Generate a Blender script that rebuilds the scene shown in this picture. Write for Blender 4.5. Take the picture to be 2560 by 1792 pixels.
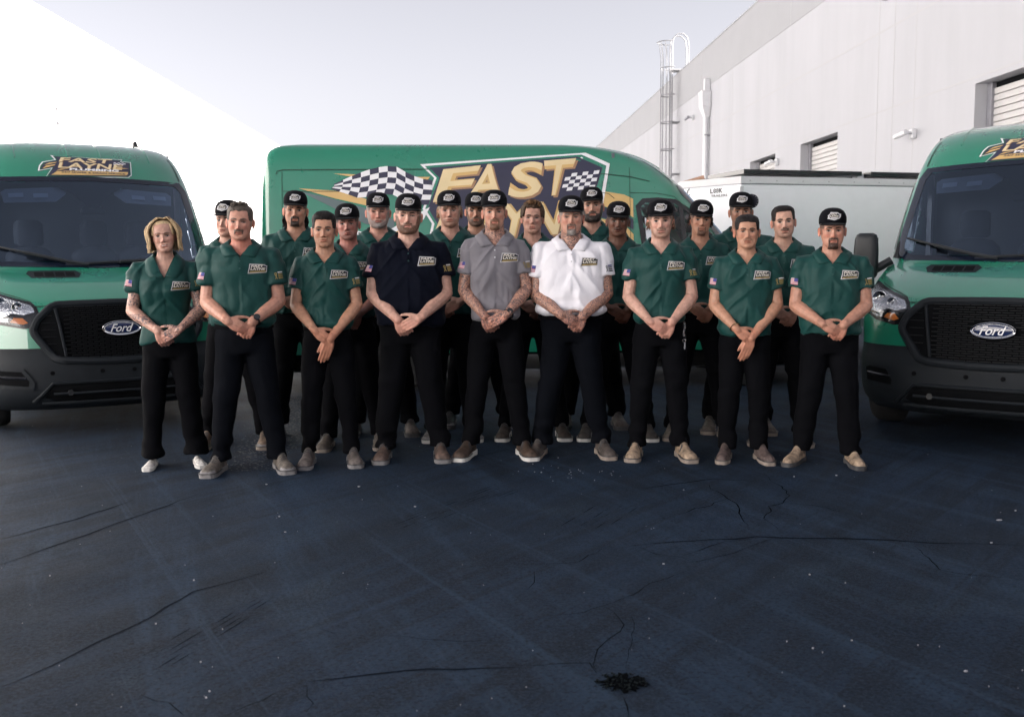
import bpy, bmesh, math, random
import numpy as np
from mathutils import Vector, Matrix
from mathutils.bvhtree import BVHTree

# ------------------------------------------------------------------ scene, camera, light
for o in list(bpy.data.objects):
    bpy.data.objects.remove(o)
scene = bpy.context.scene
COL = scene.collection
R = math.radians

cam_data = bpy.data.cameras.new("camera")
cam = bpy.data.objects.new("camera", cam_data)
COL.objects.link(cam)
cam_data.sensor_width = 36.0
cam_data.lens = 36.0 * 2400 / 2560
cam_data.clip_start = 0.05
cam_data.clip_end = 2000
cam.location = (0, 0, 1.40)
cam.matrix_world = (Matrix.Translation((0, 0, 1.40)) @ Matrix.Rotation(R(90) - math.atan(250 / 2400), 4, 'X')
                    @ Matrix.Rotation(R(-0.43), 4, 'Z'))
cam_data.dof.use_dof = True
cam_data.dof.focus_distance = 6.75
cam_data.dof.aperture_fstop = 4.0
scene.camera = cam

SUN_EL, SUN_AZ = R(22), R(100)          # sun low on the right, behind the right-hand warehouse
world = bpy.data.worlds.new("World")
scene.world = world
world.use_nodes = True
wn = world.node_tree
wn.nodes.clear()
sky = wn.nodes.new("ShaderNodeTexSky")
sky.sky_type = 'NISHITA'
sky.sun_disc = False
sky.sun_elevation = SUN_EL
sky.sun_rotation = SUN_AZ
sky.air_density = 1.0
sky.dust_density = 1.0
sky.ozone_density = 1.0
hs = wn.nodes.new("ShaderNodeHueSaturation")
hs.inputs['Saturation'].default_value = 0.20
bg = wn.nodes.new("ShaderNodeBackground")
bg.inputs['Strength'].default_value = 0.034
wo = wn.nodes.new("ShaderNodeOutputWorld")
wn.links.new(sky.outputs[0], hs.inputs['Color'])
tint = wn.nodes.new("ShaderNodeVectorMath")          # faint lavender tint, the same over the whole sky
tint.operation = 'MULTIPLY'
tint.inputs[1].default_value = (1.035, 0.99, 1.03)
wn.links.new(hs.outputs[0], tint.inputs[0])
wn.links.new(tint.outputs[0], bg.inputs['Color'])
wn.links.new(bg.outputs[0], wo.inputs['Surface'])

sun_d = bpy.data.lights.new("sun", 'SUN')
sun_d.energy = 5.0
sun_d.angle = R(0.5)
sun_d.color = (1.0, 0.95, 0.88)
sun = bpy.data.objects.new("sun", sun_d)
COL.objects.link(sun)
sun.rotation_euler = Vector((math.cos(SUN_EL) * math.sin(SUN_AZ), math.cos(SUN_EL) * math.cos(SUN_AZ),
                             math.sin(SUN_EL))).to_track_quat('Z', 'Y').to_euler()
sun.location = (30, 0, 30)

vs = scene.view_settings
vs.view_transform = 'Standard'
vs.look = 'None'
vs.gamma = 1.0
vs.use_curve_mapping = False
vs.exposure = 2.6
scene.cycles.use_denoising = True
scene.cycles.max_bounces = 8
scene.cycles.transparent_max_bounces = 12

rng = random.Random(7)

# ------------------------------------------------------------------ materials
def nd(nt, t, **kw):
    n = nt.nodes.new(t)
    for k, v in kw.items():
        setattr(n, k, v)
    return n

def mat(name, col, rough=0.5, metal=0.0, var=0.0, vscale=6.0, bump=0.0, bscale=60.0, coat=0.0, spec=0.5, emit=None,
        stretch=None, rvar=0.0):
    m = bpy.data.materials.new(name)
    m.use_nodes = True
    nt = m.node_tree
    b = nt.nodes['Principled BSDF']
    b.inputs['Base Color'].default_value = (*col, 1)
    b.inputs['Roughness'].default_value = rough
    b.inputs['Metallic'].default_value = metal
    b.inputs['Coat Weight'].default_value = coat
    b.inputs['Coat Roughness'].default_value = 0.04
    b.inputs['Specular IOR Level'].default_value = spec
    tc = nd(nt, 'ShaderNodeTexCoord')
    src = tc.outputs['Object']
    if stretch:
        mp = nd(nt, 'ShaderNodeMapping')
        mp.inputs['Scale'].default_value = stretch
        nt.links.new(src, mp.inputs[0])
        src = mp.outputs[0]
    if var > 0 or rvar > 0:
        n = nd(nt, 'ShaderNodeTexNoise')
        n.inputs['Scale'].default_value = vscale
        n.inputs['Detail'].default_value = 5
        n.inputs['Roughness'].default_value = 0.6
        nt.links.new(src, n.inputs['Vector'])
        if var > 0:
            mr = nd(nt, 'ShaderNodeMapRange')
            mr.inputs['From Min'].default_value = 0.3
            mr.inputs['From Max'].default_value = 0.7
            mr.inputs['To Min'].default_value = 1 - var
            mr.inputs['To Max'].default_value = 1 + var
            nt.links.new(n.outputs['Fac'], mr.inputs[0])
            mx = nd(nt, 'ShaderNodeVectorMath', operation='SCALE')
            mx.inputs[0].default_value = col
            nt.links.new(mr.outputs[0], mx.inputs['Scale'])
            nt.links.new(mx.outputs[0], b.inputs['Base Color'])
        if rvar > 0:
            m2 = nd(nt, 'ShaderNodeMapRange')
            m2.inputs['From Min'].default_value = 0.3
            m2.inputs['From Max'].default_value = 0.7
            m2.inputs['To Min'].default_value = max(0.02, rough - rvar)
            m2.inputs['To Max'].default_value = min(1, rough + rvar)
            nt.links.new(n.outputs['Fac'], m2.inputs[0])
            nt.links.new(m2.outputs[0], b.inputs['Roughness'])
    if bump > 0:
        n2 = nd(nt, 'ShaderNodeTexNoise')
        n2.inputs['Scale'].default_value = bscale
        n2.inputs['Detail'].default_value = 4
        nt.links.new(src, n2.inputs['Vector'])
        bp = nd(nt, 'ShaderNodeBump')
        bp.inputs['Strength'].default_value = bump
        bp.inputs['Distance'].default_value = 0.01
        nt.links.new(n2.outputs['Fac'], bp.inputs['Height'])
        nt.links.new(bp.outputs[0], b.inputs['Normal'])
    if emit:
        b.inputs['Emission Color'].default_value = (*emit[0], 1)
        b.inputs['Emission Strength'].default_value = emit[1]
    return m

def glass_mat(name, tint, refl=1.45, rough=0.0, coat=(1, 1, 1)):
    m = bpy.data.materials.new(name)
    m.use_nodes = True
    nt = m.node_tree
    nt.nodes.clear()
    out = nd(nt, 'ShaderNodeOutputMaterial')
    fr = nd(nt, 'ShaderNodeFresnel')
    fr.inputs['IOR'].default_value = refl
    tr = nd(nt, 'ShaderNodeBsdfTransparent')
    tr.inputs['Color'].default_value = (*tint, 1)
    gl = nd(nt, 'ShaderNodeBsdfGlossy')
    gl.inputs['Roughness'].default_value = rough
    gl.inputs['Color'].default_value = (*coat, 1)
    mx = nd(nt, 'ShaderNodeMixShader')
    nt.links.new(fr.outputs[0], mx.inputs[0])
    nt.links.new(tr.outputs[0], mx.inputs[1])
    nt.links.new(gl.outputs[0], mx.inputs[2])
    nt.links.new(mx.outputs[0], out.inputs['Surface'])
    return m

# ------------------------------------------------------------------ mesh building
class MB:
    """collects geometry; build() links it as one mesh object"""
    def __init__(self):
        self.v, self.f, self.m = [], [], []

    def add(self, verts, faces, mi=0):
        o = len(self.v)
        self.v.extend([tuple(p) for p in verts])
        self.f.extend([tuple(i + o for i in f) for f in faces])
        self.m.extend([mi] * len(faces))
        return self

    def box(self, c, s, mi=0, rot=None, bev=0.0):
        x, y, z = s[0] / 2, s[1] / 2, s[2] / 2
        if bev > 0:
            b = min(bev, x * .9, y * .9, z * .9)
            vs_ = []
            for sz in (-1, 1):
                for ins in ((b, 0), (0, b)) if sz < 0 else ((0, b), (b, 0)):
                    zz = sz * (z - ins[1])
                    i = ins[0]
                    xx, yy = x - i, y - i
                    cb = b * .8
                    vs_ += [(-xx + cb, -yy, zz), (xx - cb, -yy, zz), (xx, -yy + cb, zz), (xx, yy - cb, zz),
                            (xx - cb, yy, zz), (-xx + cb, yy, zz), (-xx, yy - cb, zz), (-xx, -yy + cb, zz)]
            fs = [tuple(range(7, -1, -1)), tuple(range(24, 32))]
            for k in range(3):
                for i in range(8):
                    j = (i + 1) % 8
                    fs.append((k * 8 + i, k * 8 + j, k * 8 + 8 + j, k * 8 + 8 + i))
        else:
            vs_ = [(-x, -y, -z), (x, -y, -z), (x, y, -z), (-x, y, -z), (-x, -y, z), (x, -y, z), (x, y, z), (-x, y, z)]
            fs = [(3, 2, 1, 0), (4, 5, 6, 7), (0, 1, 5, 4), (1, 2, 6, 5), (2, 3, 7, 6), (3, 0, 4, 7)]
        M = Matrix.Translation(c)
        if rot is not None:
            M = M @ rot.to_4x4()
        return self.add([M @ Vector(p) for p in vs_], fs, mi)

    def rings(self, rings, mi=0, cap=True, closed=True):
        """loft equal-length rings"""
        n = len(rings[0])
        vs_ = [p for r in rings for p in r]
        fs = []
        for k in range(len(rings) - 1):
            for i in range(n if closed else n - 1):
                j = (i + 1) % n
                fs.append((k * n + i, k * n + j, (k + 1) * n + j, (k + 1) * n + i))
        if cap:
            fs.append(tuple(range(n - 1, -1, -1)))
            fs.append(tuple(range((len(rings) - 1) * n, len(rings) * n)))
        return self.add(vs_, fs, mi)

    def tube(self, pts, rad, n=8, mi=0, cap=True, flat=1.0, round_cap=False):
        pts = [Vector(p) for p in pts]
        if not hasattr(rad, '__len__'):
            rad = [rad] * len(pts)
        rad = list(rad)
        if round_cap:
            d0 = (pts[1] - pts[0]).normalized()
            d1 = (pts[-1] - pts[-2]).normalized()
            r0, r1 = rad[0], rad[-1]
            pre = [(pts[0] - d0 * r0 * a, r0 * b) for a, b in ((.98, .2), (.8, .6), (.45, .89))]
            post = [(pts[-1] + d1 * r1 * a, r1 * b) for a, b in ((.45, .89), (.8, .6), (.98, .2))]
            pts = [p for p, _ in pre] + pts + [p for p, _ in post]
            rad = [r for _, r in pre] + rad + [r for _, r in post]
        rings = []
        up = None
        for i, p in enumerate(pts):
            d = (pts[min(i + 1, len(pts) - 1)] - pts[max(i - 1, 0)])
            d = d.normalized() if d.length > 1e-9 else Vector((0, 0, 1))
            if up is None:
                up = Vector((0, 0, 1)) if abs(d.z) < .9 else Vector((0, 1, 0))
            s = d.cross(up).normalized()
            up = s.cross(d).normalized()
            rings.append([p + (s * math.cos(2 * math.pi * k / n) + up * flat * math.sin(2 * math.pi * k / n)) * rad[i]
                          for k in range(n)])
        return self.rings(rings, mi, cap)

    def prism(self, poly, z0, z1, mi=0, f=lambda x, y, z: (x, y, z)):
        n = len(poly)
        vs_ = [f(x, y, z0) for x, y in poly] + [f(x, y, z1) for x, y in poly]
        fs = [tuple(range(n - 1, -1, -1)), tuple(range(n, 2 * n))]
        fs += [(i, (i + 1) % n, n + (i + 1) % n, n + i) for i in range(n)]
        return self.add(vs_, fs, mi)

    def ellipsoid(self, c, r, nu=16, nv=10, mi=0):
        rings = []
        for j in range(1, nv):
            t = math.pi * j / nv
            rings.append([(c[0] + r[0] * math.sin(t) * math.cos(2 * math.pi * i / nu),
                           c[1] + r[1] * math.sin(t) * math.sin(2 * math.pi * i / nu),
                           c[2] - r[2] * math.cos(t)) for i in range(nu)])
        return self.rings(rings, mi)

    def mesh(self, name, mats, smooth=True, recalc=True):
        me = bpy.data.meshes.new(name)
        me.from_pydata(self.v, [], self.f)
        if not isinstance(mats, (list, tuple)):
            mats = [mats]
        for m_ in mats:
            me.materials.append(m_)
        if len(mats) > 1:
            me.polygons.foreach_set('material_index', self.m)
        if recalc:
            bm = bmesh.new()
            bm.from_mesh(me)
            bmesh.ops.recalc_face_normals(bm, faces=bm.faces)
            bm.to_mesh(me)
            bm.free()
        if smooth:
            me.shade_smooth()
            try:
                me.set_sharp_from_angle(angle=R(38))
            except Exception:
                pass
        me.update()
        return me

    def build(self, name, mats, parent=None, smooth=True, recalc=True):
        return link(name, self.mesh(name, mats, smooth, recalc), parent)

def link(name, me, parent=None):
    o = bpy.data.objects.new(name, me)
    COL.objects.link(o)
    if parent is not None:
        o.parent = parent
    return o

def empty(name, loc=(0, 0, 0), rz=0.0):
    o = bpy.data.objects.new(name, None)
    o.empty_display_size = 0.2
    COL.objects.link(o)
    o.location = loc
    o.rotation_euler = (0, 0, rz)
    return o

def tag(o, label=None, cat=None, group=None, kind=None):
    if label: o['label'] = label
    if cat: o['category'] = cat
    if group: o['group'] = group
    if kind: o['kind'] = kind
    return o

def copy_tree(o, parent=None):
    c = o.copy()
    COL.objects.link(c)
    c.parent = parent
    for ch in list(o.children):
        copy_tree(ch, c)
    return c

def pchip(xs, ys):
    xs, ys = np.asarray(xs, float), np.asarray(ys, float)
    h = np.diff(xs)
    d = np.diff(ys) / h
    m = np.zeros(len(xs))
    for i in range(1, len(xs) - 1):
        if d[i - 1] * d[i] > 0:
            w1, w2 = 2 * h[i] + h[i - 1], h[i] + 2 * h[i - 1]
            m[i] = (w1 + w2) / (w1 / d[i - 1] + w2 / d[i])
    m[0], m[-1] = d[0], d[-1]

    def f(x):
        x = np.clip(x, xs[0], xs[-1])
        i = np.clip(np.searchsorted(xs, x) - 1, 0, len(xs) - 2)
        t = (x - xs[i]) / h[i]
        return ((2 * t**3 - 3 * t**2 + 1) * ys[i] + (t**3 - 2 * t**2 + t) * h[i] * m[i]
                + (-2 * t**3 + 3 * t**2) * ys[i + 1] + (t**3 - t**2) * h[i] * m[i + 1])
    return f

def vnoise(P, seed=0):
    """vectorised value noise in [0,1], P (n,3)"""
    P = np.asarray(P, float) + seed * 17.31
    i = np.floor(P).astype(np.int64)
    f = P - i
    f = f * f * (3 - 2 * f)

    def h(a):
        n = (a[:, 0] * 73856093) ^ (a[:, 1] * 19349663) ^ (a[:, 2] * 83492791) ^ (seed * 2654435761 & 0xffffff)
        n = (n ^ (n >> 13)) * 1274126177 & 0x7fffffff
        return (n % 65536) / 65535.0
    out = 0
    for dx in (0, 1):
        for dy in (0, 1):
            for dz in (0, 1):
                w = ((f[:, 0] if dx else 1 - f[:, 0]) * (f[:, 1] if dy else 1 - f[:, 1]) * (f[:, 2] if dz else 1 - f[:, 2]))
                out = out + w * h(i + np.array([dx, dy, dz]))
    return out

def flat_shape(polys, maxlen=0.06):
    """2-D polygons [(x,y)..] -> bmesh in the XY plane, triangulated and cut so that it can be bent over a surface"""
    bm = bmesh.new()
    for poly in polys:
        vs_ = [bm.verts.new((p[0], p[1], 0)) for p in poly]
        try:
            bm.faces.new(vs_)
        except ValueError:
            pass
    bmesh.ops.triangulate(bm, faces=bm.faces[:])
    cut_long(bm, maxlen)
    return bm

def cut_long(bm, maxlen):
    for _ in range(7):
        es = [e for e in bm.edges if e.calc_length() > maxlen]
        if not es:
            break
        bmesh.ops.subdivide_edges(bm, edges=es, cuts=1)
        bmesh.ops.triangulate(bm, faces=[f for f in bm.faces if len(f.verts) > 3])

def text_shape(s, maxlen=0.06, bold=0.02, shear=0.0, res=2):
    """text -> bmesh in XY, 1 unit tall capitals approx, left aligned at origin, plus its size"""
    cu = bpy.data.curves.new('txt', 'FONT')
    cu.body = s
    cu.size = 1.0
    cu.offset = bold
    cu.shear = shear
    cu.resolution_u = res
    cu.fill_mode = 'BOTH'
    o = bpy.data.objects.new('txt', cu)
    COL.objects.link(o)
    dg = bpy.context.evaluated_depsgraph_get()
    me = bpy.data.meshes.new_from_object(o.evaluated_get(dg))
    bpy.data.objects.remove(o)
    bpy.data.curves.remove(cu)
    a = np.array([v.co[:2] for v in me.vertices])
    lo, hi = a.min(0), a.max(0)
    bm = bmesh.new()
    bm.from_mesh(me)
    bpy.data.meshes.remove(me)
    bmesh.ops.remove_doubles(bm, verts=bm.verts[:], dist=1e-4)
    return bm, lo, hi

_tc = {}
def text_fit(s, x0, y0, x1, y1, bold=0.02, shear=0.0, maxlen=0.05, res=2):
    """text mesh (bmesh, XY) stretched into the rectangle"""
    key = (s, bold, shear, res)
    if key not in _tc:
        bm, lo, hi = text_shape(s, bold=bold, shear=shear, res=res)
        bmesh.ops.triangulate(bm, faces=bm.faces[:])
        _tc[key] = ([v.co[:2] for v in bm.verts], [tuple(v.index for v in f.verts) for f in bm.faces], lo, hi) if not bm.verts.index_update() else None
        bm.free()
    V, Fs, lo, hi = _tc[key]
    bm = bmesh.new()
    vs_ = [bm.verts.new((x0 + (p[0] - lo[0]) / (hi[0] - lo[0]) * (x1 - x0),
                         y0 + (p[1] - lo[1]) / (hi[1] - lo[1]) * (y1 - y0), 0)) for p in V]
    for f in Fs:
        try:
            bm.faces.new([vs_[i] for i in f])
        except ValueError:
            pass
    cut_long(bm, maxlen)
    return bm

def bm_obj(name, bm, fmap, m, parent, smooth=False):
    """bend the flat bmesh with fmap(x, y) -> (x, y, z) and link it"""
    me = bpy.data.meshes.new(name)
    dead = []
    for v in bm.verts:
        p = fmap(v.co.x, v.co.y)
        if p is None:
            dead.append(v)
        else:
            v.co = p
    if dead:
        bmesh.ops.delete(bm, geom=dead, context='VERTS')
    bm.to_mesh(me)
    bm.free()
    me.materials.append(m)
    if smooth:
        me.shade_smooth()
    return link(name, me, parent)

# common materials
M = {}
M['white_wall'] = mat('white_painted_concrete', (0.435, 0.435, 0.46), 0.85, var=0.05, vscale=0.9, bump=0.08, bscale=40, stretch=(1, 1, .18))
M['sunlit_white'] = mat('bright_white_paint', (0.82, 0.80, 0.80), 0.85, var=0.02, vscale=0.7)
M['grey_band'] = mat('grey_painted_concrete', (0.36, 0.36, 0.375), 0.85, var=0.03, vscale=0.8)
M['joint'] = mat('wall_joint', (0.44, 0.435, 0.45), 0.9)
M['joint_dark'] = mat('deep_joint', (0.10, 0.10, 0.105), 0.9)
M['white_metal'] = mat('white_metal', (0.66, 0.66, 0.68), 0.45, var=0.03)
M['ladder_grey'] = mat('ladder_paint', (0.26, 0.26, 0.275), 0.6)
M['door_slat'] = mat('door_slat', (0.47, 0.455, 0.45), 0.5, var=0.04, vscale=3)
M['steel'] = mat('galvanised_steel', (0.33, 0.33, 0.36), 0.5, 0.6, var=0.1)
M['dark'] = mat('dark_gap', (0.0035, 0.004, 0.005), 0.85, spec=.08)
M['black_plastic'] = mat('black_plastic', (0.010, 0.012, 0.015), 0.5, var=0.15, vscale=20, bump=0.06, bscale=400)
M['bumper_plastic'] = mat('bumper_plastic', (0.009, 0.012, 0.016), 0.65, spec=.22, var=0.12, vscale=5, bump=0.1, bscale=500)
M['gloss_black'] = mat('gloss_black', (0.012, 0.013, 0.016), 0.18)
M['rubber'] = mat('tyre_rubber', (0.014, 0.014, 0.015), 0.8, bump=0.2, bscale=80)
M['chrome'] = mat('chrome', (0.75, 0.76, 0.78), 0.12, 1.0)
M['navy'] = mat('navy_vinyl', (0.030, 0.030, 0.062), 0.4, var=0.05)
M['white_vinyl'] = mat('white_vinyl', (0.75, 0.75, 0.78), 0.4)
M['gold'] = mat('gold_vinyl', (0.60, 0.40, 0.16), 0.4, var=0.10, vscale=2.5)
M['cream'] = mat('cream_vinyl', (0.72, 0.58, 0.34), 0.4, var=0.08, vscale=3)
M['bronze'] = mat('bronze_vinyl', (0.33, 0.19, 0.11), 0.45)
M['amber'] = mat('amber_lens', (0.75, 0.22, 0.03), 0.25)

# marks on the asphalt (metres)
CRACKS = [([(-1.209, 2.992), (-1.15, 2.952), (-1.102, 2.935), (-1.053, 2.896), (-1.01, 2.851)], 0.007, 0.012), ([(-0.901, 2.835), (-0.852, 2.908), (-0.815, 2.954), (-0.781, 2.993)], 0.008, 0.012), ([(-0.735, 3.53), (-0.684, 3.485), (-0.637, 3.506)], 0.004, 0.01), ([(-0.463, 3.46), (-0.336, 3.436), (-0.21, 3.413), (-0.087, 3.421)], 0.005, 0.01), ([(-0.688, 3.066), (-0.671, 2.967), (-0.629, 2.92), (-0.631, 2.86)], 0.006, 0.012), ([(1.221, 5.823), (1.226, 5.651), (1.256, 5.489), (1.304, 5.359), (1.265, 5.098), (1.235, 4.902)], 0.012, 0.016), ([(1.251, 5.463), (1.129, 5.314), (1.027, 5.245), (0.908, 5.131)], 0.011, 0.016), ([(0.611, 4.547), (0.668, 4.422), (0.785, 4.368), (0.811, 4.334)], 0.008, 0.014), ([(0.849, 4.268), (0.787, 4.206), (0.677, 4.087), (0.564, 3.975), (0.453, 3.842), (0.371, 3.754), (0.283, 3.671), (0.168, 3.649), (0.045, 3.628)], 0.006, 0.012), ([(0.37, 3.742), (0.413, 3.644), (0.432, 3.552), (0.403, 3.486), (0.355, 3.423), (0.313, 3.322), (0.296, 3.189), (0.301, 3.117)], 0.006, 0.01), ([(0.465, 3.643), (0.461, 3.507), (0.429, 3.36), (0.401, 3.262), (0.39, 3.169)], 0.005, 0.01), ([(1.952, 4.513), (1.931, 4.34), (1.921, 4.18), (1.972, 4.117), (2.091, 4.079), (2.212, 4.038)], 0.009, 0.014), ([(-0.008, 3.185), (0.084, 3.178), (0.246, 3.19), (0.267, 3.118)], 0.008, 0.01), ([(1.63, 6.119), (1.648, 5.869), (1.633, 5.53), (1.556, 5.352), (1.448, 5.281), (1.374, 5.095), (1.34, 4.837)], 0.01, 0.018), ([(1.581, 5.351), (1.738, 5.248), (1.837, 5.104)], 0.009, 0.016), ([(0.034, 4.304), (0.199, 4.309), (0.303, 4.33), (0.362, 4.412), (0.435, 4.515)], 0.007, 0.014), ([(0.088, 4.191), (0.089, 4.042), (0.064, 3.958), (-0.007, 3.974)], 0.006, 0.012), ([(0.342, 2.951), (0.344, 2.874), (0.347, 2.815)], 0.007, 0.008), ([(-0.007, 4.811), (0.033, 4.798)], 0.008, 0.012)]
SEALS = [([(0.57, 4.566), (0.88, 4.651), (1.225, 4.7), (1.551, 4.672), (1.961, 4.586), (2.461, 4.508)], 0.035, 0.012), ([(-1.703, 3.05), (-1.574, 3.337), (-1.419, 3.681), (-1.361, 3.962), (-1.113, 4.219)], 0.02, 0.006), ([(-0.688, 3.066), (-0.384, 3.129), (-0.008, 3.167), (0.015, 3.176)], 0.03, 0.008), ([(-2.389, 4.345), (-2.222, 4.731), (-2.054, 5.238), (-1.889, 5.692)], 0.03, 0.008), ([(-2.599, 4.741), (-2.379, 5.132), (-2.235, 5.541)], 0.03, 0.008), ([(-0.919, 2.894), (-0.776, 3.19), (-0.523, 3.593), (-0.325, 3.939)], 0.06, 0.015), ([(0.784, 5.75), (1.266, 5.972), (1.531, 5.903)], 0.03, 0.01), ([(0.812, 4.401), (1.037, 4.61), (1.22, 4.681)], 0.012, 0.008), ([(0.764, 4.303), (1.05, 4.43), (1.303, 4.66)], 0.012, 0.008)]
TRACKS = [((-0.625, 4.848), (-0.042, 5.776), 7, 0.035, 0.012, 'rubber_mark'), ((0.301, 4.783), (0.604, 5.355), 6, 0.045, 0.018, 'rubber_mark'), ((-0.847, 4.308), (-0.656, 3.666), 3, 0.03, 0.008, 'scuff'), ((-0.749, 4.274), (-0.571, 3.571), 2, 0.03, 0.008, 'scuff'), ((-0.611, 4.728), (-0.374, 3.86), 3, 0.045, 0.01, 'scuff'), ((-1.164, 3.516), (-1.107, 3.142), 2, 0.03, 0.008, 'scuff'), ((-1.083, 3.471), (-1.006, 3.088), 2, 0.03, 0.008, 'scuff'), ((0.92, 4.576), (1.07, 4.295), 4, 0.03, 0.01, 'scuff'), ((-1.298, 3.145), (-1.053, 3.874), 6, 0.03, 0.012, 'rubber_mark'), ((1.211, 3.492), (0.891, 4.173), 5, 0.06, 0.02, 'scuff')]
POTHOLE = (0.353, 3.048)
FLECKS = [(1.526, 3.117, 0.02, 1), (1.514, 3.131, 0.012, 6), (2.577, 4.972, 0.03, 1), (2.335, 4.569, 0.02, 1), (1.308, 4.118, 0.015, 1), (1.427, 4.007, 0.012, 1), (0.996, 3.38, 0.008, 1), (1.235, 3.385, 0.007, 1), (0.526, 3.614, 0.008, 1), (1.072, 3.318, 0.012, 1), (0.688, 4.282, 0.018, 1), (2.073, 6.04, 0.03, 1), (0.415, 6.127, 0.01, 40), (0.314, 6.283, 0.018, 3), (1.795, 6.017, 0.01, 1), (1.03, 2.87, 0.01, 1), (2.76, 5.157, 0.012, 1), (1.031, 5.685, 0.01, 1), (-0.557, 5.339, 0.018, 1), (-1.179, 4.846, 0.018, 1), (-1.283, 5.151, 0.015, 1), (-1.547, 5.912, 0.015, 1), (-1.099, 3.238, 0.008, 1), (-0.996, 3.008, 0.008, 1), (-1.112, 3.537, 0.008, 1), (-1.389, 3.599, 0.007, 1), (-0.954, 5.834, 0.02, 1), (-0.993, 2.962, 0.006, 1), (-1.408, 4.105, 0.01, 1), (-2.078, 4.18, 0.007, 1)]

# ------------------------------------------------------------------ the yard
def ground_mat():
    m = bpy.data.materials.new('asphalt')
    m.use_nodes = True
    nt = m.node_tree
    L = nt.links.new
    b = nt.nodes['Principled BSDF']
    tc = nd(nt, 'ShaderNodeTexCoord')
    P = tc.outputs['Object']
    def noise_n(scale, det=5, rough=0.6, src=P, dist=0.0):
        n = nd(nt, 'ShaderNodeTexNoise')
        n.inputs['Scale'].default_value = scale
        n.inputs['Detail'].default_value = det
        n.inputs['Roughness'].default_value = rough
        n.inputs['Distortion'].default_value = dist
        L(src, n.inputs['Vector'])
        return n.outputs['Fac']
    def ramp(src, a, b_, c0, c1):
        r = nd(nt, 'ShaderNodeMapRange', clamp=True)
        r.inputs['From Min'].default_value = a
        r.inputs['From Max'].default_value = b_
        r.inputs['To Min'].default_value = c0
        r.inputs['To Max'].default_value = c1
        L(src, r.inputs[0])
        return r.outputs[0]
    def mix(fac, A, B):
        x = nd(nt, 'ShaderNodeMix', data_type='RGBA')
        L(fac, x.inputs['Factor'])
        for s, v in ((6, A), (7, B)):
            if isinstance(v, tuple): x.inputs[s].default_value = (*v, 1)
            else: L(v, x.inputs[s])
        return x.outputs[2]
    def mul(a_, b_):
        x = nd(nt, 'ShaderNodeMath', operation='MULTIPLY')
        for s, v in ((0, a_), (1, b_)):
            if isinstance(v, (int, float)): x.inputs[s].default_value = v
            else: L(v, x.inputs[s])
        return x.outputs[0]
    # broad worn / sealed areas
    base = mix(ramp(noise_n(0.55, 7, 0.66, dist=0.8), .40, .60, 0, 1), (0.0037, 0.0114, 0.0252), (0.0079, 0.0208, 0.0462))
    # seal coat brushed on in long overlapping strokes, two passes
    def strokes(rot, sx, sy, scale, lo, hi, amt, col):
        mp = nd(nt, 'ShaderNodeMapping', vector_type='TEXTURE')      # rotate first, then stretch
        mp.inputs['Rotation'].default_value = (0, 0, R(rot))
        mp.inputs['Scale'].default_value = (1 / sx, 1 / sy, 1)
        L(P, mp.inputs[0])
        return mix(ramp(noise_n(scale, 7, 0.7, mp.outputs[0], 0.25), lo, hi, 0, amt), base, col)
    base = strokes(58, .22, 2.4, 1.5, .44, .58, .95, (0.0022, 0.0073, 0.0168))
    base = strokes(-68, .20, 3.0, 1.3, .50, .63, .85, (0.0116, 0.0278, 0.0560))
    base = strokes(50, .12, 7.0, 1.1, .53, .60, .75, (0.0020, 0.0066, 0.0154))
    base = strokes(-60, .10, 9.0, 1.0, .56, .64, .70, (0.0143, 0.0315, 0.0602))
    # worn patches where the aggregate shows pale
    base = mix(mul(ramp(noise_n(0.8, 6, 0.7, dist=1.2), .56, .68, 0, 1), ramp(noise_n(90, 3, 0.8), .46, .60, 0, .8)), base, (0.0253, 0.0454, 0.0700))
    # grain
    agg = noise_n(200, 3, 0.8)
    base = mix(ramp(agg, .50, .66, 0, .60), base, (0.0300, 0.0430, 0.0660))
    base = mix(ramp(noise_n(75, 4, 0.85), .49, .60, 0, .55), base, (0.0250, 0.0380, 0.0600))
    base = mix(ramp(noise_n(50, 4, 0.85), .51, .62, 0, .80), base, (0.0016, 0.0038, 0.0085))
    # pale chips, sparse
    vo = nd(nt, 'ShaderNodeTexVoronoi')
    vo.inputs['Scale'].default_value = 26
    L(P, vo.inputs['Vector'])
    chip = mul(ramp(vo.outputs['Distance'], .05, .11, 1, 0), ramp(noise_n(3.1, 2), .60, .66, 0, 1))
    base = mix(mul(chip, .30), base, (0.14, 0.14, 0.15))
    # hairline cracks
    vc = nd(nt, 'ShaderNodeTexVoronoi', feature='DISTANCE_TO_EDGE')
    vc.inputs['Scale'].default_value = 0.42
    wv = nd(nt, 'ShaderNodeVectorMath', operation='ADD')
    nz = nd(nt, 'ShaderNodeTexNoise')
    nz.inputs['Scale'].default_value = 1.6
    nz.inputs['Detail'].default_value = 8
    nz.inputs['Roughness'].default_value = 0.62
    L(P, nz.inputs['Vector'])
    sc = nd(nt, 'ShaderNodeVectorMath', operation='SCALE')
    sc.inputs['Scale'].default_value = 1.1
    L(nz.outputs['Color'], sc.inputs[0])
    L(P, wv.inputs[0]); L(sc.outputs[0], wv.inputs[1])
    L(wv.outputs[0], vc.inputs['Vector'])
    crack = mul(ramp(vc.outputs['Distance'], .003, .010, 1, 0), ramp(noise_n(0.5, 3), .44, .52, 0, 1))
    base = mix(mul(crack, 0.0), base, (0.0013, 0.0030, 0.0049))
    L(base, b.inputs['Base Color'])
    L(ramp(noise_n(0.9, 6), .35, .7, .74, .95), b.inputs['Roughness'])
    b.inputs['Specular IOR Level'].default_value = 0.16
    h = nd(nt, 'ShaderNodeMath', operation='ADD')
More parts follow.
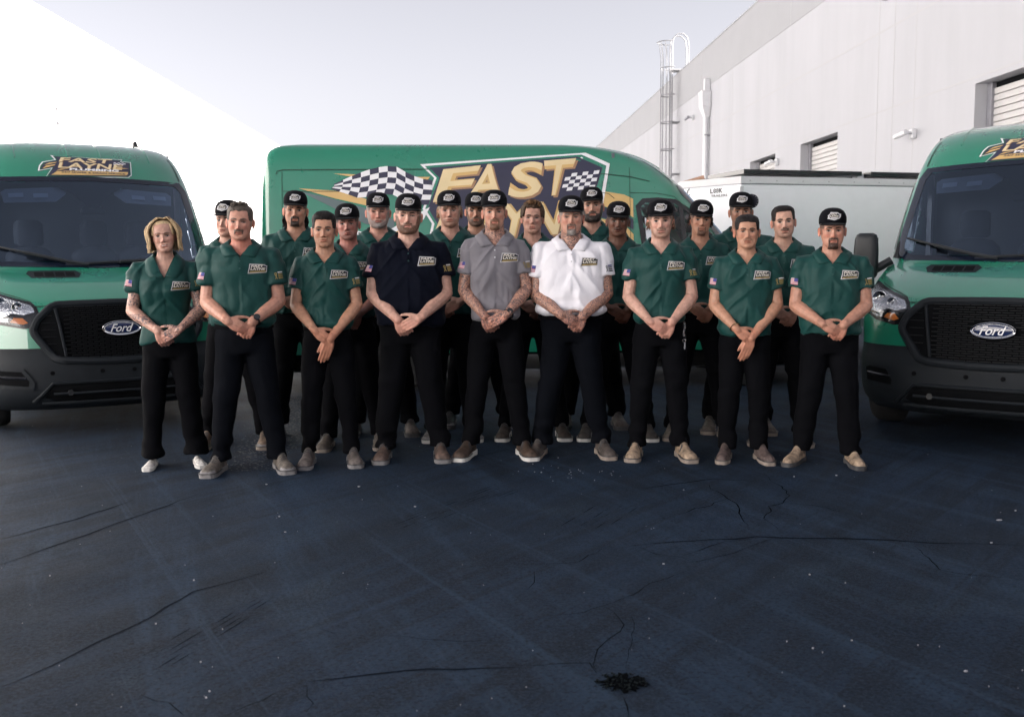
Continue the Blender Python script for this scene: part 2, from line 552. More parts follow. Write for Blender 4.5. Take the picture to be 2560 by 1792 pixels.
    L(agg, h.inputs[0])
    L(mul(crack, 0.0), h.inputs[1])
    h2 = nd(nt, 'ShaderNodeMath', operation='ADD')
    L(h.outputs[0], h2.inputs[0])
    L(mul(noise_n(18, 5), 1.2), h2.inputs[1])
    bp = nd(nt, 'ShaderNodeBump')
    bp.inputs['Strength'].default_value = 0.55
    bp.inputs['Distance'].default_value = 0.004
    L(h2.outputs[0], bp.inputs['Height'])
    L(bp.outputs[0], b.inputs['Normal'])
    return m

mb = MB()
S_ = 700
# one sheet, cut finer near the viewer and very slightly uneven there
xs = [-S_, -60, -20] + list(np.linspace(-9, 9, 61)) + [20, 60, S_]
ys = [-S_, -60, -10] + list(np.linspace(0, 16, 55)) + [30, 80, S_]
gv = [(x, y, 0.0) for y in ys for x in xs]
nx_ = len(xs)
gf = [(j * nx_ + i, j * nx_ + i + 1, (j + 1) * nx_ + i + 1, (j + 1) * nx_ + i) for j in range(len(ys) - 1) for i in range(nx_ - 1)]
mb.add(gv, gf)
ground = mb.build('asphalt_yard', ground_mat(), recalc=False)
tag(ground, kind='structure')

M['crack'] = mat('crack_dark', (0.0012, 0.0018, 0.003), 0.95, spec=.03)
M['seal'] = mat('crack_sealer', (0.0022, 0.0046, 0.0105), 0.9, var=0.6, vscale=12, spec=.06)
M['rubber_mark'] = mat('tyre_mark', (0.0022, 0.0048, 0.0110), 0.9, var=0.5, vscale=7, spec=.06)
M['scuff'] = mat('pale_scuff', (0.0105, 0.0165, 0.030), 0.8, var=0.4, vscale=12)
M['bright_fleck'] = mat('pale_fleck', (0.075, 0.076, 0.085), 0.9, var=0.6, vscale=30)  # for the flecks that brighten the asphalt between the rows
M['debris'] = mat('white_debris', (0.24, 0.245, 0.27), 0.8, var=0.5, vscale=40)

def wiggle_strip(pts, width, jag, name, m, z=0.0022, step=0.05, seed=1, taper=True):
    """a ribbon lying on the asphalt that follows pts with an uneven course and width"""
    rr = random.Random(seed)
    P = [Vector((p[0], p[1], 0)) for p in pts]
    line = []
    for a, b in zip(P[:-1], P[1:]):
        n = max(1, int((b - a).length / step))
        for k in range(n):
            line.append(a.lerp(b, k / n))
    line.append(P[-1])
    n = len(line)
    off = 0
    L_, R_ = [], []
    for i, p in enumerate(line):
        d = (line[min(i + 1, n - 1)] - line[max(i - 1, 0)]).normalized()
        s = Vector((-d.y, d.x, 0))
        off = off * .75 + rr.uniform(-jag, jag)
        w = width * rr.uniform(.55, 1.45) * (min(1, .25 + 3 * i / n, .25 + 3 * (n - 1 - i) / n) if taper else 1)
        c = p + s * off
        L_.append((c + s * w * .5 + Vector((0, 0, z)))[:])
        R_.append((c - s * w * .5 + Vector((0, 0, z)))[:])
    mb = MB()
    mb.rings([L_, R_], cap=False, closed=False)
    return mb.build(name, m, ground, smooth=False, recalc=False)

for i, (pts, w, j) in enumerate(CRACKS):
    wiggle_strip(pts, w * .5, j, 'crack', M['crack'], seed=i + 3)
for i, (pts, w, j) in enumerate(SEALS[:5] + SEALS[6:]):
    wiggle_strip(pts, w * .42, j * 1.5, 'sealed_seam', M['seal'], z=0.0016, step=0.09, seed=i + 50)
for i, (a, b, n, dw, w, kind) in enumerate(TRACKS[:2] + TRACKS[8:9]):
    a, b = Vector((*a, 0)), Vector((*b, 0))
    s = (b - a).normalized()
    s = Vector((-s.y, s.x, 0))
    for k in range(n):
        o_ = s * (k - (n - 1) / 2) * dw
        t0 = rng.uniform(0, .3)
        while t0 < .9:
            t1 = min(1, t0 + rng.uniform(.08, .3))
            wiggle_strip([(a.lerp(b, t0) + o_)[:2], (a.lerp(b, t1) + o_)[:2]], w * .45, 0.001, 'tyre_mark', M['rubber_mark'], z=0.0012, step=0.06, seed=i * 200 + k)
            t0 = t1 + rng.uniform(.04, .2)

# shallow pothole with loose fill
rr = random.Random(5)
pc = POTHOLE
mb = MB()
ring = []
for k in range(40):
    a = 2 * math.pi * k / 40
    q = rr.uniform(.55, 1.2)
    ring.append((pc[0] + .080 * q * math.cos(a), pc[1] + .070 * q * math.sin(a)))
mb.add([(x, y, .0035) for x, y in ring], [tuple(range(40))])
mb.build('pothole', M['crack'], ground, recalc=False)
mb = MB()
for k in range(110):
    a, q = rr.uniform(0, 6.3), rr.uniform(0, 1) ** .5
    s_ = rr.uniform(.002, .005)
    mb.ellipsoid((pc[0] + .085 * q * math.cos(a), pc[1] + .075 * q * math.sin(a), .004 + s_ * .3), (s_, s_ * rr.uniform(.6, 1), s_ * .6), 5, 4)
gr = mb.build('pothole_gravel', mat('loose_asphalt', (0.0055, 0.0085, 0.010), 0.9, var=0.7, vscale=60, spec=.1), ground)
gr['kind'] = 'stuff'

# pale debris flecks lying about
mb = MB()
for (x, y, s_, n) in FLECKS:
    for k in range(min(n, 22)):
        q = 0.0 if n == 1 else 1.0
        e = s_ * rr.uniform(.3, .8) * (.75 if n == 1 else .35)
        mb.ellipsoid((x + q * rr.gauss(0, .17), y + q * rr.gauss(0, .13), .003), (e, e * rr.uniform(.4, .9), .004), 6, 4)
for k in range(120):
    y = rr.uniform(2.3, 9)
    x = rr.uniform(-.55, .55) * y
    e = rr.uniform(.0008, .0022) * (.6 + y * .12)
    mb.ellipsoid((x, y, .002), (e, e * rr.uniform(.5, 1), .0025), 5, 3)
tag(mb.build('debris_flecks', M['debris']), 'pale crumbs of debris scattered over the dark asphalt', 'debris', kind='stuff')
# pale flecks added to brighten the asphalt between the rows on the left
mb = MB()
for k in range(2600):
    t = rr.random()
    x = -1.83 + rr.gauss(0, .10 + .05 * t) - .28 * (t - .2)
    y = 6.3 + 3.6 * t
    if rr.random() < .35 * (1 - t): continue
    e = rr.uniform(.003, .009)
    mb.add([(x - e, y - e * .6, .0045), (x + e, y - e, .0045), (x + e * .7, y + e, .0045), (x - e, y + e * .8, .0045)], [(0, 1, 2, 3)])
tag(mb.build('brightened_strip', M['bright_fleck'], recalc=False, smooth=False), 'added pale flecks brightening the ground between the legs at left of the group', 'grit', kind='stuff')

# ------------------------------------------------------------------ the two warehouses
D = Vector((-0.0398, 0.9992, 0)).normalized()          # their common direction
NR = Vector((-D.y, D.x, 0))                            # from the right wall into the yard
A_R, A_L = 9.0, 13.4

class Wall:
    """frame on a wall: u metres along the wall (from the camera's abreast point), h height, o out of the wall into the yard"""
    def __init__(self, a, side):
        self.n = NR if side > 0 else -NR
        self.o = Vector((0, 0, 0)) - self.n * a
        self.rz = math.atan2(D.y, D.x)
    def p(self, u, h, o=0.0):
        return self.o + D * u + Vector((0, 0, h)) + self.n * o
    def quadbox(self, mb, u0, u1, h0, h1, o0, o1, mi=0):
        c = [self.p(u, h, o) for o in (o0, o1) for (u, h) in ((u0, h0), (u1, h0), (u1, h1), (u0, h1))]
        mb.add(c, [(0, 1, 2, 3), (7, 6, 5, 4), (0, 4, 5, 1), (1, 5, 6, 2), (2, 6, 7, 3), (3, 7, 4, 0)], mi)

WR, WL = Wall(A_R, 1), Wall(A_L, -1)
HB = 1.4 + .875 * A_R        # parapet height
HG = 1.4 + .7145 * A_R       # lower edge of the grey band
HD = 1.4 + .337 * A_R        # door head
DOORS = [(12.9, 17.2), (23.7, 26.4), (28.6, 31.2)]

bR = empty('warehouse_building', WR.p(20, 0))
def wpart(name, fn, m, parent, smooth=False):
    mb = MB()
    fn(mb)
    o = mb.build(name, m, None, smooth=smooth)
    o.parent = parent
    o.matrix_parent_inverse = Matrix.Translation(parent.location).inverted() if parent.type == 'EMPTY' else parent.matrix_parent_inverse.copy()
    return o

def wall_right(mb):
    us = [-40]
    for d in sorted(DOORS): us += list(d)
    us.append(260)
    for k in range(0, len(us) - 1, 2):
        WR.quadbox(mb, us[k], us[k + 1], 0, HD, -9, 0)
    for d in DOORS:
        WR.quadbox(mb, d[0], d[1], 0, HD, -9, -.45)
    WR.quadbox(mb, -40, 260, HD, HB, -9, 0)
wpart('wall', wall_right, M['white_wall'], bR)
wpart('grey_band', lambda mb: WR.quadbox(mb, -40, 260, HG, HB + .02, -.2, .012), M['grey_band'], bR)
wpart('parapet_cap', lambda mb: WR.quadbox(mb, -40, 260, HB + .02, HB + .07, -.3, .03), M['grey_band'], bR)
for u in (8.2, 19.6, 33.5, 43, 52, 61):
    wpart('panel_joint', lambda mb: WR.quadbox(mb, u, u + .025, 0, HG, -.01, .003), M['joint'], bR)
for u in (20.6, 21.4):
    wpart('panel_joint', lambda mb: WR.quadbox(mb, u, u + .03, 0, HG, -.01, .004), M['joint'], bR)
for u in (10.0, 14.6, 19.4, 27.4, 38.0, 47):
    wpart('band_joint', lambda mb: WR.quadbox(mb, u, u + .035, HG + .01, HB, 0, .016), mat('band_joint', (.42, .42, .435), .9), bR)
wpart('reveal_line', lambda mb: WR.quadbox(mb, -40, 260, 1.4 + .537 * A_R, 1.4 + .537 * A_R + .05, -.01, .004), M['joint'], bR)
wpart('reveal_line', lambda mb: WR.quadbox(mb, -40, 260, HD + .09, HD + .13, -.01, .004), M['joint'], bR)
tag(bR, 'white concrete warehouse with grey roof band and roll-up doors at right', 'building')

def rollup(u0, u1, label):
    root = empty('roll_up_door', WR.p((u0 + u1) / 2, 0, -.3))
    root.rotation_euler = (0, 0, 0)
    inv = Matrix.Translation(root.location).inverted()
    def part(name, fn, m):
        mb = MB(); fn(mb)
        o = mb.build(name, m, None, smooth=False); o.parent = root; o.matrix_parent_inverse = inv
        return o
    part('guide_rail', lambda mb: WR.quadbox(mb, u1 - .16, u1 - .002, 0, HD - .002, -.34, -.22), M['steel'])
    part('guide_rail', lambda mb: WR.quadbox(mb, u0 + .002, u0 + .16, 0, HD - .002, -.34, -.22), M['steel'])
    part('hood_gap', lambda mb: WR.quadbox(mb, u0 + .16, u1 - .16, HD - .10, HD - .003, -.36, -.30), M['dark'])
    me = None
    n = 36
    hh = (HD - .10) / n
    for k in range(n):
        if me is None:
            mb = MB()
            rings = []
            for u in (u0 + .16, u1 - .16):
                rings.append([(D * (u - (u0 + u1) / 2) + NR * o_ + Vector((0, 0, h)))[:] for o_, h in
                              ((-.02, .004), (.028, .012), (.034, hh * .5), (.028, hh - .006), (-.02, hh - .002), (-.05, hh * .5))])
            mb.rings(rings)
            me = mb.mesh('slat', M['door_slat'], smooth=False)
        o = link('slat', me, root)
        o.location = (0, 0, k * hh)
    tag(root, label, 'door', 'roll-up doors in the right warehouse')
    return root
rollup(*DOORS[0], 'largest white roll-up door, at the upper right edge above the van')
rollup(*DOORS[1], 'middle white roll-up door in the right warehouse, above the trailer')
rollup(*DOORS[2], 'smallest, farthest white roll-up door, beside the roof drain pipe')

def wthing(name, wall, u, h, label, cat, group=None):
    root = empty(name, wall.p(u, h, 0), math.atan2(wall.n.x, -wall.n.y))   # local -Y points out of the wall
    tag(root, label, cat, group)
    return root

# caged roof ladder : climbs the right wall, passes the parapet
lad = wthing('roof_ladder', WR, 42.2, 0, 'white caged roof ladder climbing over the grey parapet', 'ladder')
HT = HB + 1.55
mb = MB()
for sx in (-.24, .24):
    pts = [(sx, -.35, .6), (sx, -.35, HB + 1.15), (sx, -.30, HB + 1.45), (sx, -.12, HB + 1.62), (sx, .12, HB + 1.62), (sx, .30, HB + 1.45), (sx, .36, HB + 1.1), (sx, .36, HB)]
    mb.tube(pts, .028, 6)
mb.build('side_rails', M['ladder_grey'], lad)
rung_me = MB().tube([(-.24, -.35, 0), (.24, -.35, 0)], .014, 6).mesh('rung', M['ladder_grey'])
z = .8
while z < HB + .2:
    o = link('rung', rung_me, lad); o.location = (0, 0, z); z += .32
hoop = MB().tube([(.36 * math.sin(a) if abs(a) < 3.2 else 0, -.35 - .36 * 1.05 * (1 - math.cos(a)) * .98, 0) for a in np.linspace(-2.6, 2.6, 15) * 0.6 + 0], .022, 6)
hoop = MB()
hoop.tube([(.38 * math.cos(a), -.38 - .42 * math.sin(a), 0) for a in np.linspace(-.3, math.pi + .3, 15)], .022, 6)
hoop_me = hoop.mesh('cage_hoop', M['ladder_grey'])
z = 2.6
while z < HB + 1.3:
    o = link('cage_hoop', hoop_me, lad); o.location = (0, 0, z); z += 1.15
o = link('cage_hoop', hoop_me, lad); o.location = (0, -.06, HB + 1.3); o.scale = (1.18, 1.12, 1)
for a in np.linspace(.15, math.pi - .15, 7):
    b_ = MB().tube([(.38 * math.cos(a), -.38 - .42 * math.sin(a), 2.5), (.38 * math.cos(a), -.38 - .42 * math.sin(a), HB + .6),
                    (.45 * math.cos(a), -.40 - .48 * math.sin(a), HB + 1.32)], .014, 5)
    b_.build('cage_bar', M['ladder_grey'], lad)
for zz in (2.2, 5.0, 7.2):
    MB().box((0, -.17, zz), (.55, .34, .04)).build('wall_bracket', M['ladder_grey'], lad)
MB().box((0, -.02, HB + .12), (.62, .75, .05)).build('landing', M['grey_band'], lad)

# rain-water collector boxes with downpipes
def drain(wall, u, h, label, length, pr=.10):
    root = wthing('roof_drain', wall, u, 0, label, 'drain pipe', 'roof drains with collector boxes')
    mb = MB()
    rings = []
    for z, w, d in ((h - .95, .11, .11), (h - .80, .16, .14), (h - .55, .27, .2), (h - .05, .28, .21), (h, .30, .22)):
        rings.append([(-w, -.02, z), (w, -.02, z), (w, -.02 - d * 1.6, z), (-w, -.02 - d * 1.6, z)])
    mb.rings(rings)
    mb.build('collector_box', M['white_metal'], root, smooth=False)
    MB().box((.02, -.12, h + .24), (.22, .2, .46)).build('scupper', M['white_metal'], root)
    MB().tube([(0, -.14, h - .9), (0, -.14, h - length)], pr, 12).build('downpipe', M['white_metal'], root)
    for z in (h - 1.6, h - 3.4):
        if z > h - length:
            MB().box((0, -.1, z), (pr * 2.5, .22, .05)).build('pipe_strap', M['steel'], root)
drain(WR, 36.7, HG - .25, 'white roof drain collector and thick downpipe on right wall', HG - .4)
drain(WL, 32.3, 7.3, 'white roof drain collector on left wall above the left van', 1.4)
drain(WL, 54.5, 6.9, 'distant roof drain collector on left wall between the vans', 1.4)

# wall packs (lamps, unlit) and cameras
def wallpack(wall, u, h, label):
    root = wthing('wall_lamp', wall, u, h, label, 'lamp', 'unlit wall lamps')
    mb = MB()
    mb.rings([[(-.2, 0, -.16), (.2, 0, -.16), (.2, 0, .16), (-.2, 0, .16)], [(-.2, -.16, -.02), (.2, -.16, -.02), (.2, -.16, .15), (-.2, -.16, .15)],
              [(-.18, -.30, .08), (.18, -.30, .08), (.18, -.30, .13), (-.18, -.30, .13)]])
    mb.build('housing', M['steel'], root, smooth=False)
    mb = MB(); mb.rings([[(-.17, -.05, -.15), (.17, -.05, -.15), (.17, -.28, .06), (-.17, -.28, .06)], [(-.17, -.06, -.165), (.17, -.06, -.165), (.17, -.29, .045), (-.17, -.29, .045)]])
    mb.build('lens', M['white_vinyl'], root, smooth=False)
    MB().box((.0, -.06, -.26), (.12, .1, .16)).build('junction_box', M['steel'], root)
wallpack(WL, 33.3, 8.5, 'grey wall lamp high on the left warehouse wall')
wallpack(WL, 55.0, 8.5, 'tiny far wall lamp on left wall, beside the side van')
wallpack(WR, 21.0, 7.2, 'wall lamp cut off by the top edge, on right warehouse')

def camera_box(wall, u, h, label, dark):
    root = wthing('security_camera', wall, u, h, label, 'security camera', 'wall-mounted security cameras')
    MB().box((0, -.05, 0), (.16, .1, .2), bev=.02).build('mount_box', M['white_metal'], root)
    MB().tube([(0, -.1, .02), (0, -.22, .0)], .03, 8).build('arm', M['white_metal'], root)
    MB().tube([(.10, -.24, .02), (-.26, -.30, -.03)], .055, 12).build('housing', M['white_metal'] if not dark else M['steel'], root)
    MB().tube([(-.262, -.30, -.03), (-.275, -.302, -.032)], .046, 12).build('lens', M['dark'], root)
camera_box(WR, 39.3, 7.0, 'small dark security camera between ladder and drain pipe', True)
camera_box(WR, 28.3, 4.15, 'white security camera beside the farthest roll-up door', False)
camera_box(WR, 19.5, 3.85, 'white security camera above the right van roof', False)

# left warehouse
bL = empty('warehouse_building', WL.p(20, 0))
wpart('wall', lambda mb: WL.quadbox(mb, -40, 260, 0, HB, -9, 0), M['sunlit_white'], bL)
wpart('parapet_cap', lambda mb: WL.quadbox(mb, -40, 260, HB, HB + .05, -.3, .02), M['white_metal'], bL)
for u in (9.5, 19.0, 28.5, 38, 47.5, 57):
    wpart('panel_joint', lambda mb: WL.quadbox(mb, u, u + .02, 0, HB - .02, -.01, .003), M['joint_dark'], bL)
wpart('reveal_line', lambda mb: WL.quadbox(mb, -40, 260, 7.85, 7.88, -.01, .003), M['joint_dark'], bL)
tag(bL, 'plain sunlit white warehouse wall on the left behind the green van', 'building')
can = wthing('wall_conduit', WL, 30.4, 5.8, 'thin grey conduit run on left wall above the left van', 'conduit')
MB().tube([(-.38, -.10, -5.78), (-.38, -.10, -.10), (-.30, -.10, 0.0)], .03, 8).build('riser', M['steel'], can)
MB().tube([(-.2, -.10, .02), (2.3, -.10, .10)], .022, 8).build('branch', M['steel'], can)

# ------------------------------------------------------------------ enclosed white trailer
def trailer():
    e = Vector((.959, .282, 0)).normalized()
    n = Vector((-e.y, e.x, 0))
    c = Vector((2.89, 12.2, 0))
    L_, W_ = 5.6, 1.9
    apex = c - e * .36 + n * (W_ / 2)
    plan = [c, c + e * L_, c + e * L_ + n * W_, c + n * W_, apex]
    root = empty('enclosed_trailer', (c + e * 2.5 + n * .9)[:])
    inv = Matrix.Translation(root.location).inverted()
    def part(name, mb, m, smooth=False, parent=None):
        o = mb.build(name, m, None, smooth=smooth)
        o.parent = root; o.matrix_parent_inverse = inv
        return o
    z0, z1 = .55, 2.39
    cen = sum(plan, Vector()) / 5
    def out(d):
        r = []
        N = len(plan)
        for i in range(N):
            a, b, cc = plan[i - 1], plan[i], plan[(i + 1) % N]
            n1 = Vector(((b - a).y, -(b - a).x, 0)).normalized(); n2 = Vector(((cc - b).y, -(cc - b).x, 0)).normalized()
            m_ = (n1 + n2).normalized()
            r.append((b + m_ * d / max(.3, m_.dot(n1)))[:2])
        return r
    W_m = mat('trailer_white', (.91, .91, .95), .35, var=.02)
    part('box_body', MB().prism(out(0), z0, z1), W_m)
    part('top_rail', MB().prism(out(.012), z1 - .075, z1 + .012), M['white_metal'])
    part('rail_shadow_gap', MB().prism(out(.006), z1 - .088, z1 - .0755), M['steel'])
    part('bottom_rail', MB().prism(out(.012), z0 - .08, z0 + .03), M['steel'])
    part('corner_trim', MB().box((c + Vector((0, -.002, 0)) + Vector((0, 0, (z0 + z1) / 2 - .04))), (.05, .05, z1 - z0 - .15), rot=Matrix.Rotation(R(10), 3, 'Z')), M['white_metal'])
    for k in range(14):
        q = c + e * (.12 + k * .38) - n * .0135 + Vector((0, 0, z1 - .04))
        part('rivet', MB().ellipsoid(q, (.008, .004, .008), 6, 4), M['steel'])
    # solar panels on the roof
    for a0, a1 in ((.05, 1.78), (1.92, 3.45)):
        mb = MB()
        mb.box((c + e * ((a0 + a1) / 2) + n * .5 + Vector((0, 0, z1 + .075))), (a1 - a0, .95, .055), rot=Matrix.Rotation(math.atan2(e.y, e.x), 3, 'Z'))
        part('solar_panel', mb, M['gloss_black'])
    mb = MB(); mb.box((c + e * 1.85 + n * .2 + Vector((0, 0, z1 + .05))), (.10, .1, .07), rot=Matrix.Rotation(math.atan2(e.y, e.x), 3, 'Z'))
    part('panel_clamp', mb, M['white_metal'])
    # nose face : fitted things
    t = (c - apex).normalized()
    nn = Vector((t.y, -t.x, 0))
    q = apex + t * .12 + nn * .03 + Vector((0, 0, 2.05))
    part('junction_box', MB().box(q, (.10, .06, .15), rot=Matrix.Rotation(math.atan2(t.y, t.x), 3, 'Z'), bev=.012), M['white_metal'])
    for dz in (0, .05):
        part('cable', MB().tube([q + Vector((0, 0, .07)), q + Vector((.02 + dz, -.01, .22)), q + Vector((.14 + dz, .02, .37)), q + Vector((.6, .2, .40))], .006, 5), M['black_plastic'], True)
    mb = MB(); mb.add([(apex + t * .05 + Vector((0, .1, z1 + .02)))[:], (apex + t * .42 + Vector((0, .0, z1 + .02)))[:], (apex + t * .42 + Vector((0, .1, z1 + .075)))[:], (apex + t * .42 + Vector((0, .5, z1 + .02)))[:]], [(0, 1, 2), (1, 3, 2), (0, 2, 3), (0, 3, 1)])
    part('roof_vent_flap', mb, mat('rusty_flap', (.35, .2, .13), .7, var=.3))
    ink = mat('trailer_lettering', (.03, .03, .035), .5)
    def fm(x, z):
        p = apex + t * x + nn * .004
        return (p.x, p.y, z)
    for s, x0, z_0, x1, z_1, bd in (('L', .515, 2.215, .56, 2.275, .03), ('K', .665, 2.215, .72, 2.275, .03), ('TRAILERS', .53, 2.165, .80, 2.195, .02)):
        o = bm_obj('lettering', text_fit(s, x0, z_0, x1, z_1, bold=bd), fm, ink, None)
        o.parent = root; o.matrix_parent_inverse = inv
    for xo in (.59, .635):
        mb = MB()
        rings = [[fm(xo + r_ * math.cos(a), 2.245 + r_ * math.sin(a) * 1.2) for a in np.linspace(0, 2 * math.pi, 20, endpoint=False)] for r_ in (.024, .017)]
        mb.rings(rings, cap=False)
        for a in np.linspace(0, math.pi, 5)[:-1]:
            ca, sa = math.cos(a) * .017, math.sin(a) * .02
            mb.add([fm(xo - ca - .002, 2.245 - sa), fm(xo - ca + .002, 2.245 - sa), fm(xo + ca + .002, 2.245 + sa), fm(xo + ca - .002, 2.245 + sa)], [(0, 1, 2, 3)])
        o = mb.build('lettering_wheel', ink, None, smooth=False, recalc=False); o.parent = root; o.matrix_parent_inverse = inv
    for k in (3.0, 3.8):
        q = c + e * k - n * .02 + Vector((0, 0, .36))
        rr_ = Matrix.Rotation(math.atan2(e.y, e.x), 3, 'Z')
        part('wheel', MB().tube([q - n * .02, q + n * .18], .36, 24), M['rubber'], True)
    part('tongue', MB().box((apex - e * .5 + Vector((0, 0, .48))), (1.3, .1, .1), rot=Matrix.Rotation(math.atan2(e.y, e.x), 3, 'Z')), M['steel'])
    tag(root, 'white enclosed cargo trailer with solar panels behind the right-hand people', 'trailer')
trailer()

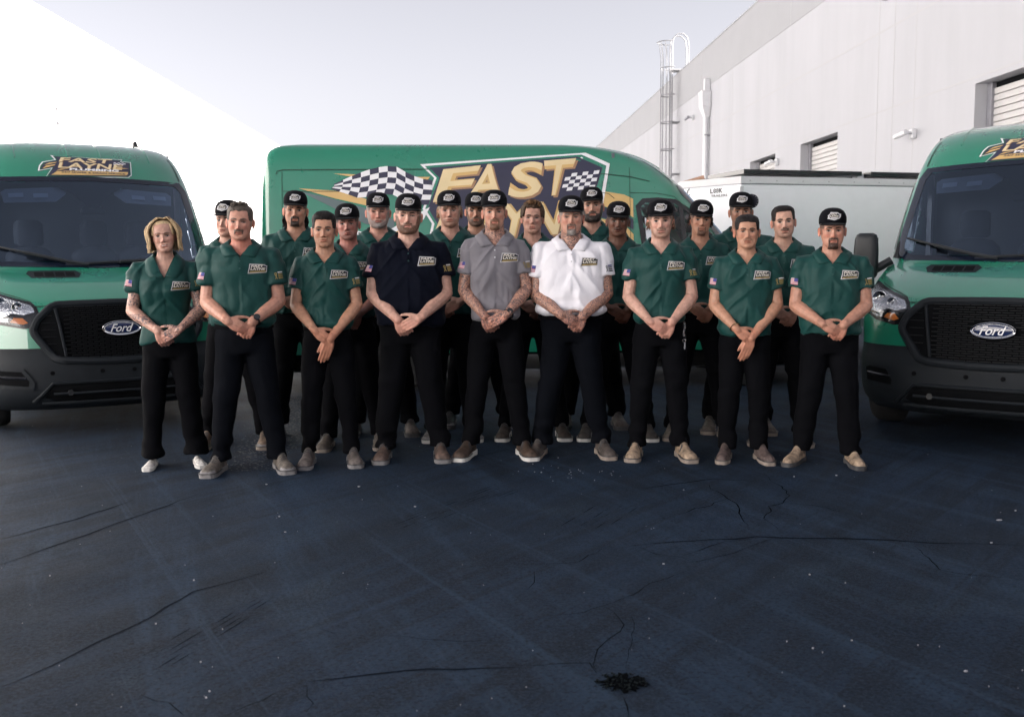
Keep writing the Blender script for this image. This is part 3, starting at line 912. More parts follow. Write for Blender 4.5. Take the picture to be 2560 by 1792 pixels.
# livery of the side-on van, flank coordinates in metres
VS_X, VS_Y = 3.52, 11.4
FLANK_POLYS = [('livery_stripe', [[(5.436, 2.287), (5.105, 2.272), (4.805, 2.248), (4.438, 2.25), (4.482, 2.192), (4.719, 2.192), (5.106, 2.229)]], 'gold', 1), ('livery_stripe', [[(5.792, 2.135), (5.409, 2.108), (5.11, 2.026), (4.94, 1.929), (5.026, 1.94), (5.411, 2.027)]], 'gold', 1), ('livery_stripe', [[(5.792, 2.109), (5.411, 2.017), (5.113, 1.93), (4.813, 1.81), (4.815, 1.702), (5.116, 1.769), (5.456, 1.942)]], 'livery_grey', 0.8), ('livery_stripe', [[(2.64, 2.101), (2.395, 2.061), (2.3, 2.017), (2.3, 1.886), (2.3, 1.82), (2.394, 1.876), (2.662, 1.953)]], 'gold', 1), ('livery_stripe', [[(2.64, 1.942), (2.394, 1.86), (2.3, 1.798), (2.3, 1.688), (2.394, 1.755), (2.64, 1.822)]], 'navy', 1), ('livery_stripe', [[(2.64, 1.811), (2.394, 1.744), (2.3, 1.644), (2.3, 1.523), (2.3, 1.535), (2.639, 1.691)]], 'gold', 1), ('livery_border', [[(4.539, 2.382), (2.792, 2.506), (2.867, 2.34), (2.541, 2.387), (2.751, 1.757), (2.717, 1.449), (4.517, 1.375), (4.424, 1.765), (4.519, 1.917), (4.394, 2.239)]], 'white_vinyl', 1.5), ('livery_rim', [[(4.49, 2.363), (2.838, 2.485), (2.898, 2.327), (2.579, 2.366), (2.784, 1.757), (2.755, 1.467), (4.484, 1.392), (4.398, 1.765), (4.491, 1.921), (4.368, 2.239)]], 'green', 2), ('livery_field', [[(4.44, 2.346), (2.884, 2.463), (2.928, 2.312), (2.619, 2.344), (2.818, 1.757), (2.795, 1.483), (4.451, 1.407), (4.369, 1.765), (4.464, 1.927), (4.34, 2.239)]], 'navy', 2.6), ('flag_white', [[(5.426, 2.167), (5.334, 2.196), (5.336, 2.172), (5.428, 2.158)], [(5.435, 2.148), (5.344, 2.148), (5.357, 2.124), (5.448, 2.139)], [(5.336, 2.22), (5.243, 2.261), (5.242, 2.223), (5.334, 2.196)], [(5.336, 2.172), (5.245, 2.185), (5.253, 2.146), (5.344, 2.148)], [(5.357, 2.124), (5.266, 2.108), (5.284, 2.07), (5.375, 2.1)], [(5.242, 2.223), (5.15, 2.246), (5.153, 2.193), (5.245, 2.185)], [(5.253, 2.146), (5.161, 2.141), (5.175, 2.088), (5.266, 2.108)], [(5.151, 2.298), (5.059, 2.329), (5.058, 2.271), (5.15, 2.246)], [(5.153, 2.193), (5.061, 2.214), (5.069, 2.156), (5.161, 2.141)], [(5.175, 2.088), (5.083, 2.099), (5.101, 2.041), (5.193, 2.036)], [(5.058, 2.271), (4.966, 2.293), (4.969, 2.235), (5.061, 2.214)], [(5.069, 2.156), (4.977, 2.176), (4.991, 2.118), (5.083, 2.099)], [(4.967, 2.351), (4.875, 2.364), (4.874, 2.306), (4.966, 2.293)], [(4.969, 2.235), (4.876, 2.247), (4.885, 2.189), (4.977, 2.176)], [(4.991, 2.118), (4.899, 2.13), (4.917, 2.072), (5.009, 2.059)], [(4.874, 2.306), (4.782, 2.299), (4.785, 2.241), (4.876, 2.247)], [(4.885, 2.189), (4.793, 2.183), (4.807, 2.125), (4.899, 2.13)], [(4.783, 2.357), (4.692, 2.303), (4.691, 2.246), (4.782, 2.299)], [(4.785, 2.241), (4.693, 2.189), (4.702, 2.132), (4.793, 2.183)], [(4.807, 2.125), (4.716, 2.075), (4.734, 2.018), (4.825, 2.067)], [(4.691, 2.246), (4.6, 2.203), (4.602, 2.147), (4.693, 2.189)], [(4.702, 2.132), (4.61, 2.091), (4.624, 2.036), (4.716, 2.075)], [(4.6, 2.258), (4.509, 2.228), (4.508, 2.174), (4.6, 2.203)], [(4.602, 2.147), (4.51, 2.121), (4.518, 2.067), (4.61, 2.091)], [(4.624, 2.036), (4.532, 2.013), (4.55, 1.96), (4.642, 1.98)], [(4.508, 2.174), (4.415, 2.166), (4.417, 2.115), (4.51, 2.121)], [(4.518, 2.067), (4.425, 2.063), (4.439, 2.012), (4.532, 2.013)]], 'white_vinyl', 3), ('flag_dark', [[(5.428, 2.177), (5.336, 2.22), (5.334, 2.196), (5.426, 2.167)], [(5.428, 2.158), (5.336, 2.172), (5.344, 2.148), (5.435, 2.148)], [(5.448, 2.139), (5.357, 2.124), (5.375, 2.1), (5.465, 2.13)], [(5.334, 2.196), (5.242, 2.223), (5.245, 2.185), (5.336, 2.172)], [(5.344, 2.148), (5.253, 2.146), (5.266, 2.108), (5.357, 2.124)], [(5.243, 2.261), (5.151, 2.298), (5.15, 2.246), (5.242, 2.223)], [(5.245, 2.185), (5.153, 2.193), (5.161, 2.141), (5.253, 2.146)], [(5.266, 2.108), (5.175, 2.088), (5.193, 2.036), (5.284, 2.07)], [(5.15, 2.246), (5.058, 2.271), (5.061, 2.214), (5.153, 2.193)], [(5.161, 2.141), (5.069, 2.156), (5.083, 2.099), (5.175, 2.088)], [(5.059, 2.329), (4.967, 2.351), (4.966, 2.293), (5.058, 2.271)], [(5.061, 2.214), (4.969, 2.235), (4.977, 2.176), (5.069, 2.156)], [(5.083, 2.099), (4.991, 2.118), (5.009, 2.059), (5.101, 2.041)], [(4.966, 2.293), (4.874, 2.306), (4.876, 2.247), (4.969, 2.235)], [(4.977, 2.176), (4.885, 2.189), (4.899, 2.13), (4.991, 2.118)], [(4.875, 2.364), (4.783, 2.357), (4.782, 2.299), (4.874, 2.306)], [(4.876, 2.247), (4.785, 2.241), (4.793, 2.183), (4.885, 2.189)], [(4.899, 2.13), (4.807, 2.125), (4.825, 2.067), (4.917, 2.072)], [(4.782, 2.299), (4.691, 2.246), (4.693, 2.189), (4.785, 2.241)], [(4.793, 2.183), (4.702, 2.132), (4.716, 2.075), (4.807, 2.125)], [(4.692, 2.303), (4.6, 2.258), (4.6, 2.203), (4.691, 2.246)], [(4.693, 2.189), (4.602, 2.147), (4.61, 2.091), (4.702, 2.132)], [(4.716, 2.075), (4.624, 2.036), (4.642, 1.98), (4.734, 2.018)], [(4.6, 2.203), (4.508, 2.174), (4.51, 2.121), (4.602, 2.147)], [(4.61, 2.091), (4.518, 2.067), (4.532, 2.013), (4.624, 2.036)], [(4.509, 2.228), (4.416, 2.217), (4.415, 2.166), (4.508, 2.174)], [(4.51, 2.121), (4.417, 2.115), (4.425, 2.063), (4.518, 2.067)], [(4.532, 2.013), (4.439, 2.012), (4.457, 1.96), (4.55, 1.96)]], 'navy', 3), ('chequer_white', [[(3.018, 2.243), (2.959, 2.249), (2.972, 2.212), (3.031, 2.206)], [(3.043, 2.169), (2.984, 2.175), (2.997, 2.138), (3.056, 2.133)], [(2.947, 2.286), (2.888, 2.293), (2.9, 2.255), (2.959, 2.249)], [(2.972, 2.212), (2.913, 2.218), (2.925, 2.18), (2.984, 2.175)], [(2.997, 2.138), (2.938, 2.143), (2.95, 2.106), (3.009, 2.101)], [(2.9, 2.255), (2.841, 2.261), (2.854, 2.224), (2.913, 2.218)], [(2.925, 2.18), (2.866, 2.186), (2.879, 2.148), (2.938, 2.143)], [(2.829, 2.299), (2.77, 2.305), (2.782, 2.267), (2.841, 2.261)], [(2.854, 2.224), (2.795, 2.229), (2.807, 2.191), (2.866, 2.186)], [(2.879, 2.148), (2.82, 2.153), (2.832, 2.115), (2.891, 2.111)], [(2.782, 2.267), (2.723, 2.274), (2.736, 2.235), (2.795, 2.229)], [(2.807, 2.191), (2.748, 2.197), (2.76, 2.159), (2.82, 2.153)], [(2.711, 2.312), (2.652, 2.318), (2.664, 2.28), (2.723, 2.274)], [(2.736, 2.235), (2.677, 2.241), (2.689, 2.203), (2.748, 2.197)], [(2.76, 2.159), (2.701, 2.164), (2.714, 2.125), (2.773, 2.12)]], 'white_vinyl', 4.4), ('chequer_dark', [[(3.006, 2.28), (2.947, 2.286), (2.959, 2.249), (3.018, 2.243)], [(3.031, 2.206), (2.972, 2.212), (2.984, 2.175), (3.043, 2.169)], [(3.056, 2.133), (2.997, 2.138), (3.009, 2.101), (3.068, 2.096)], [(2.959, 2.249), (2.9, 2.255), (2.913, 2.218), (2.972, 2.212)], [(2.984, 2.175), (2.925, 2.18), (2.938, 2.143), (2.997, 2.138)], [(2.888, 2.293), (2.829, 2.299), (2.841, 2.261), (2.9, 2.255)], [(2.913, 2.218), (2.854, 2.224), (2.866, 2.186), (2.925, 2.18)], [(2.938, 2.143), (2.879, 2.148), (2.891, 2.111), (2.95, 2.106)], [(2.841, 2.261), (2.782, 2.267), (2.795, 2.229), (2.854, 2.224)], [(2.866, 2.186), (2.807, 2.191), (2.82, 2.153), (2.879, 2.148)], [(2.77, 2.305), (2.711, 2.312), (2.723, 2.274), (2.782, 2.267)], [(2.795, 2.229), (2.736, 2.235), (2.748, 2.197), (2.807, 2.191)], [(2.82, 2.153), (2.76, 2.159), (2.773, 2.12), (2.832, 2.115)], [(2.723, 2.274), (2.664, 2.28), (2.677, 2.241), (2.736, 2.235)], [(2.748, 2.197), (2.689, 2.203), (2.701, 2.164), (2.76, 2.159)]], 'navy', 4.4), ('livery_swoosh', [[(4.902, 1.681), (4.683, 1.81), (4.443, 1.938), (4.51, 1.809), (4.685, 1.702), (4.818, 1.594)]], 'white_vinyl', 2.8), ('livery_swoosh', [[(4.838, 1.659), (4.663, 1.766), (4.51, 1.83), (4.598, 1.723), (4.73, 1.615)]], 'gold', 3.2)]
FLANK_TEXT = [('F', ((4.39, 1.966), (4.063, 1.978), (4.276, 2.305), (3.885, 2.347)), 'bronze', 3.4, 0.045), ('A', ((4.052, 1.978), (3.669, 2.002), (3.939, 2.347), (3.644, 2.373)), 'bronze', 3.4, 0.045), ('S', ((3.614, 2.002), (3.273, 2.023), (3.546, 2.373), (3.206, 2.394)), 'bronze', 3.4, 0.045), ('T', ((3.207, 2.027), (3.042, 2.039), (3.217, 2.394), (2.875, 2.422)), 'bronze', 3.4, 0.045), ('L', ((4.407, 1.572), (4.123, 1.581), (4.271, 1.918), (4.14, 1.926)), 'bronze', 3.4, 0.045), ('A', ((4.101, 1.581), (3.728, 1.594), (3.966, 1.928), (3.703, 1.937)), 'bronze', 3.4, 0.045), ('Y', ((3.728, 1.594), (3.419, 1.61), (3.703, 1.942), (3.285, 1.962)), 'bronze', 3.4, 0.045), ('N', ((3.419, 1.61), (3.087, 1.625), (3.296, 1.962), (2.997, 1.987)), 'bronze', 3.4, 0.045), ('E', ((3.065, 1.63), (2.82, 1.639), (2.975, 1.989), (2.709, 2.003)), 'bronze', 3.4, 0.045), ('F', ((4.409, 1.985), (4.083, 1.997), (4.296, 2.324), (3.904, 2.367)), 'gold', 3.9, 0.05), ('A', ((4.072, 1.997), (3.689, 2.022), (3.958, 2.367), (3.664, 2.392)), 'gold', 3.9, 0.05), ('S', ((3.634, 2.022), (3.293, 2.042), (3.566, 2.392), (3.226, 2.414)), 'gold', 3.9, 0.05), ('T', ((3.227, 2.046), (3.061, 2.059), (3.237, 2.414), (2.895, 2.441)), 'gold', 3.9, 0.05), ('L', ((4.426, 1.592), (4.142, 1.601), (4.29, 1.937), (4.16, 1.946)), 'gold', 3.9, 0.05), ('A', ((4.121, 1.601), (3.747, 1.614), (3.985, 1.947), (3.722, 1.957)), 'gold', 3.9, 0.05), ('Y', ((3.747, 1.614), (3.439, 1.63), (3.722, 1.961), (3.304, 1.982)), 'gold', 3.9, 0.05), ('N', ((3.439, 1.63), (3.107, 1.645), (3.315, 1.982), (3.017, 2.007)), 'gold', 3.9, 0.05), ('E', ((3.084, 1.649), (2.84, 1.659), (2.995, 2.009), (2.729, 2.023)), 'gold', 3.9, 0.05), ('F', ((4.411, 1.99), (4.085, 2.001), (4.298, 2.329), (3.906, 2.371)), 'cream', 4.6, 0.012), ('A', ((4.074, 2.001), (3.691, 2.026), (3.961, 2.371), (3.666, 2.397)), 'cream', 4.6, 0.012), ('S', ((3.636, 2.026), (3.295, 2.047), (3.568, 2.397), (3.228, 2.418)), 'cream', 4.6, 0.012), ('T', ((3.229, 2.051), (3.064, 2.063), (3.239, 2.418), (2.897, 2.446)), 'cream', 4.6, 0.012), ('L', ((4.429, 1.596), (4.145, 1.605), (4.293, 1.942), (4.162, 1.95)), 'cream', 4.6, 0.012), ('A', ((4.123, 1.605), (3.75, 1.618), (3.987, 1.951), (3.725, 1.961)), 'cream', 4.6, 0.012), ('Y', ((3.75, 1.618), (3.441, 1.634), (3.724, 1.966), (3.307, 1.986)), 'cream', 4.6, 0.012), ('N', ((3.441, 1.634), (3.109, 1.649), (3.318, 1.986), (3.019, 2.011)), 'cream', 4.6, 0.012), ('E', ((3.087, 1.654), (2.842, 1.663), (2.997, 2.013), (2.731, 2.028)), 'cream', 4.6, 0.012), ('PLUMBING', ((4.057, 1.459), (2.929, 1.473), (4.033, 1.563), (2.907, 1.578)), 'white_vinyl', 4.4, 0.05), ('24/7', ((5.678, 1.664), (5.421, 1.639), (5.675, 1.739), (5.419, 1.714)), 'white_vinyl', 3.5, 0.02), ('SERVICE', ((5.357, 1.634), (4.818, 1.583), (5.355, 1.71), (4.816, 1.659)), 'white_vinyl', 3.5, 0.02)]
M['livery_grey'] = mat('livery_grey', (0.10, 0.14, 0.15), .4)

# ------------------------------------------------------------------ vans
# local frame of a van: nose at y = 0 pointing to -Y, length along +Y, z up
VL = 6.2
v_yf = pchip([.22, .26, .32, .42, .56, .62, .68, .75, .85, .95, 1.02, 1.07, 1.13, 1.2, 1.27, 1.33, 1.37, 1.5, 1.7, 1.9, 2.1, 2.16, 2.22, 2.32, 2.42, 2.5, 2.56, 2.6, 2.62, 2.63],
             [.16, .08, .03, .0, .0, .015, .05, .055, .062, .08, .11, .16, .28, .45, .65, .84, .92, 1.035, 1.215, 1.40, 1.585, 1.64, 1.705, 1.82, 1.97, 2.14, 2.36, 2.62, 2.9, 3.2])
v_w = pchip([.22, .35, .5, .7, 1.0, 1.3, 1.45, 1.8, 2.16, 2.4, 2.5, 2.57, 2.61, 2.63], [.93, .99, 1.01, 1.02, 1.03, 1.025, 1.015, .985, .945, .905, .865, .80, .69, .45])
v_b = pchip([.22, .6, .8, 1.1, 1.3, 1.5, 2.1, 2.4, 2.63], [.50, .58, .60, .62, .58, .50, .40, .44, .5])
v_yr = pchip([.22, .5, 1.0, 2.3, 2.5, 2.58, 2.63], [VL - .03, VL, VL, VL - .03, VL - .07, VL - .15, VL - .5])
VN = 2.6

def v_front(x, z):
    q = np.clip(np.abs(x) / v_w(z), 0, .99999)
    return v_yf(z) + v_b(z) * (1 - (1 - q ** VN) ** (1 / VN))

def v_side(y, z):
    t = np.clip((y - v_yf(z)) / v_b(z), 0, 1)
    return v_w(z) * (1 - (1 - t) ** VN) ** (1 / VN)

def in_poly(x, y, poly):
    c = False
    n = len(poly)
    for i in range(n):
        x1, y1 = poly[i]; x2, y2 = poly[i - 1]
        if (y1 > y) != (y2 > y) and x < (x2 - x1) * (y - y1) / (y2 - y1) + x1:
            c = not c
    return c

def fmap(off, mirror=1):
    return lambda x, z: (mirror * x, float(v_front(x, z)) - off, z)
def smap(off, side):
    return lambda y, z: (side * (float(v_side(y, z)) + off), y, z)

def green_paint():
    m = mat('green_van_paint', (0.008, 0.180, 0.108), 0.30, coat=0.9, rvar=0.05, vscale=3)
    m.node_tree.nodes['Principled BSDF'].inputs['Coat Roughness'].default_value = 0.03
    m.node_tree.nodes['Principled BSDF'].inputs['Coat IOR'].default_value = 1.68
    return m
M['green'] = green_paint()
M['grille_black'] = mat('grille_black', (0.006, 0.007, 0.009), .6, spec=.2)
M['seam'] = mat('panel_gap', (0.004, 0.03, 0.018), 0.6)
M['glass'] = glass_mat('windshield_glass', (0.52, 0.63, 0.80), 2.1, coat=(.62, .78, 1.0))
M['side_glass'] = glass_mat('side_glass', (0.80, 0.83, 0.86), 1.5)
M['frit'] = mat('glass_black_band', (0.008, 0.012, 0.024), 0.12)
M['seat'] = mat('seat_cloth', (0.035, 0.040, 0.050), 0.8, bump=.1, bscale=200)
M['dash'] = mat('dashboard', (0.050, 0.055, 0.065), 0.6)
M['cabin'] = mat('cabin_lining', (0.11, 0.12, 0.14), 0.8)
M['visor'] = mat('sun_visor', (0.40, 0.40, 0.42), 0.8)
M['lamp_chrome'] = mat('lamp_reflector', (0.80, 0.81, 0.84), 0.10, 1.0, bump=.9, bscale=55)
M['lamp_clear'] = glass_mat('lamp_cover', (0.94, 0.95, 0.97), 1.45)
M['blue_oval'] = mat('badge_blue', (0.010, 0.020, 0.070), 0.2, coat=.6)
M['alloy'] = mat('wheel_steel', (0.35, 0.36, 0.37), 0.4, 0.7)

WSH = [(-.80, 1.405), (0, 1.385), (.80, 1.405), (.885, 1.44), (.895, 1.50), (.845, 2.06), (.80, 2.125), (0, 2.15), (-.80, 2.125), (-.845, 2.06), (-.895, 1.50), (-.885, 1.44)]
WSH_OUT = [(-.84, 1.362), (0, 1.345), (.84, 1.362), (.945, 1.39), (.955, 1.50), (.905, 2.08), (.85, 2.17), (0, 2.195), (-.85, 2.17), (-.905, 2.08), (-.955, 1.50), (-.945, 1.39)]
SWIN = [(1.34, 1.46), (2.14, 1.44), (2.165, 1.55), (2.222, 1.93), (2.17, 1.975), (2.03, 1.985), (1.86, 1.965), (1.73, 1.88), (1.56, 1.685), (1.41, 1.54)]
SWIN_OUT = [(1.25, 1.42), (2.18, 1.40), (2.215, 1.54), (2.275, 1.945), (2.20, 2.02), (2.03, 2.03), (1.84, 2.01), (1.69, 1.915), (1.51, 1.71), (1.345, 1.545)]

def ring_patch(outer, inner, sub=6):
    bm = bmesh.new()
    n = len(outer)
    def lp(poly):
        r = []
        for i in range(n):
            a, b = poly[i], poly[(i + 1) % n]
            for k in range(sub):
                r.append((a[0] + (b[0] - a[0]) * k / sub, a[1] + (b[1] - a[1]) * k / sub))
        return r
    A, B = lp(outer), lp(inner)
    mid = [((a[0] + b[0]) / 2, (a[1] + b[1]) / 2) for a, b in zip(A, B)]
    Ls = [[bm.verts.new((p[0], p[1], 0)) for p in l] for l in (A, mid, B)]
    for l0, l1 in ((0, 1), (1, 2)):
        for i in range(len(A)):
            j = (i + 1) % len(A)
            bm.faces.new((Ls[l0][i], Ls[l0][j], Ls[l1][j], Ls[l1][i]))
    return bm

def van_shell(windows):
    zs = np.concatenate([np.linspace(.22, .60, 9), np.linspace(.63, 1.0, 9), np.linspace(1.02, 1.38, 24), np.linspace(1.40, 2.18, 26),
                         np.linspace(2.2, 2.5, 13), np.linspace(2.515, 2.6, 10), np.linspace(2.606, 2.63, 8)])
    nf, ns, nr = 34, 64, 10
    rings = []
    for z in zs:
        w, yf, b, yr = float(v_w(z)), float(v_yf(z)), float(v_b(z)), float(v_yr(z))
        half = []
        for k in range(nf + 1):
            t = k / nf
            x = w * (1 - (1 - t) ** 2.1) if k < nf else w
            x = w * math.sin(t * math.pi / 2)
            q = min(1, x / w)
            half.append((x, yf + b * (1 - (1 - q ** VN) ** (1 / VN))))
        y0, y1 = yf + b, yr - .10
        for k in range(1, ns):
            half.append((w, y0 + (y1 - y0) * k / ns))
        for k in range(nr + 1):
            a = math.pi / 2 * k / nr
            half.append((w - .10 * (1 - math.cos(a)), y1 + .10 * math.sin(a)))
        half.append((w * .45, yr + .01))
        full = [(x, y, z) for x, y in half] + [(0, yr + .012, z)] + [(-x, y, z) for x, y in reversed(half[1:])]
        rings.append(full)
    n = len(rings[0])
    V = [p for r in rings for p in r]
    body, bumper = [], []
    for k in range(len(rings) - 1):
        for i in range(n):
            j = (i + 1) % n
            f = (k * n + i, k * n + j, (k + 1) * n + j, (k + 1) * n + i)
            cx = sum(V[q][0] for q in f) / 4; cy = sum(V[q][1] for q in f) / 4; cz = sum(V[q][2] for q in f) / 4
            if 1.36 < cz < 2.2 and cy < 2.1 and abs(cx) < .93 and in_poly(cx, cz, WSH) and abs(cy - float(v_front(cx, cz))) < .08:
                continue
            if windows and abs(cx) > .8 and in_poly(cy, cz, SWIN):
                continue
            if cz < .43 and .62 < cy < VL - .25:
                continue
            if cz < .70 and cy < .62:
                bumper.append(f)
            else:
                body.append(f)
    body.append(tuple(range((len(rings) - 1) * n, len(rings) * n)))
    bumper.append(tuple(range(n - 1, -1, -1)))
    def make(name, faces, m):
        used = sorted({i for f in faces for i in f})
        ix = {u: i for i, u in enumerate(used)}
        me = bpy.data.meshes.new(name)
        me.from_pydata([V[u] for u in used], [], [tuple(ix[i] for i in f) for f in faces])
        me.materials.append(m)
        me.shade_smooth()
        me.set_sharp_from_angle(angle=R(40))
        return me
    return make('body_shell', body, M['green']), make('bumper', bumper, M['bumper_plastic'])

# --- the livery : logo pieces in flat coordinates, x 0..1 to the right, y 0..-0.27 downwards
def P_(pts, s=870.0):
    return [(x / s, -y / s) for x, y in pts]
LOGO_OUT = P_([(118, -12), (165, -4), (812, 8), (790, 30), (890, 33), (862, 190), (826, 216), (38, 240), (105, 142), (-22, 172), (-4, 112), (30, 68), (150, 40)])
LOGO_NAVY = P_([(158, 4), (785, 18), (768, 40), (868, 44), (845, 180), (816, 202), (62, 222), (132, 122), (10, 152), (20, 120), (50, 80), (176, 46)])
LOGO_GREEN = P_([(140, -4), (800, 12), (780, 35), (880, 38), (854, 185), (821, 209), (48, 231), (120, 130), (-6, 162), (8, 116), (40, 74), (164, 43)])
LOGO_BAR = P_([(92, 212), (150, 172), (230, 163), (832, 152), (828, 174), (806, 192)])
LOGO_STREAK = [P_([(20, 146), (60, 112), (150, 92), (140, 106)]), P_([(40, 108), (90, 80), (165, 66), (155, 76)]), P_([(140, 168), (190, 142), (270, 138), (210, 150)]), P_([(640, 118), (760, 104), (850, 112), (760, 120)])]

def logo(fm, parent, sc, ox, oy, layer, detail=True, names='logo'):
    """fm(off) -> map(x, y); everything is laid over the surface in thin layers"""
    def tr(poly):
        return [(ox + x * sc, oy + y * sc) for x, y in poly]
    ml = max(.012, .05 * sc)
    def put(name, polys, m, k):
        bm_obj(name, flat_shape([tr(p) for p in polys], ml), fm(layer * k), M[m], parent)
    def txt(name, s, x0, y0, x1, y1, m, k, bold=.03, shear=.18):
        (a, b), (c, d) = tr(P_([(x0, y1)]))[0], tr(P_([(x1, y0)]))[0]
        bm_obj(name, text_fit(s, a, b, c, d, bold=bold, shear=shear, maxlen=ml), fm(layer * k), M[m], parent)
    put(names + '_border', [LOGO_OUT], 'white_vinyl', 1)
    if detail:
        put(names + '_rim', [LOGO_GREEN], 'logo_green', 1.7)
    put(names + '_field', [LOGO_NAVY], 'navy', 2.4)
    put(names + '_bar', [LOGO_BAR], 'gold', 3.2)
    if detail:
        put(names + '_streaks', LOGO_STREAK, 'gold', 3.1)
        txt(names + '_letters', 'FAST', 186, 14, 708, 66, 'bronze', 3.2, .03)
        txt(names + '_letters', 'LAYNE', 168, 72, 802, 134, 'bronze', 3.2, .03)
    txt(names + '_letters', 'FAST', 183, 11, 705, 62, 'cream', 4, .018)
    txt(names + '_letters', 'LAYNE', 165, 69, 798, 130, 'cream', 4, .018)
    txt(names + '_letters', 'PLUMBING', 268, 130, 742, 156, 'white_vinyl', 4.6, .05, .1)
    if detail:
        txt(names + '_letters', '24/7 SEWER & DRAIN SERVICE', 190, 168, 800, 186, 'navy', 4.2, .02, .1)
    sq = []
    for r_ in range(3):
        for c_ in range(6):
            x0, y0 = 712 + c_ * 20 + r_ * -3, 46 + r_ * 9
            if (r_ + c_) % 2 == 0:
                sq.append(P_([(x0, y0), (x0 + 20, y0 + 1), (x0 + 17, y0 + 10), (x0 - 3, y0 + 9)]))
    put(names + '_chequer', sq, 'white_vinyl', 4.2)
M['logo_green'] = mat('logo_green', (0.010, 0.10, 0.055), .4)

def build_van(name, side_windows=True, front_logo=True):
    root = empty(name)
    bme, pme = van_shell(side_windows)
    body = link('body_shell', bme, root)
    bump = link('bumper', pme, root)
    # windscreen : clear pane and black printed border
    wr = bm_obj('windshield', flat_shape([WSH], .05), fmap(.004), M['glass'], root, True)
    bm_obj('black_border', ring_patch(WSH_OUT, [(x * .985, z) for x, z in WSH]), fmap(.008), M['frit'], wr, True)
    bm_obj('sensor_cover', flat_shape([[(-.36, 2.165), (.36, 2.165), (.33, 2.12), (.17, 2.03), (.05, 1.90), (-.05, 1.90), (-.17, 2.03), (-.33, 2.12)]], .06), fmap(-.012), M['frit'], wr, True)
    mb = MB(); q = float(v_front(0, 1.88))
    mb.box((0, q + .06, 1.865), (.21, .05, .065), bev=.015); mb.tube([(.07, q + .03, 1.865), (.07, q + .06, 1.865)], .028, 12)
    mb.build('dash_camera', M['black_plastic'], wr)
    # wipers
    for (xa, za, xb, zb, xp, zp) in ((-.86, 1.545, -.30, 1.405, -.12, 1.375), (-.18, 1.385, .52, 1.415, .66, 1.385)):
        mb = MB()
        f = lambda x, z, o_: (x, float(v_front(x, z)) - o_, z)
        mb.tube([f(xa + (xb - xa) * t, za + (zb - za) * t, .03) for t in np.linspace(0, 1, 8)], .011, 6)
        mb.tube([f(xa + (xb - xa) * .45, za + (zb - za) * .45, .05), f(xb, zb, .05), f(xp, zp, .03)], .016, 6)
        mb.build('wiper', M['black_plastic'], root)
    # side windows
    if side_windows:
        for s in (-1, 1):
            g = bm_obj('side_window', flat_shape([SWIN], .06), smap(.003, s), M['side_glass'], root, True)
            bm_obj('window_seal', ring_patch(SWIN_OUT, SWIN), smap(.007, s), M['gloss_black'], g, True)
            bm_obj('window_divider', flat_shape([[(1.715, 1.44), (1.765, 1.44), (1.815, 1.95), (1.765, 1.91)]], .06), smap(.009, s), M['gloss_black'], g)
    # bonnet vents
    for s in (-1, 1):
        vent = [(s * a, b) for a, b in ((.25, 1.275), (.57, 1.275), (.60, 1.30), (.58, 1.318), (.26, 1.318), (.225, 1.30))]
        v0 = bm_obj('bonnet_vent', flat_shape([[(s * (.41 + (abs(x) - .41) * 1.12), 1.2965 + (z - 1.2965) * 1.35) for x, z in vent]], .04), fmap(.006), M['bumper_plastic'], root)
        for k in range(4):
            a = .255 + k * .08
            bm_obj('vent_slot', flat_shape([[(s * a, 1.279), (s * (a + .068), 1.279), (s * (a + .068), 1.314), (s * a, 1.314)]], .04), fmap(.010), M['dark'], v0)
    # grille
    G = [(.44, .625), (.50, .645), (.625, .83), (.635, .87), (.60, .95), (.50, 1.045), (.45, 1.062), (0, 1.070)]
    GP = G + [(-x, z) for x, z in reversed(G[:-1])] + [(-.2, .612), (0, .608), (.2, .612)]
    g0 = bm_obj('grille', flat_shape([GP], .06), fmap(.006), M['dark'], root, True)
    mb = MB()
    dense = []
    for i in range(len(GP)):
        a, b = GP[i], GP[(i + 1) % len(GP)]
        for k in range(6):
            dense.append((a[0] + (b[0] - a[0]) * k / 6, a[1] + (b[1] - a[1]) * k / 6))
    dense = [((dense[i - 1][0] + dense[i][0] * 2 + dense[(i + 1) % len(dense)][0]) / 4, (dense[i - 1][1] + dense[i][1] * 2 + dense[(i + 1) % len(dense)][1]) / 4) for i in range(len(dense))]
    loop = [(x, float(v_front(x, z)) - .010, z) for x, z in dense]
    N = len(loop); nn = 8
    rings = []
    for i in range(N):
        p = Vector(loop[i]); d = (Vector(loop[(i + 1) % N]) - Vector(loop[i - 1])).normalized()
        out = Vector((0, -1, 0)); s_ = d.cross(out).normalized()
        rings.append([(p + s_ * .030 * math.cos(2 * math.pi * k / nn) + out * .026 * math.sin(2 * math.pi * k / nn))[:] for k in range(nn)])
    rings.append(rings[0])
    mb.rings(rings, cap=False)
    mb.build('grille_frame', M['bumper_plastic'], g0)
    for s in (-1, 1):
        MB().tube([(s * x, float(v_front(x, z)) - .022, z) for x, z in ((.47, 1.03), (.445, .88), (.415, .66))], .012, 6).build('grille_strut', M['bumper_plastic'], g0)
    mb = MB()
    row = 0
    z = .645
    while z < 1.045:
        wmax = .42
        x = -wmax + (.042 if row % 2 else 0)
        while x < wmax - .03:
            if not ((x + .04) ** 2 / .17 ** 2 + (z - .868) ** 2 / .075 ** 2 < 1):
                xc = x + .041
                mb.box((xc, float(v_front(xc, z)) - .014, z), (.072, .02, .0055))
            x += .084
        if True:
            row += 1
        z += .0165
    for s in (-1, 1):
        for k in range(6):
            zz = .70 + k * .055
            mb.box((s * .525, float(v_front(.525, zz)) - .012, zz), (.10 if k not in (0, 5) else .06, .016, .006))
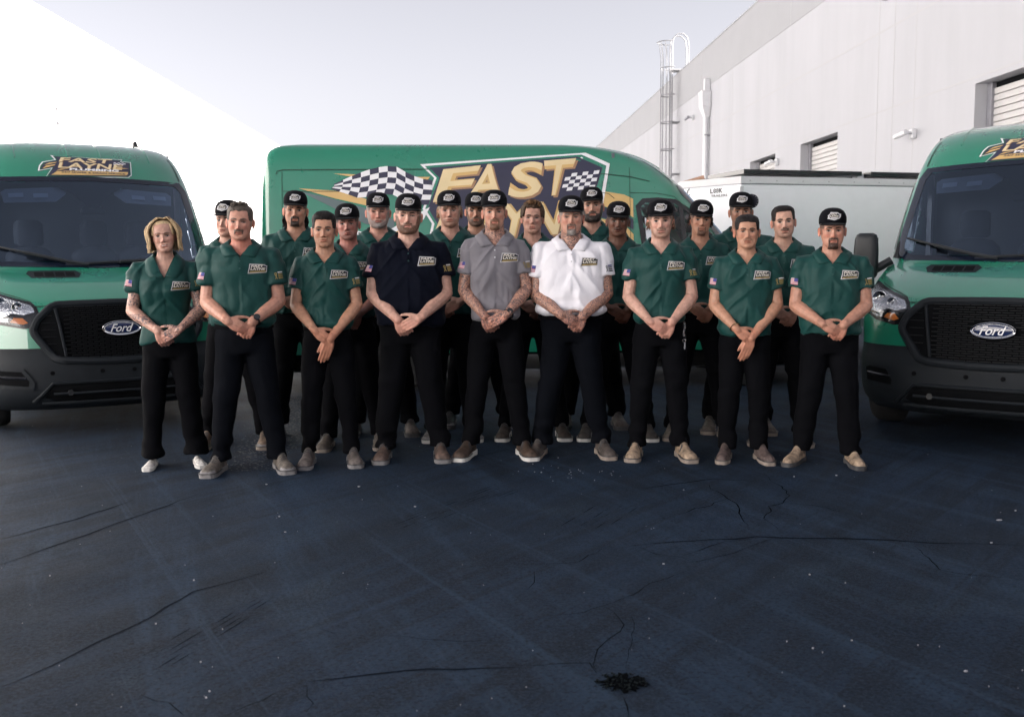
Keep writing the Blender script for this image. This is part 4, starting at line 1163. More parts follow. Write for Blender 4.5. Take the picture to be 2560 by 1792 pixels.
    gb = mb.build('grille_bars', M['grille_black'], g0, smooth=False)
    gb['kind'] = 'stuff'
    # oval badge
    bz, by = .868, float(v_front(0, .868)) - .045
    mb = MB()
    el = lambda a, b_, y: [(a * math.cos(t), y, bz + b_ * math.sin(t)) for t in np.linspace(0, 2 * math.pi, 40, endpoint=False)]
    mb.rings([el(.150, .062, by + .03), el(.150, .062, by - .008), el(.144, .056, by - .016), el(.136, .049, by - .012)], cap=False)
    bd = mb.build('badge', M['chrome'], root)
    mb = MB()
    mb.rings([el(.138, .051, by - .008), el(.10, .036, by - .016), el(.03, .01, by - .018)])
    mb.build('badge_field', M['blue_oval'], bd)
    mb = MB(); mb.rings([el(.132, .0465, by - .0135), el(.1285, .0435, by - .0145)], cap=False)
    mb.build('badge_ring', M['white_vinyl'], bd, recalc=False)
    bm_obj('badge_script', text_fit('Ford', -.088, bz - .031, .088, bz + .033, bold=.012, shear=.45, maxlen=.03, res=4), lambda x, z: (x, by - .021, z), M['white_vinyl'], bd)
    # headlights
    H_ = [(.585, 1.0), (.60, 1.05), (.63, 1.082), (.80, 1.135), (.93, 1.185), (.985, 1.20), (1.0, 1.05), (.955, .955), (.86, .91), (.70, .878), (.645, .885), (.605, .94)]
    H_in = [(.605, 1.0), (.617, 1.04), (.64, 1.066), (.80, 1.117), (.925, 1.166), (.973, 1.178), (.985, 1.05), (.94, .968), (.855, .928), (.70, .898), (.655, .905), (.622, .95)]
    for s in (-1, 1):
        h0 = bm_obj('headlight', flat_shape([H_], .04), fmap(.004, s), M['gloss_black'], root, True)
        up = [(.615, 1.005), (.625, 1.04), (.645, 1.062), (.80, 1.112), (.925, 1.16), (.972, 1.172), (.983, 1.06), (.95, .99), (.84, .965), (.77, 1.0), (.70, .985)]
        bm_obj('reflector', flat_shape([up], .02), fmap(.009, s), M['lamp_chrome'], h0)
        amb = [(.70, .905), (.855, .935), (.92, .965), (.83, .955), (.765, .985), (.69, .965), (.66, .915)]
        bm_obj('indicator', flat_shape([[(.665, .925), (.70, .912), (.79, .932), (.76, .965), (.70, .962)]], .02), fmap(.012, s), M['amber'], h0)
        bm_obj('lower_reflector', flat_shape([[(.80, .93), (.86, .938), (.925, .968), (.84, .955), (.80, .962)]], .02), fmap(.011, s), M['lamp_chrome'], h0)
        mb = MB()
        for (x, z, r_) in ((.86, 1.075, .055), (.735, 1.045, .04)):
            y = float(v_front(x, z)) - .012
            mb.rings([[(s * (x + r_ * f_ * math.cos(t)), y - d_, z + r_ * f_ * math.sin(t)) for t in np.linspace(0, 2 * math.pi, 20, endpoint=False)] for f_, d_ in ((1, .0), (.92, .012), (.7, .004), (.3, .0), (.22, .012), (.05, .016))], cap=True)
        mb.build('projector', M['chrome'], h0)
        bm_obj('lamp_cover', flat_shape([H_in], .04), fmap(.026, s), M['lamp_clear'], h0, True)
    # bumper fittings
    bm_obj('lower_intake', flat_shape([[(-.50, .30), (.50, .30), (.58, .335), (.53, .43), (.47, .445), (-.47, .445), (-.53, .43), (-.58, .335)]], .05), fmap(.004), M['dark'], bump)
    MB().tube([(x, float(v_front(x, .365)) - .02, .365) for x in np.linspace(-.52, .52, 13)], .011, 6).build('intake_bar', M['bumper_plastic'], bump)
    MB().tube([(x, float(v_front(x, z)) - .012, z) for x, z in ((-.66, .30), (-.60, .36), (-.52, .45), (-.3, .452), (0, .452), (.3, .452), (.52, .45), (.60, .36), (.66, .30))], .014, 6).build('intake_lip', M['bumper_plastic'], bump)
    MB().tube([(x, float(v_front(x, .285)) - .012, .285) for x in np.linspace(-.6, .6, 13)], .014, 6).build('skirt_lip', M['bumper_plastic'], bump)
    for x in (-.16, .08, .52, -.52):
        y = float(v_front(x, .53))
        MB().tube([(x, y + .004, .53), (x, y - .004, .53)], .017, 12).build('parking_sensor', M['dark'], bump)
    y = float(v_front(-.36, .372))
    MB().tube([(-.40, y, .372), (-.40, y - .025, .372)], .024, 6).build('tow_eye_cover', M['black_plastic'], bump)
    for s in (-1, 1):
        fr_ = [(.66, .40), (.93, .42), (.955, .56), (.90, .585), (.72, .57), (.645, .46)]
        fi_ = [(.69, .43), (.90, .445), (.92, .54), (.88, .555), (.735, .545), (.685, .47)]
        f0 = bm_obj('fog_recess', flat_shape([fi_], .04), fmap(.003, s), M['dark'], bump)
        bm_obj('fog_bezel', ring_patch(fr_, fi_, 4), fmap(.014, s), M['bumper_plastic'], f0)
        MB().tube([(s * x, float(v_front(x, z)) - .006, z) for x, z in ((.70, .495), (.80, .50), (.895, .505))], .012, 6).build('fog_bar', M['gloss_black'], f0)
    # seams
    def seam_front(pts, w=.007):
        for s in (-1, 1):
            mb = MB()
            L_ = []; R_ = []
            for i, (x, z) in enumerate(pts):
                a = pts[max(i - 1, 0)]; b = pts[min(i + 1, len(pts) - 1)]
                d = Vector((b[0] - a[0], b[1] - a[1])).normalized(); nrm = Vector((-d.y, d.x)) * w / 2
                for l_, sg in ((L_, 1), (R_, -1)):
                    xx, zz = x + nrm.x * sg, z + nrm.y * sg
                    l_.append((s * xx, float(v_front(xx, zz)) - .006, zz))
            mb.rings([L_, R_], cap=False, closed=False)
            mb.build('panel_seam', M['seam'], body, recalc=False)
    seam_front([(.50, 1.055), (.56, 1.05), (.60, 1.05)])
    seam_front([(.63, 1.085), (.72, 1.12), (.80, 1.145), (.88, 1.175), (.96, 1.22), (.99, 1.30), (.97, 1.35)])
    seam_front([(.86, 2.19), (.852, 2.26), (.84, 2.34), (.82, 2.42), (.79, 2.50), (.75, 2.56), (.70, 2.60)], .014)
    def seam_side(pts, w=.005):
        for s in (-1, 1):
            L_ = []; R_ = []
            for i, (y, z) in enumerate(pts):
                a = pts[max(i - 1, 0)]; b = pts[min(i + 1, len(pts) - 1)]
                d = Vector((b[0] - a[0], b[1] - a[1])).normalized(); nrm = Vector((-d.y, d.x)) * w / 2
                for l_, sg in ((L_, 1), (R_, -1)):
                    yy, zz = y + nrm.x * sg, z + nrm.y * sg
                    l_.append((s * (float(v_side(yy, zz)) + .0085), yy, zz))
            MB().rings([L_, R_], cap=False, closed=False).build('panel_seam', M['seam'], body, recalc=False)
    lin = lambda p, q, n=14: [(p[0] + (q[0] - p[0]) * t, p[1] + (q[1] - p[1]) * t) for t in np.linspace(0, 1, n)]
    seam_side(lin((2.333, .55), (2.333, 2.46)))
    seam_side(lin((2.333, 2.08), (2.05, 2.075), 4) + lin((1.86, 2.04), (1.36, 1.60), 7))
    seam_side(lin((3.73, .55), (3.73, 2.57)))
    seam_side(lin((2.50, 2.02), (2.56, 2.07), 4) + lin((2.66, 2.09), (5.95, 2.105)), .007)
    seam_side(lin((2.12, 2.20), (2.33, 2.25), 4) + lin((2.62, 2.28), (4.4, 2.33), 10) + lin((4.6, 2.33), (5.95, 2.325), 8) + [(6.01, 2.31), (6.02, 2.28)], .009)
    seam_side(lin((5.96, .6), (5.96, 2.30)))
    # roof ribs
    for x0 in (-.60, -.145, .145, .60):
        pts = [(x0, float(v_front(x0, z)) - .002, z + .002) for z in np.linspace(2.36, 2.615, 26)]
        yend = pts[-1][1]
        MB().tube(pts, [.003] + [.010] * 25, 5, flat=.45).build('roof_rib', M['green'], body)
    MB().tube([(.62, 2.85, 2.60), (.62, 2.88, 2.67)], [.035, .02], 10).build('roof_antenna', M['black_plastic'], body)
    MB().tube([(-.93, float(v_front(.9, 1.40)) - .02, 1.385), (-.925, float(v_front(.9, 1.40)) - .03, 1.42), (-.915, float(v_front(.9, 1.45)) - .03, 1.52)], [.03, .016, .007], 8).build('cowl_antenna', M['black_plastic'], body)
    # mirrors
    for s in (-1, 1):
        mbm = MB()
        mbm.rings([[(s * 1.15 + w_ * math.copysign(abs(math.cos(t)) ** .55, math.cos(t)), 1.02 + d_ * math.copysign(abs(math.sin(t)) ** .7, math.sin(t)), z_) for t in np.linspace(0, 2 * math.pi, 28, endpoint=False)]
                   for z_, w_, d_ in ((1.205, .05, .025), (1.212, .078, .045), (1.235, .093, .058), (1.32, .100, .066), (1.45, .098, .066), (1.54, .092, .060), (1.575, .080, .050), (1.59, .055, .030))])
        m0 = mbm.build('mirror', M['black_plastic'], root)
        MB().tube([(s * .96, 1.10, 1.36), (s * 1.10, 1.05, 1.27)], .035, 8).build('mirror_arm', M['black_plastic'], m0)
        MB().box((s * 1.15, 1.087, 1.43), (.16, .008, .24)).build('mirror_glass', M['chrome'], m0)
    # cabin
    cab = MB().box((0, 2.50, 1.45), (1.78, .03, 2.1)).build('bulkhead', M['cabin'], root)
    mb = MB()
    mb.rings([[(x, float(v_front(x, 1.36)) + .05, 1.10), (x, float(v_front(x, 1.36)) + .05, 1.335), (x, 1.25 + .1 * abs(x), 1.375), (x, 1.45, 1.33), (x, 1.55, 1.20), (x, 1.5, 1.0)] for x in np.linspace(-.88, .88, 9)])
    mb.build('dashboard', M['dash'], root)
    for xs_ in (-.50, .50, .08):
        st = empty('seat')
        st.parent = root
        mb = MB()
        mb.rings([[(xs_ + w * math.cos(t), y + .07 * math.sin(t), z) for t in np.linspace(0, 2 * math.pi, 18, endpoint=False)] for w, y, z in
                  ((.20, 2.10, .95), (.225, 2.12, 1.15), (.23, 2.15, 1.35), (.21, 2.18, 1.47), (.15, 2.195, 1.53), (.07, 2.20, 1.55))])
        mb.build('backrest', M['seat'], st)
        mb = MB()
        mb.rings([[(xs_ + w * math.copysign(abs(math.cos(t)) ** .6, math.cos(t)), 2.19 + .055 * math.sin(t), z) for t in np.linspace(0, 2 * math.pi, 18, endpoint=False)] for w, z in
                  ((.10, 1.555), (.128, 1.58), (.132, 1.68), (.125, 1.77), (.09, 1.80))])
        mb.build('headrest', M['seat'], st)
    mb = MB()
    mb.tube([(.46 + .19 * math.cos(t), 1.50 - .10 * math.sin(t), 1.28 + .16 * math.sin(t)) for t in np.linspace(0, 2 * math.pi, 25)], .016, 6, cap=False)
    mb.tube([(.28, 1.5, 1.28), (.64, 1.5, 1.28)], .02, 6)
    mb.build('steering_wheel', M['black_plastic'], root)
    for s in (-1, 1):
        mb = MB()
        q = [(s * x, float(v_front(abs(x), z)) + .06, z) for x, z in ((.20, 2.09), (.70, 2.06), (.74, 2.03), (.72, 1.93), (.30, 1.945), (.21, 2.02))]
        mb.add(q + [(p[0], p[1] + .02, p[2]) for p in q], [tuple(range(6)), tuple(range(11, 5, -1))] + [(i, (i + 1) % 6, 6 + (i + 1) % 6, 6 + i) for i in range(6)])
        vz = mb.build('sun_visor', M['visor'], root)
        for (xa, xb) in ((.36, .48), (.56, .68)):
            bm_obj('visor_label', flat_shape([[(s * xa, 1.985), (s * xb, 1.98), (s * xb, 2.02), (s * xa, 2.025)]], .1), lambda x, z: (x, float(v_front(abs(x), z)) + .056, z), M['white_vinyl'], vz)
        MB().tube([(s * (float(v_side(1.9, z)) - .10), 1.55 + .25 * (z - 1.5), z) for z in np.linspace(1.55, 1.95, 6)], .018, 6).build('grab_handle', M['visor'], root)
        MB().box((s * .92, 2.34, 1.7), (.04, .10, .9)).build('pillar_trim', M['visor'], root)
    # wheels and arches, underbody
    for y in (1.05, 1.05 + 3.75):
        for s in (-1, 1):
            mb = MB()
            prof = [(.20, .0), (.335, .0), (.355, .03), (.36, .11), (.355, .19), (.335, .22), (.20, .22)]
            rings = [[(s * (.80 + d), y + r_ * math.cos(t), .36 + r_ * math.sin(t)) for t in np.linspace(0, 2 * math.pi, 36, endpoint=False)] for r_, d in prof]
            mb.rings(rings)
            w0 = mb.build('wheel', M['rubber'], root)
            mb = MB()
            mb.rings([[(s * (.80 + d), y + r_ * math.cos(t), .36 + r_ * math.sin(t)) for t in np.linspace(0, 2 * math.pi, 24, endpoint=False)] for r_, d in ((.215, .215), (.205, .20), (.12, .19), (.08, .225), (.02, .228))])
            mb.build('rim', M['alloy'], w0)
            arch = [(y + .46 * math.cos(t), max(.26, .36 + .44 * math.sin(t))) for t in np.linspace(-.25, math.pi + .25, 26)]
            bm_obj('wheel_arch', flat_shape([arch], .06), smap(.006, s), M['dark'], body)
    MB().box((0, 3.3, .47), (1.7, 5.2, .20)).build('underbody', M['dark'], root)
    if front_logo:
        lg = empty('front_logo'); lg.parent = root
        logo(lambda off: (lambda x, z: (x, float(v_front(x, z)) - off * 1.5, z)), lg, .80, -.40, 2.395, .0028)
    return root

van_l = build_van('delivery_van')
van_r = copy_tree(van_l)
van_s = build_van('delivery_van', front_logo=False)
VL_POS, VR_POS = (-3.14, 7.72), (3.38, 6.73)
van_l.location = (*VL_POS, 0); van_l.rotation_euler = (0, 0, R(30))
van_r.location = (*VR_POS, 0); van_r.rotation_euler = (0, 0, R(-35))
tag(van_l, 'green delivery van facing the camera at the left edge, behind the blonde woman', 'van', 'green plumbing vans')
tag(van_r, 'green delivery van facing the camera at the right edge, dark mirror showing', 'van', 'green plumbing vans')
tag(van_s, 'green delivery van parked side-on behind the group with huge logo', 'van', 'green plumbing vans')
VS_ROT = R(94)
van_s.rotation_euler = (0, 0, VS_ROT)
van_s.location = (VS_X, VS_Y, 0)

# big livery on the flank that faces the yard
def flank():
    S = -1                                      # local -X flank faces the camera
    lg = empty('side_livery'); lg.parent = van_s
    fm = lambda off: smap(.004 + off, S)
    def put(name, polys, m, k, ml=.09):
        bm_obj(name, flat_shape(polys, ml), fm(.0022 * k), M[m], lg)
    for nm, polys, m, k in FLANK_POLYS:
        put(nm, polys, m, k)
    for s, quad, m, k, bold in FLANK_TEXT:
        # quad: bottom-left, bottom-right, top-left, top-right in (y, z)
        bm = text_fit(s, 0, 0, 1, 1, bold=bold, shear=0.0, maxlen=.07, res=3)
        bl, br, tl, tr = [Vector(q) for q in quad]
        for v in bm.verts:
            u, w = v.co.x, v.co.y
            p = (bl * (1 - u) + br * u) * (1 - w) + (tl * (1 - u) + tr * u) * w
            v.co.x, v.co.y = p.x, p.y
        cut_long(bm, .08)
        bm_obj('side_letters', bm, fm(.0022 * k), M[m], lg)
flank()

# ------------------------------------------------------------------ people
def attr_skin():
    """skin whose tone, lips, stubble, ink and the painted shade of hollows come with the mesh as colour"""
    m = bpy.data.materials.new('skin')
    m.use_nodes = True
    nt = m.node_tree; L = nt.links.new
    b = nt.nodes['Principled BSDF']
    at = nd(nt, 'ShaderNodeAttribute', attribute_name='Col')
    tc = nd(nt, 'ShaderNodeTexCoord')
    n = nd(nt, 'ShaderNodeTexNoise'); n.inputs['Scale'].default_value = 38; n.inputs['Detail'].default_value = 6
    L(tc.outputs['Object'], n.inputs['Vector'])
    mr = nd(nt, 'ShaderNodeMapRange'); mr.inputs['To Min'].default_value = .80; mr.inputs['To Max'].default_value = 1.18
    mr.inputs['From Min'].default_value = .3; mr.inputs['From Max'].default_value = .7
    L(n.outputs['Fac'], mr.inputs[0])
    sc = nd(nt, 'ShaderNodeVectorMath', operation='SCALE')
    L(at.outputs['Color'], sc.inputs[0]); L(mr.outputs[0], sc.inputs['Scale'])
    # tattoo ink
    ink = nd(nt, 'ShaderNodeAttribute', attribute_name='ink')
    w = nd(nt, 'ShaderNodeTexNoise'); w.inputs['Scale'].default_value = 42; w.inputs['Detail'].default_value = 3; w.inputs['Distortion'].default_value = 2.2
    L(tc.outputs['Object'], w.inputs['Vector'])
    band = nd(nt, 'ShaderNodeMapRange'); band.inputs['From Min'].default_value = .43; band.inputs['From Max'].default_value = .62
    L(w.outputs['Fac'], band.inputs[0])
    mu = nd(nt, 'ShaderNodeMath', operation='MULTIPLY'); L(ink.outputs['Fac'], mu.inputs[0]); L(band.outputs[0], mu.inputs[1])
    mx = nd(nt, 'ShaderNodeMix', data_type='RGBA')
    L(mu.outputs[0], mx.inputs['Factor']); L(sc.outputs[0], mx.inputs[6]); mx.inputs[7].default_value = (.042, .044, .058, 1)
    L(mx.outputs[2], b.inputs['Base Color'])
    b.inputs['Roughness'].default_value = .48
    b.inputs['Specular IOR Level'].default_value = .4
    b.inputs['Subsurface Weight'].default_value = .05
    b.inputs['Subsurface Radius'].default_value = (1, .35, .2)
    b.inputs['Subsurface Scale'].default_value = .008
    bp = nd(nt, 'ShaderNodeBump'); bp.inputs['Strength'].default_value = .12; bp.inputs['Distance'].default_value = .002
    n2 = nd(nt, 'ShaderNodeTexNoise'); n2.inputs['Scale'].default_value = 300
    L(tc.outputs['Object'], n2.inputs['Vector']); L(n2.outputs['Fac'], bp.inputs['Height']); L(bp.outputs[0], b.inputs['Normal'])
    return m
M['skin'] = attr_skin()

def cloth_mat(name, col, rough=.8, sheen=.2, var=.10):
    m = mat(name, col, rough, var=var, vscale=3.5, bump=.45, bscale=16, spec=.25)
    b = m.node_tree.nodes['Principled BSDF']
    b.inputs['Specular IOR Level'].default_value = .25 if sum(col) > .06 else .08
    b.inputs['Sheen Weight'].default_value = sheen
    b.inputs['Sheen Roughness'].default_value = .4
    return m
M['shirt_green'] = cloth_mat('green_polo', (0.0028, 0.0405, 0.037), .6, .05)
M['shirt_navy'] = cloth_mat('navy_polo', (0.0026, 0.0038, 0.0095), .8, .02)
M['shirt_grey'] = cloth_mat('grey_polo', (0.165, 0.157, 0.178), .65)
M['shirt_white'] = cloth_mat('white_polo', (0.72, 0.71, 0.76), .7, .1, .03)
M['trouser'] = cloth_mat('black_trouser', (0.0020, 0.0022, 0.0034), .9, .0, .2)
M['trouser_navy'] = cloth_mat('dark_navy_trouser', (0.0021, 0.0028, 0.0050), .9, .0, .2)
M['cap'] = cloth_mat('black_cap', (0.0034, 0.0036, 0.0052), .85, .02)
M['belt'] = mat('belt_leather', (0.003, 0.003, 0.004), .9, spec=.05)
M['silver'] = mat('silver', (.7, .7, .72), .2, 1.0)
M['goldmetal'] = mat('gold_chain', (.75, .52, .28), .25, 1.0)
M['patch_white'] = mat('patch_white', (.48, .47, .49), .8)
M['patch_red'] = mat('patch_red', (.45, .06, .10), .7)
M['patch_blue'] = mat('patch_blue', (.04, .05, .22), .7)
M['patch_gold'] = mat('patch_gold', (.24, .17, .05), .7)
M['patch_dark'] = mat('patch_dark', (.010, .012, .02), .7)
M['patch_cream'] = mat('patch_cream', (.50, .47, .42), .8)
M['button'] = mat('button', (.012, .055, .05), .3)
M['button_light'] = mat('button_light', (.5, .5, .53), .3)
_hair = {}
def hair_mat(c):
    if c not in _hair:
        _hair[c] = mat('hair', c, .6, var=.45, vscale=70, bump=.5, bscale=160, stretch=(1, 1, .25), spec=.18)
    return _hair[c]
_boot = {}
def boot_mat(c):
    if c not in _boot:
        _boot[c] = mat('boot_leather', tuple(q * .62 for q in c) if max(c) < .5 else c, .65, var=.65, vscale=24, bump=.6, bscale=45)
    return _boot[c]
SOLE = {'dark': mat('dark_sole', (.045, .045, .05), .7, var=.3, vscale=20), 'white': mat('white_sole', (.55, .54, .52), .6, var=.1, vscale=20),
        'tan': mat('tan_sole', (.24, .20, .17), .7, var=.2, vscale=20), 'grey': mat('grey_sole', (.17, .165, .17), .7, var=.3, vscale=20)}

_pending = []
def remesh_later(mb, voxel, smooth_it):
    me = bpy.data.meshes.new('tmp')
    me.from_pydata(mb.v, [], mb.f)
    bm = bmesh.new(); bm.from_mesh(me)
    bmesh.ops.recalc_face_normals(bm, faces=bm.faces)
    bm.to_mesh(me); bm.free()
    o = bpy.data.objects.new('tmp', me)
    COL.objects.link(o)
    r_ = o.modifiers.new('r', 'REMESH'); r_.mode = 'VOXEL'; r_.voxel_size = voxel; r_.use_smooth_shade = True
    s_ = o.modifiers.new('s', 'SMOOTH'); s_.factor = .5; s_.iterations = smooth_it
    _pending.append(o)
    return o

def vco(me):
    a = np.empty(len(me.vertices) * 3, np.float32); me.vertices.foreach_get('co', a); return a.reshape(-1, 3).astype(float)
def vno(me):
    a = np.empty(len(me.vertices) * 3, np.float32); me.vertices.foreach_get('normal', a); return a.reshape(-1, 3).astype(float)
def set_co(me, a):
    me.vertices.foreach_set('co', a.astype(np.float32).ravel()); me.update()
def set_col(me, cols, ink=None):
    at = me.color_attributes.new('Col', 'FLOAT_COLOR', 'POINT')
    c4 = np.ones((len(cols), 4), np.float32); c4[:, :3] = cols
    at.data.foreach_set('color', c4.ravel())
    ia = me.attributes.new('ink', 'FLOAT', 'POINT')
    ia.data.foreach_set('value', (np.zeros(len(cols)) if ink is None else ink).astype(np.float32))

g_ = lambda v, s: np.exp(-(v / s) ** 2)
sst = lambda a, b, v: np.clip((v - a) / (b - a), 0, 1) ** 2 * (3 - 2 * np.clip((v - a) / (b - a), 0, 1))

# head sections in mm : t, half width, centre forward, half depth
HS = np.array([(0, 19, 64, 15), (.03, 33, 56, 31), (.07, 44, 47, 45), (.12, 52, 39, 55), (.18, 58, 31, 64), (.26, 63, 22, 74), (.35, 68, 12, 84), (.45, 71.5, 5, 91), (.55, 74.5, 0, 96),
               (.65, 76, -2, 98), (.75, 75, -5, 96), (.85, 67, -8, 86), (.93, 51, -10, 66), (.98, 28, -10, 36), (1.0, 4, -10, 5)])
NT, NP = 76, 92
_ts = np.concatenate([np.linspace(0, .30, 26), np.linspace(.30, .64, 30)[1:], np.linspace(.64, 1, 22)[1:]])
NT = len(_ts)
_ph = np.linspace(-1, 1, NP, endpoint=False)
_ph = np.pi * (.55 * _ph + .45 * _ph ** 3)          # denser at the face (phi = 0 is forward)
TT, PH = np.meshgrid(_ts, _ph, indexing='ij')

def head_points(jaw=1.0, wide=1.0, long_=1.0):
    a = pchip(HS[:, 0], HS[:, 1])(TT) * wide * 1.09
    a = a * (1 + (jaw - 1) * np.clip(1 - TT / .45, 0, 1))
    yc = pchip(HS[:, 0], HS[:, 2])(TT); d = pchip(HS[:, 0], HS[:, 3])(TT)
    ex = 2 / 2.35
    x = a * np.sign(np.sin(PH)) * np.abs(np.sin(PH)) ** ex
    f = yc + d * np.sign(np.cos(PH)) * np.abs(np.cos(PH)) ** ex
    z = TT * 232 * long_
    return x, f, z

WARM = np.array([.96, .845, .80])
def make_head(p):
    x, f, z = head_points(p.get('jaw', 1), p.get('wide', 1))
    fr = np.clip(np.cos(PH), 0, 1) ** .5
    ax = np.abs(x)
    nz = pchip([66, 71, 77, 84, 92, 105, 120, 130, 140], [0, 4, 21, 28, 23, 15, 7, 2, 0])(z) * p.get('nose', 1)
    ns = pchip([66, 84, 105, 130], [12, 11, 8, 9])(z)
    add = nz * g_(ax, ns)
    add += 8 * g_(ax - 13.5, 6) * g_(z - 78, 6.5)
    add += -14.5 * g_(ax - 30, 15) * g_(z - 121, 10) + 6.0 * g_(ax - 32, 11) * g_(z - 116.5, 6)
    add += 7.0 * g_(ax - 26, 24) * g_(z - 135, 6.5) + 2 * g_(ax, 12) * g_(z - 134, 8)
    add += 6.5 * g_(ax - 46, 14) * g_(z - 95, 12) - 5.5 * g_(ax - 40, 12) * g_(z - 62, 14)
    add += 7 * g_(ax, 20) * g_(z - 55, 4.5) + 8.0 * g_(ax, 17) * g_(z - 43.5, 5) - 7 * g_(ax, 26) * g_(z - 49.5, 2.2)
    add += 6.5 * g_(ax, 17) * g_(z - 15, 12) - 6.5 * g_(ax, 18) * g_(z - 33, 5)
    add += -3.6 * g_(ax - 26 - (72 - z) * .25, 4) * sst(40, 50, z) * sst(86, 74, z)
    if p.get('smile'):
        add += 3 * g_(ax - 40, 11) * g_(z - 80, 12)
    f = f + add * fr
    # ---- pigment; the shade of mouth line and nostrils is painted in too
    base = np.array(p['skin']) * WARM
    C = np.tile(base, (x.size, 1)).reshape(*x.shape, 3)
    red = np.array([1.10, .86, .86])
    blush = np.clip(g_(ax - 38, 18) * g_(z - 88, 16) * .8 + g_(ax, 11) * g_(z - 82, 12) * .8 + g_(ax - 70, 20) * .3, 0, 1) * fr
    C = C * (1 + (red - 1) * (blush * p.get('ruddy', .8))[..., None])
    hairc = np.array(p['hair'])
    def blend(mask, col):
        nonlocal C
        m_ = np.clip(mask, 0, 1)[..., None]
        C = C * (1 - m_) + np.array(col) * m_
    front = (np.cos(PH) > .15)
    n3 = vnoise(np.stack([x.ravel() * .12, f.ravel() * .12, z.ravel() * .12], 1), 3).reshape(x.shape)
    n4 = vnoise(np.stack([x.ravel() * .4, f.ravel() * .4, z.ravel() * .4], 1), 4).reshape(x.shape)
    # beard
    bd = np.zeros_like(x); grow = np.zeros_like(x)
    st = p.get('beard', '')
    lipz = sst(61, 57, z) * sst(37.5, 41, z) * sst(26, 20, ax)
    if 'must' in st:
        m_ = sst(56, 59, z) * sst(74, 68, z) * sst(33, 24, ax) * front
        w_ = sst(30, 24, ax) * sst(40, 44, z) * sst(72, 66, z) * sst(17, 22, ax) * ('droop' in st) * front
        bd = np.maximum(bd, np.maximum(m_, w_)); grow = np.maximum(grow, 5 * np.maximum(m_, w_))
    if 'goat' in st:
        m_ = sst(40, 36, z) * sst(28, 21, ax) * front
        m_ = np.maximum(m_, sst(66, 60, z) * sst(20, 23, ax) * sst(33, 28, ax) * front)
        bd = np.maximum(bd, m_); grow = np.maximum(grow, m_ * p.get('blen', 6))
    if 'full' in st:
        lim = 60 + 62 * sst(48, 68, ax) - 4 * g_(ax - 40, 12)
        m_ = sst(lim + 5, lim - 6, z) * sst(-.45, -.1, np.cos(PH)) * (1 - lipz)
        bd = np.maximum(bd, m_); grow = np.maximum(grow, m_ * p.get('blen', 6) * (1 - .55 * sst(40, 66, ax)) )
    bstr = p.get('bstr', .93)
    if 'stub' in st:
        lim = 60 + 62 * sst(48, 68, ax)
        m_ = sst(lim + 8, lim - 10, z) * sst(-.45, -.1, np.cos(PH)) * (1 - lipz)
        m_ = np.maximum(m_, sst(56, 59, z) * sst(74, 68, z) * sst(33, 24, ax) * front)
        blend(m_ * p.get('stub', .35), np.array(p.get('bcol', hairc)) * 1.6 + .01)
    # lips
    lw = sst(25, 19, ax * (.8 if p.get('smile') else 1)) * front
    lip = sst(58.5, 56, z + ax * .12) * sst(37.5, 40, z - ax * .10) * lw
    blend(lip * .85, np.clip(base * np.array([.84, .58, .58]) * p.get('lipk', 1), 0, 1))
    blend(g_(z - 49.3, 1.3) * sst(24, 20, ax) * front * .8, base * .18)  # shade of the parting between the lips, put into the colour
    if p.get('smile'):
        zz_ = z - (ax / 20) ** 2 * 5
        t_ = sst(52.5, 51, zz_) * sst(45.5, 46.8, zz_) * sst(17, 14.5, ax) * front
        blend(t_ * .9, (.62, .57, .54))
    # nostrils, the dark of their openings painted as colour
    blend(g_(ax - 7, 3.4) * g_(z - 72, 2.2) * front * .85, base * .12)
    bn = .8 + .4 * n4
    blend(np.clip(bd * bn * bstr, 0, 1), np.array(p.get('bcol', hairc)))
    if p.get('bgrey') is not None:
        blend(np.clip(bd * g_(ax, 24) * sst(42, 20, z) * (.55 + .5 * n4), 0, 1) * .85, p['bgrey'])
    # brows
    bz_ = 136.5 + 3.0 * g_(ax - 34, 12) - .06 * np.clip(ax - 40, 0, 99) ** 1.6
    bt = 4.8 * (1 - .45 * np.clip((ax - 30) / 20, 0, 1)) * p.get('browk', 1)
    blend(sst(bt + 1.6, bt - 1.2, np.abs(z - bz_)) * sst(10, 14, ax) * sst(52, 46, ax) * front * p.get('brow', .95), hairc * .8 if p.get('browc') is None else p['browc'])
    # eyes
    ex_ = ax - 32
    oe = 5.6 * p.get('open', 1)
    hh_ = oe * np.clip(1 - (ex_ / 15.5) ** 2, 0, 1) ** .7
    zc_ = 117.5 - .03 * ex_
    eye = sst(.2, 1.2, hh_ - np.abs(z - zc_) + .7) * (np.abs(ex_) < 15.5) * front
    blend(eye, (.30, .27, .26))
    sx = p.get('look', 0) * np.sign(x)
    blend(eye * sst(7.6, 6.0, np.sqrt((ex_ - sx * 5) ** 2 + (z - zc_) ** 2)), tuple(c * .35 for c in p.get('iris', (.035, .02, .012))))
    blend(eye * sst(3.2, 2.4, np.sqrt((ex_ - sx * 5) ** 2 + (z - zc_) ** 2)), (.004, .004, .004))
    lash = g_(z - (zc_ + hh_ + .8), 2.1) * sst(17, 14.5, np.abs(ex_)) * front
    blend(np.clip(lash * 1.15, 0, 1), (.012, .009, .008) if not p.get('fairlash') else base * .25)
    blend(g_(z - (zc_ - hh_ - .4), 1.1) * sst(16, 14, np.abs(ex_)) * front * .45, base * .35)
    # scalp hair pigment (fades, sideburns)
    hl = p.get('hairline', 190)
    side = sst(52, 62, ax) * sst(-.1, .35, np.cos(PH))
    zl = hl * (1 - side) + side * 128
    zl = np.where(np.cos(PH) < .1, 128 - 62 * sst(.1, -.5, np.cos(PH)), zl)
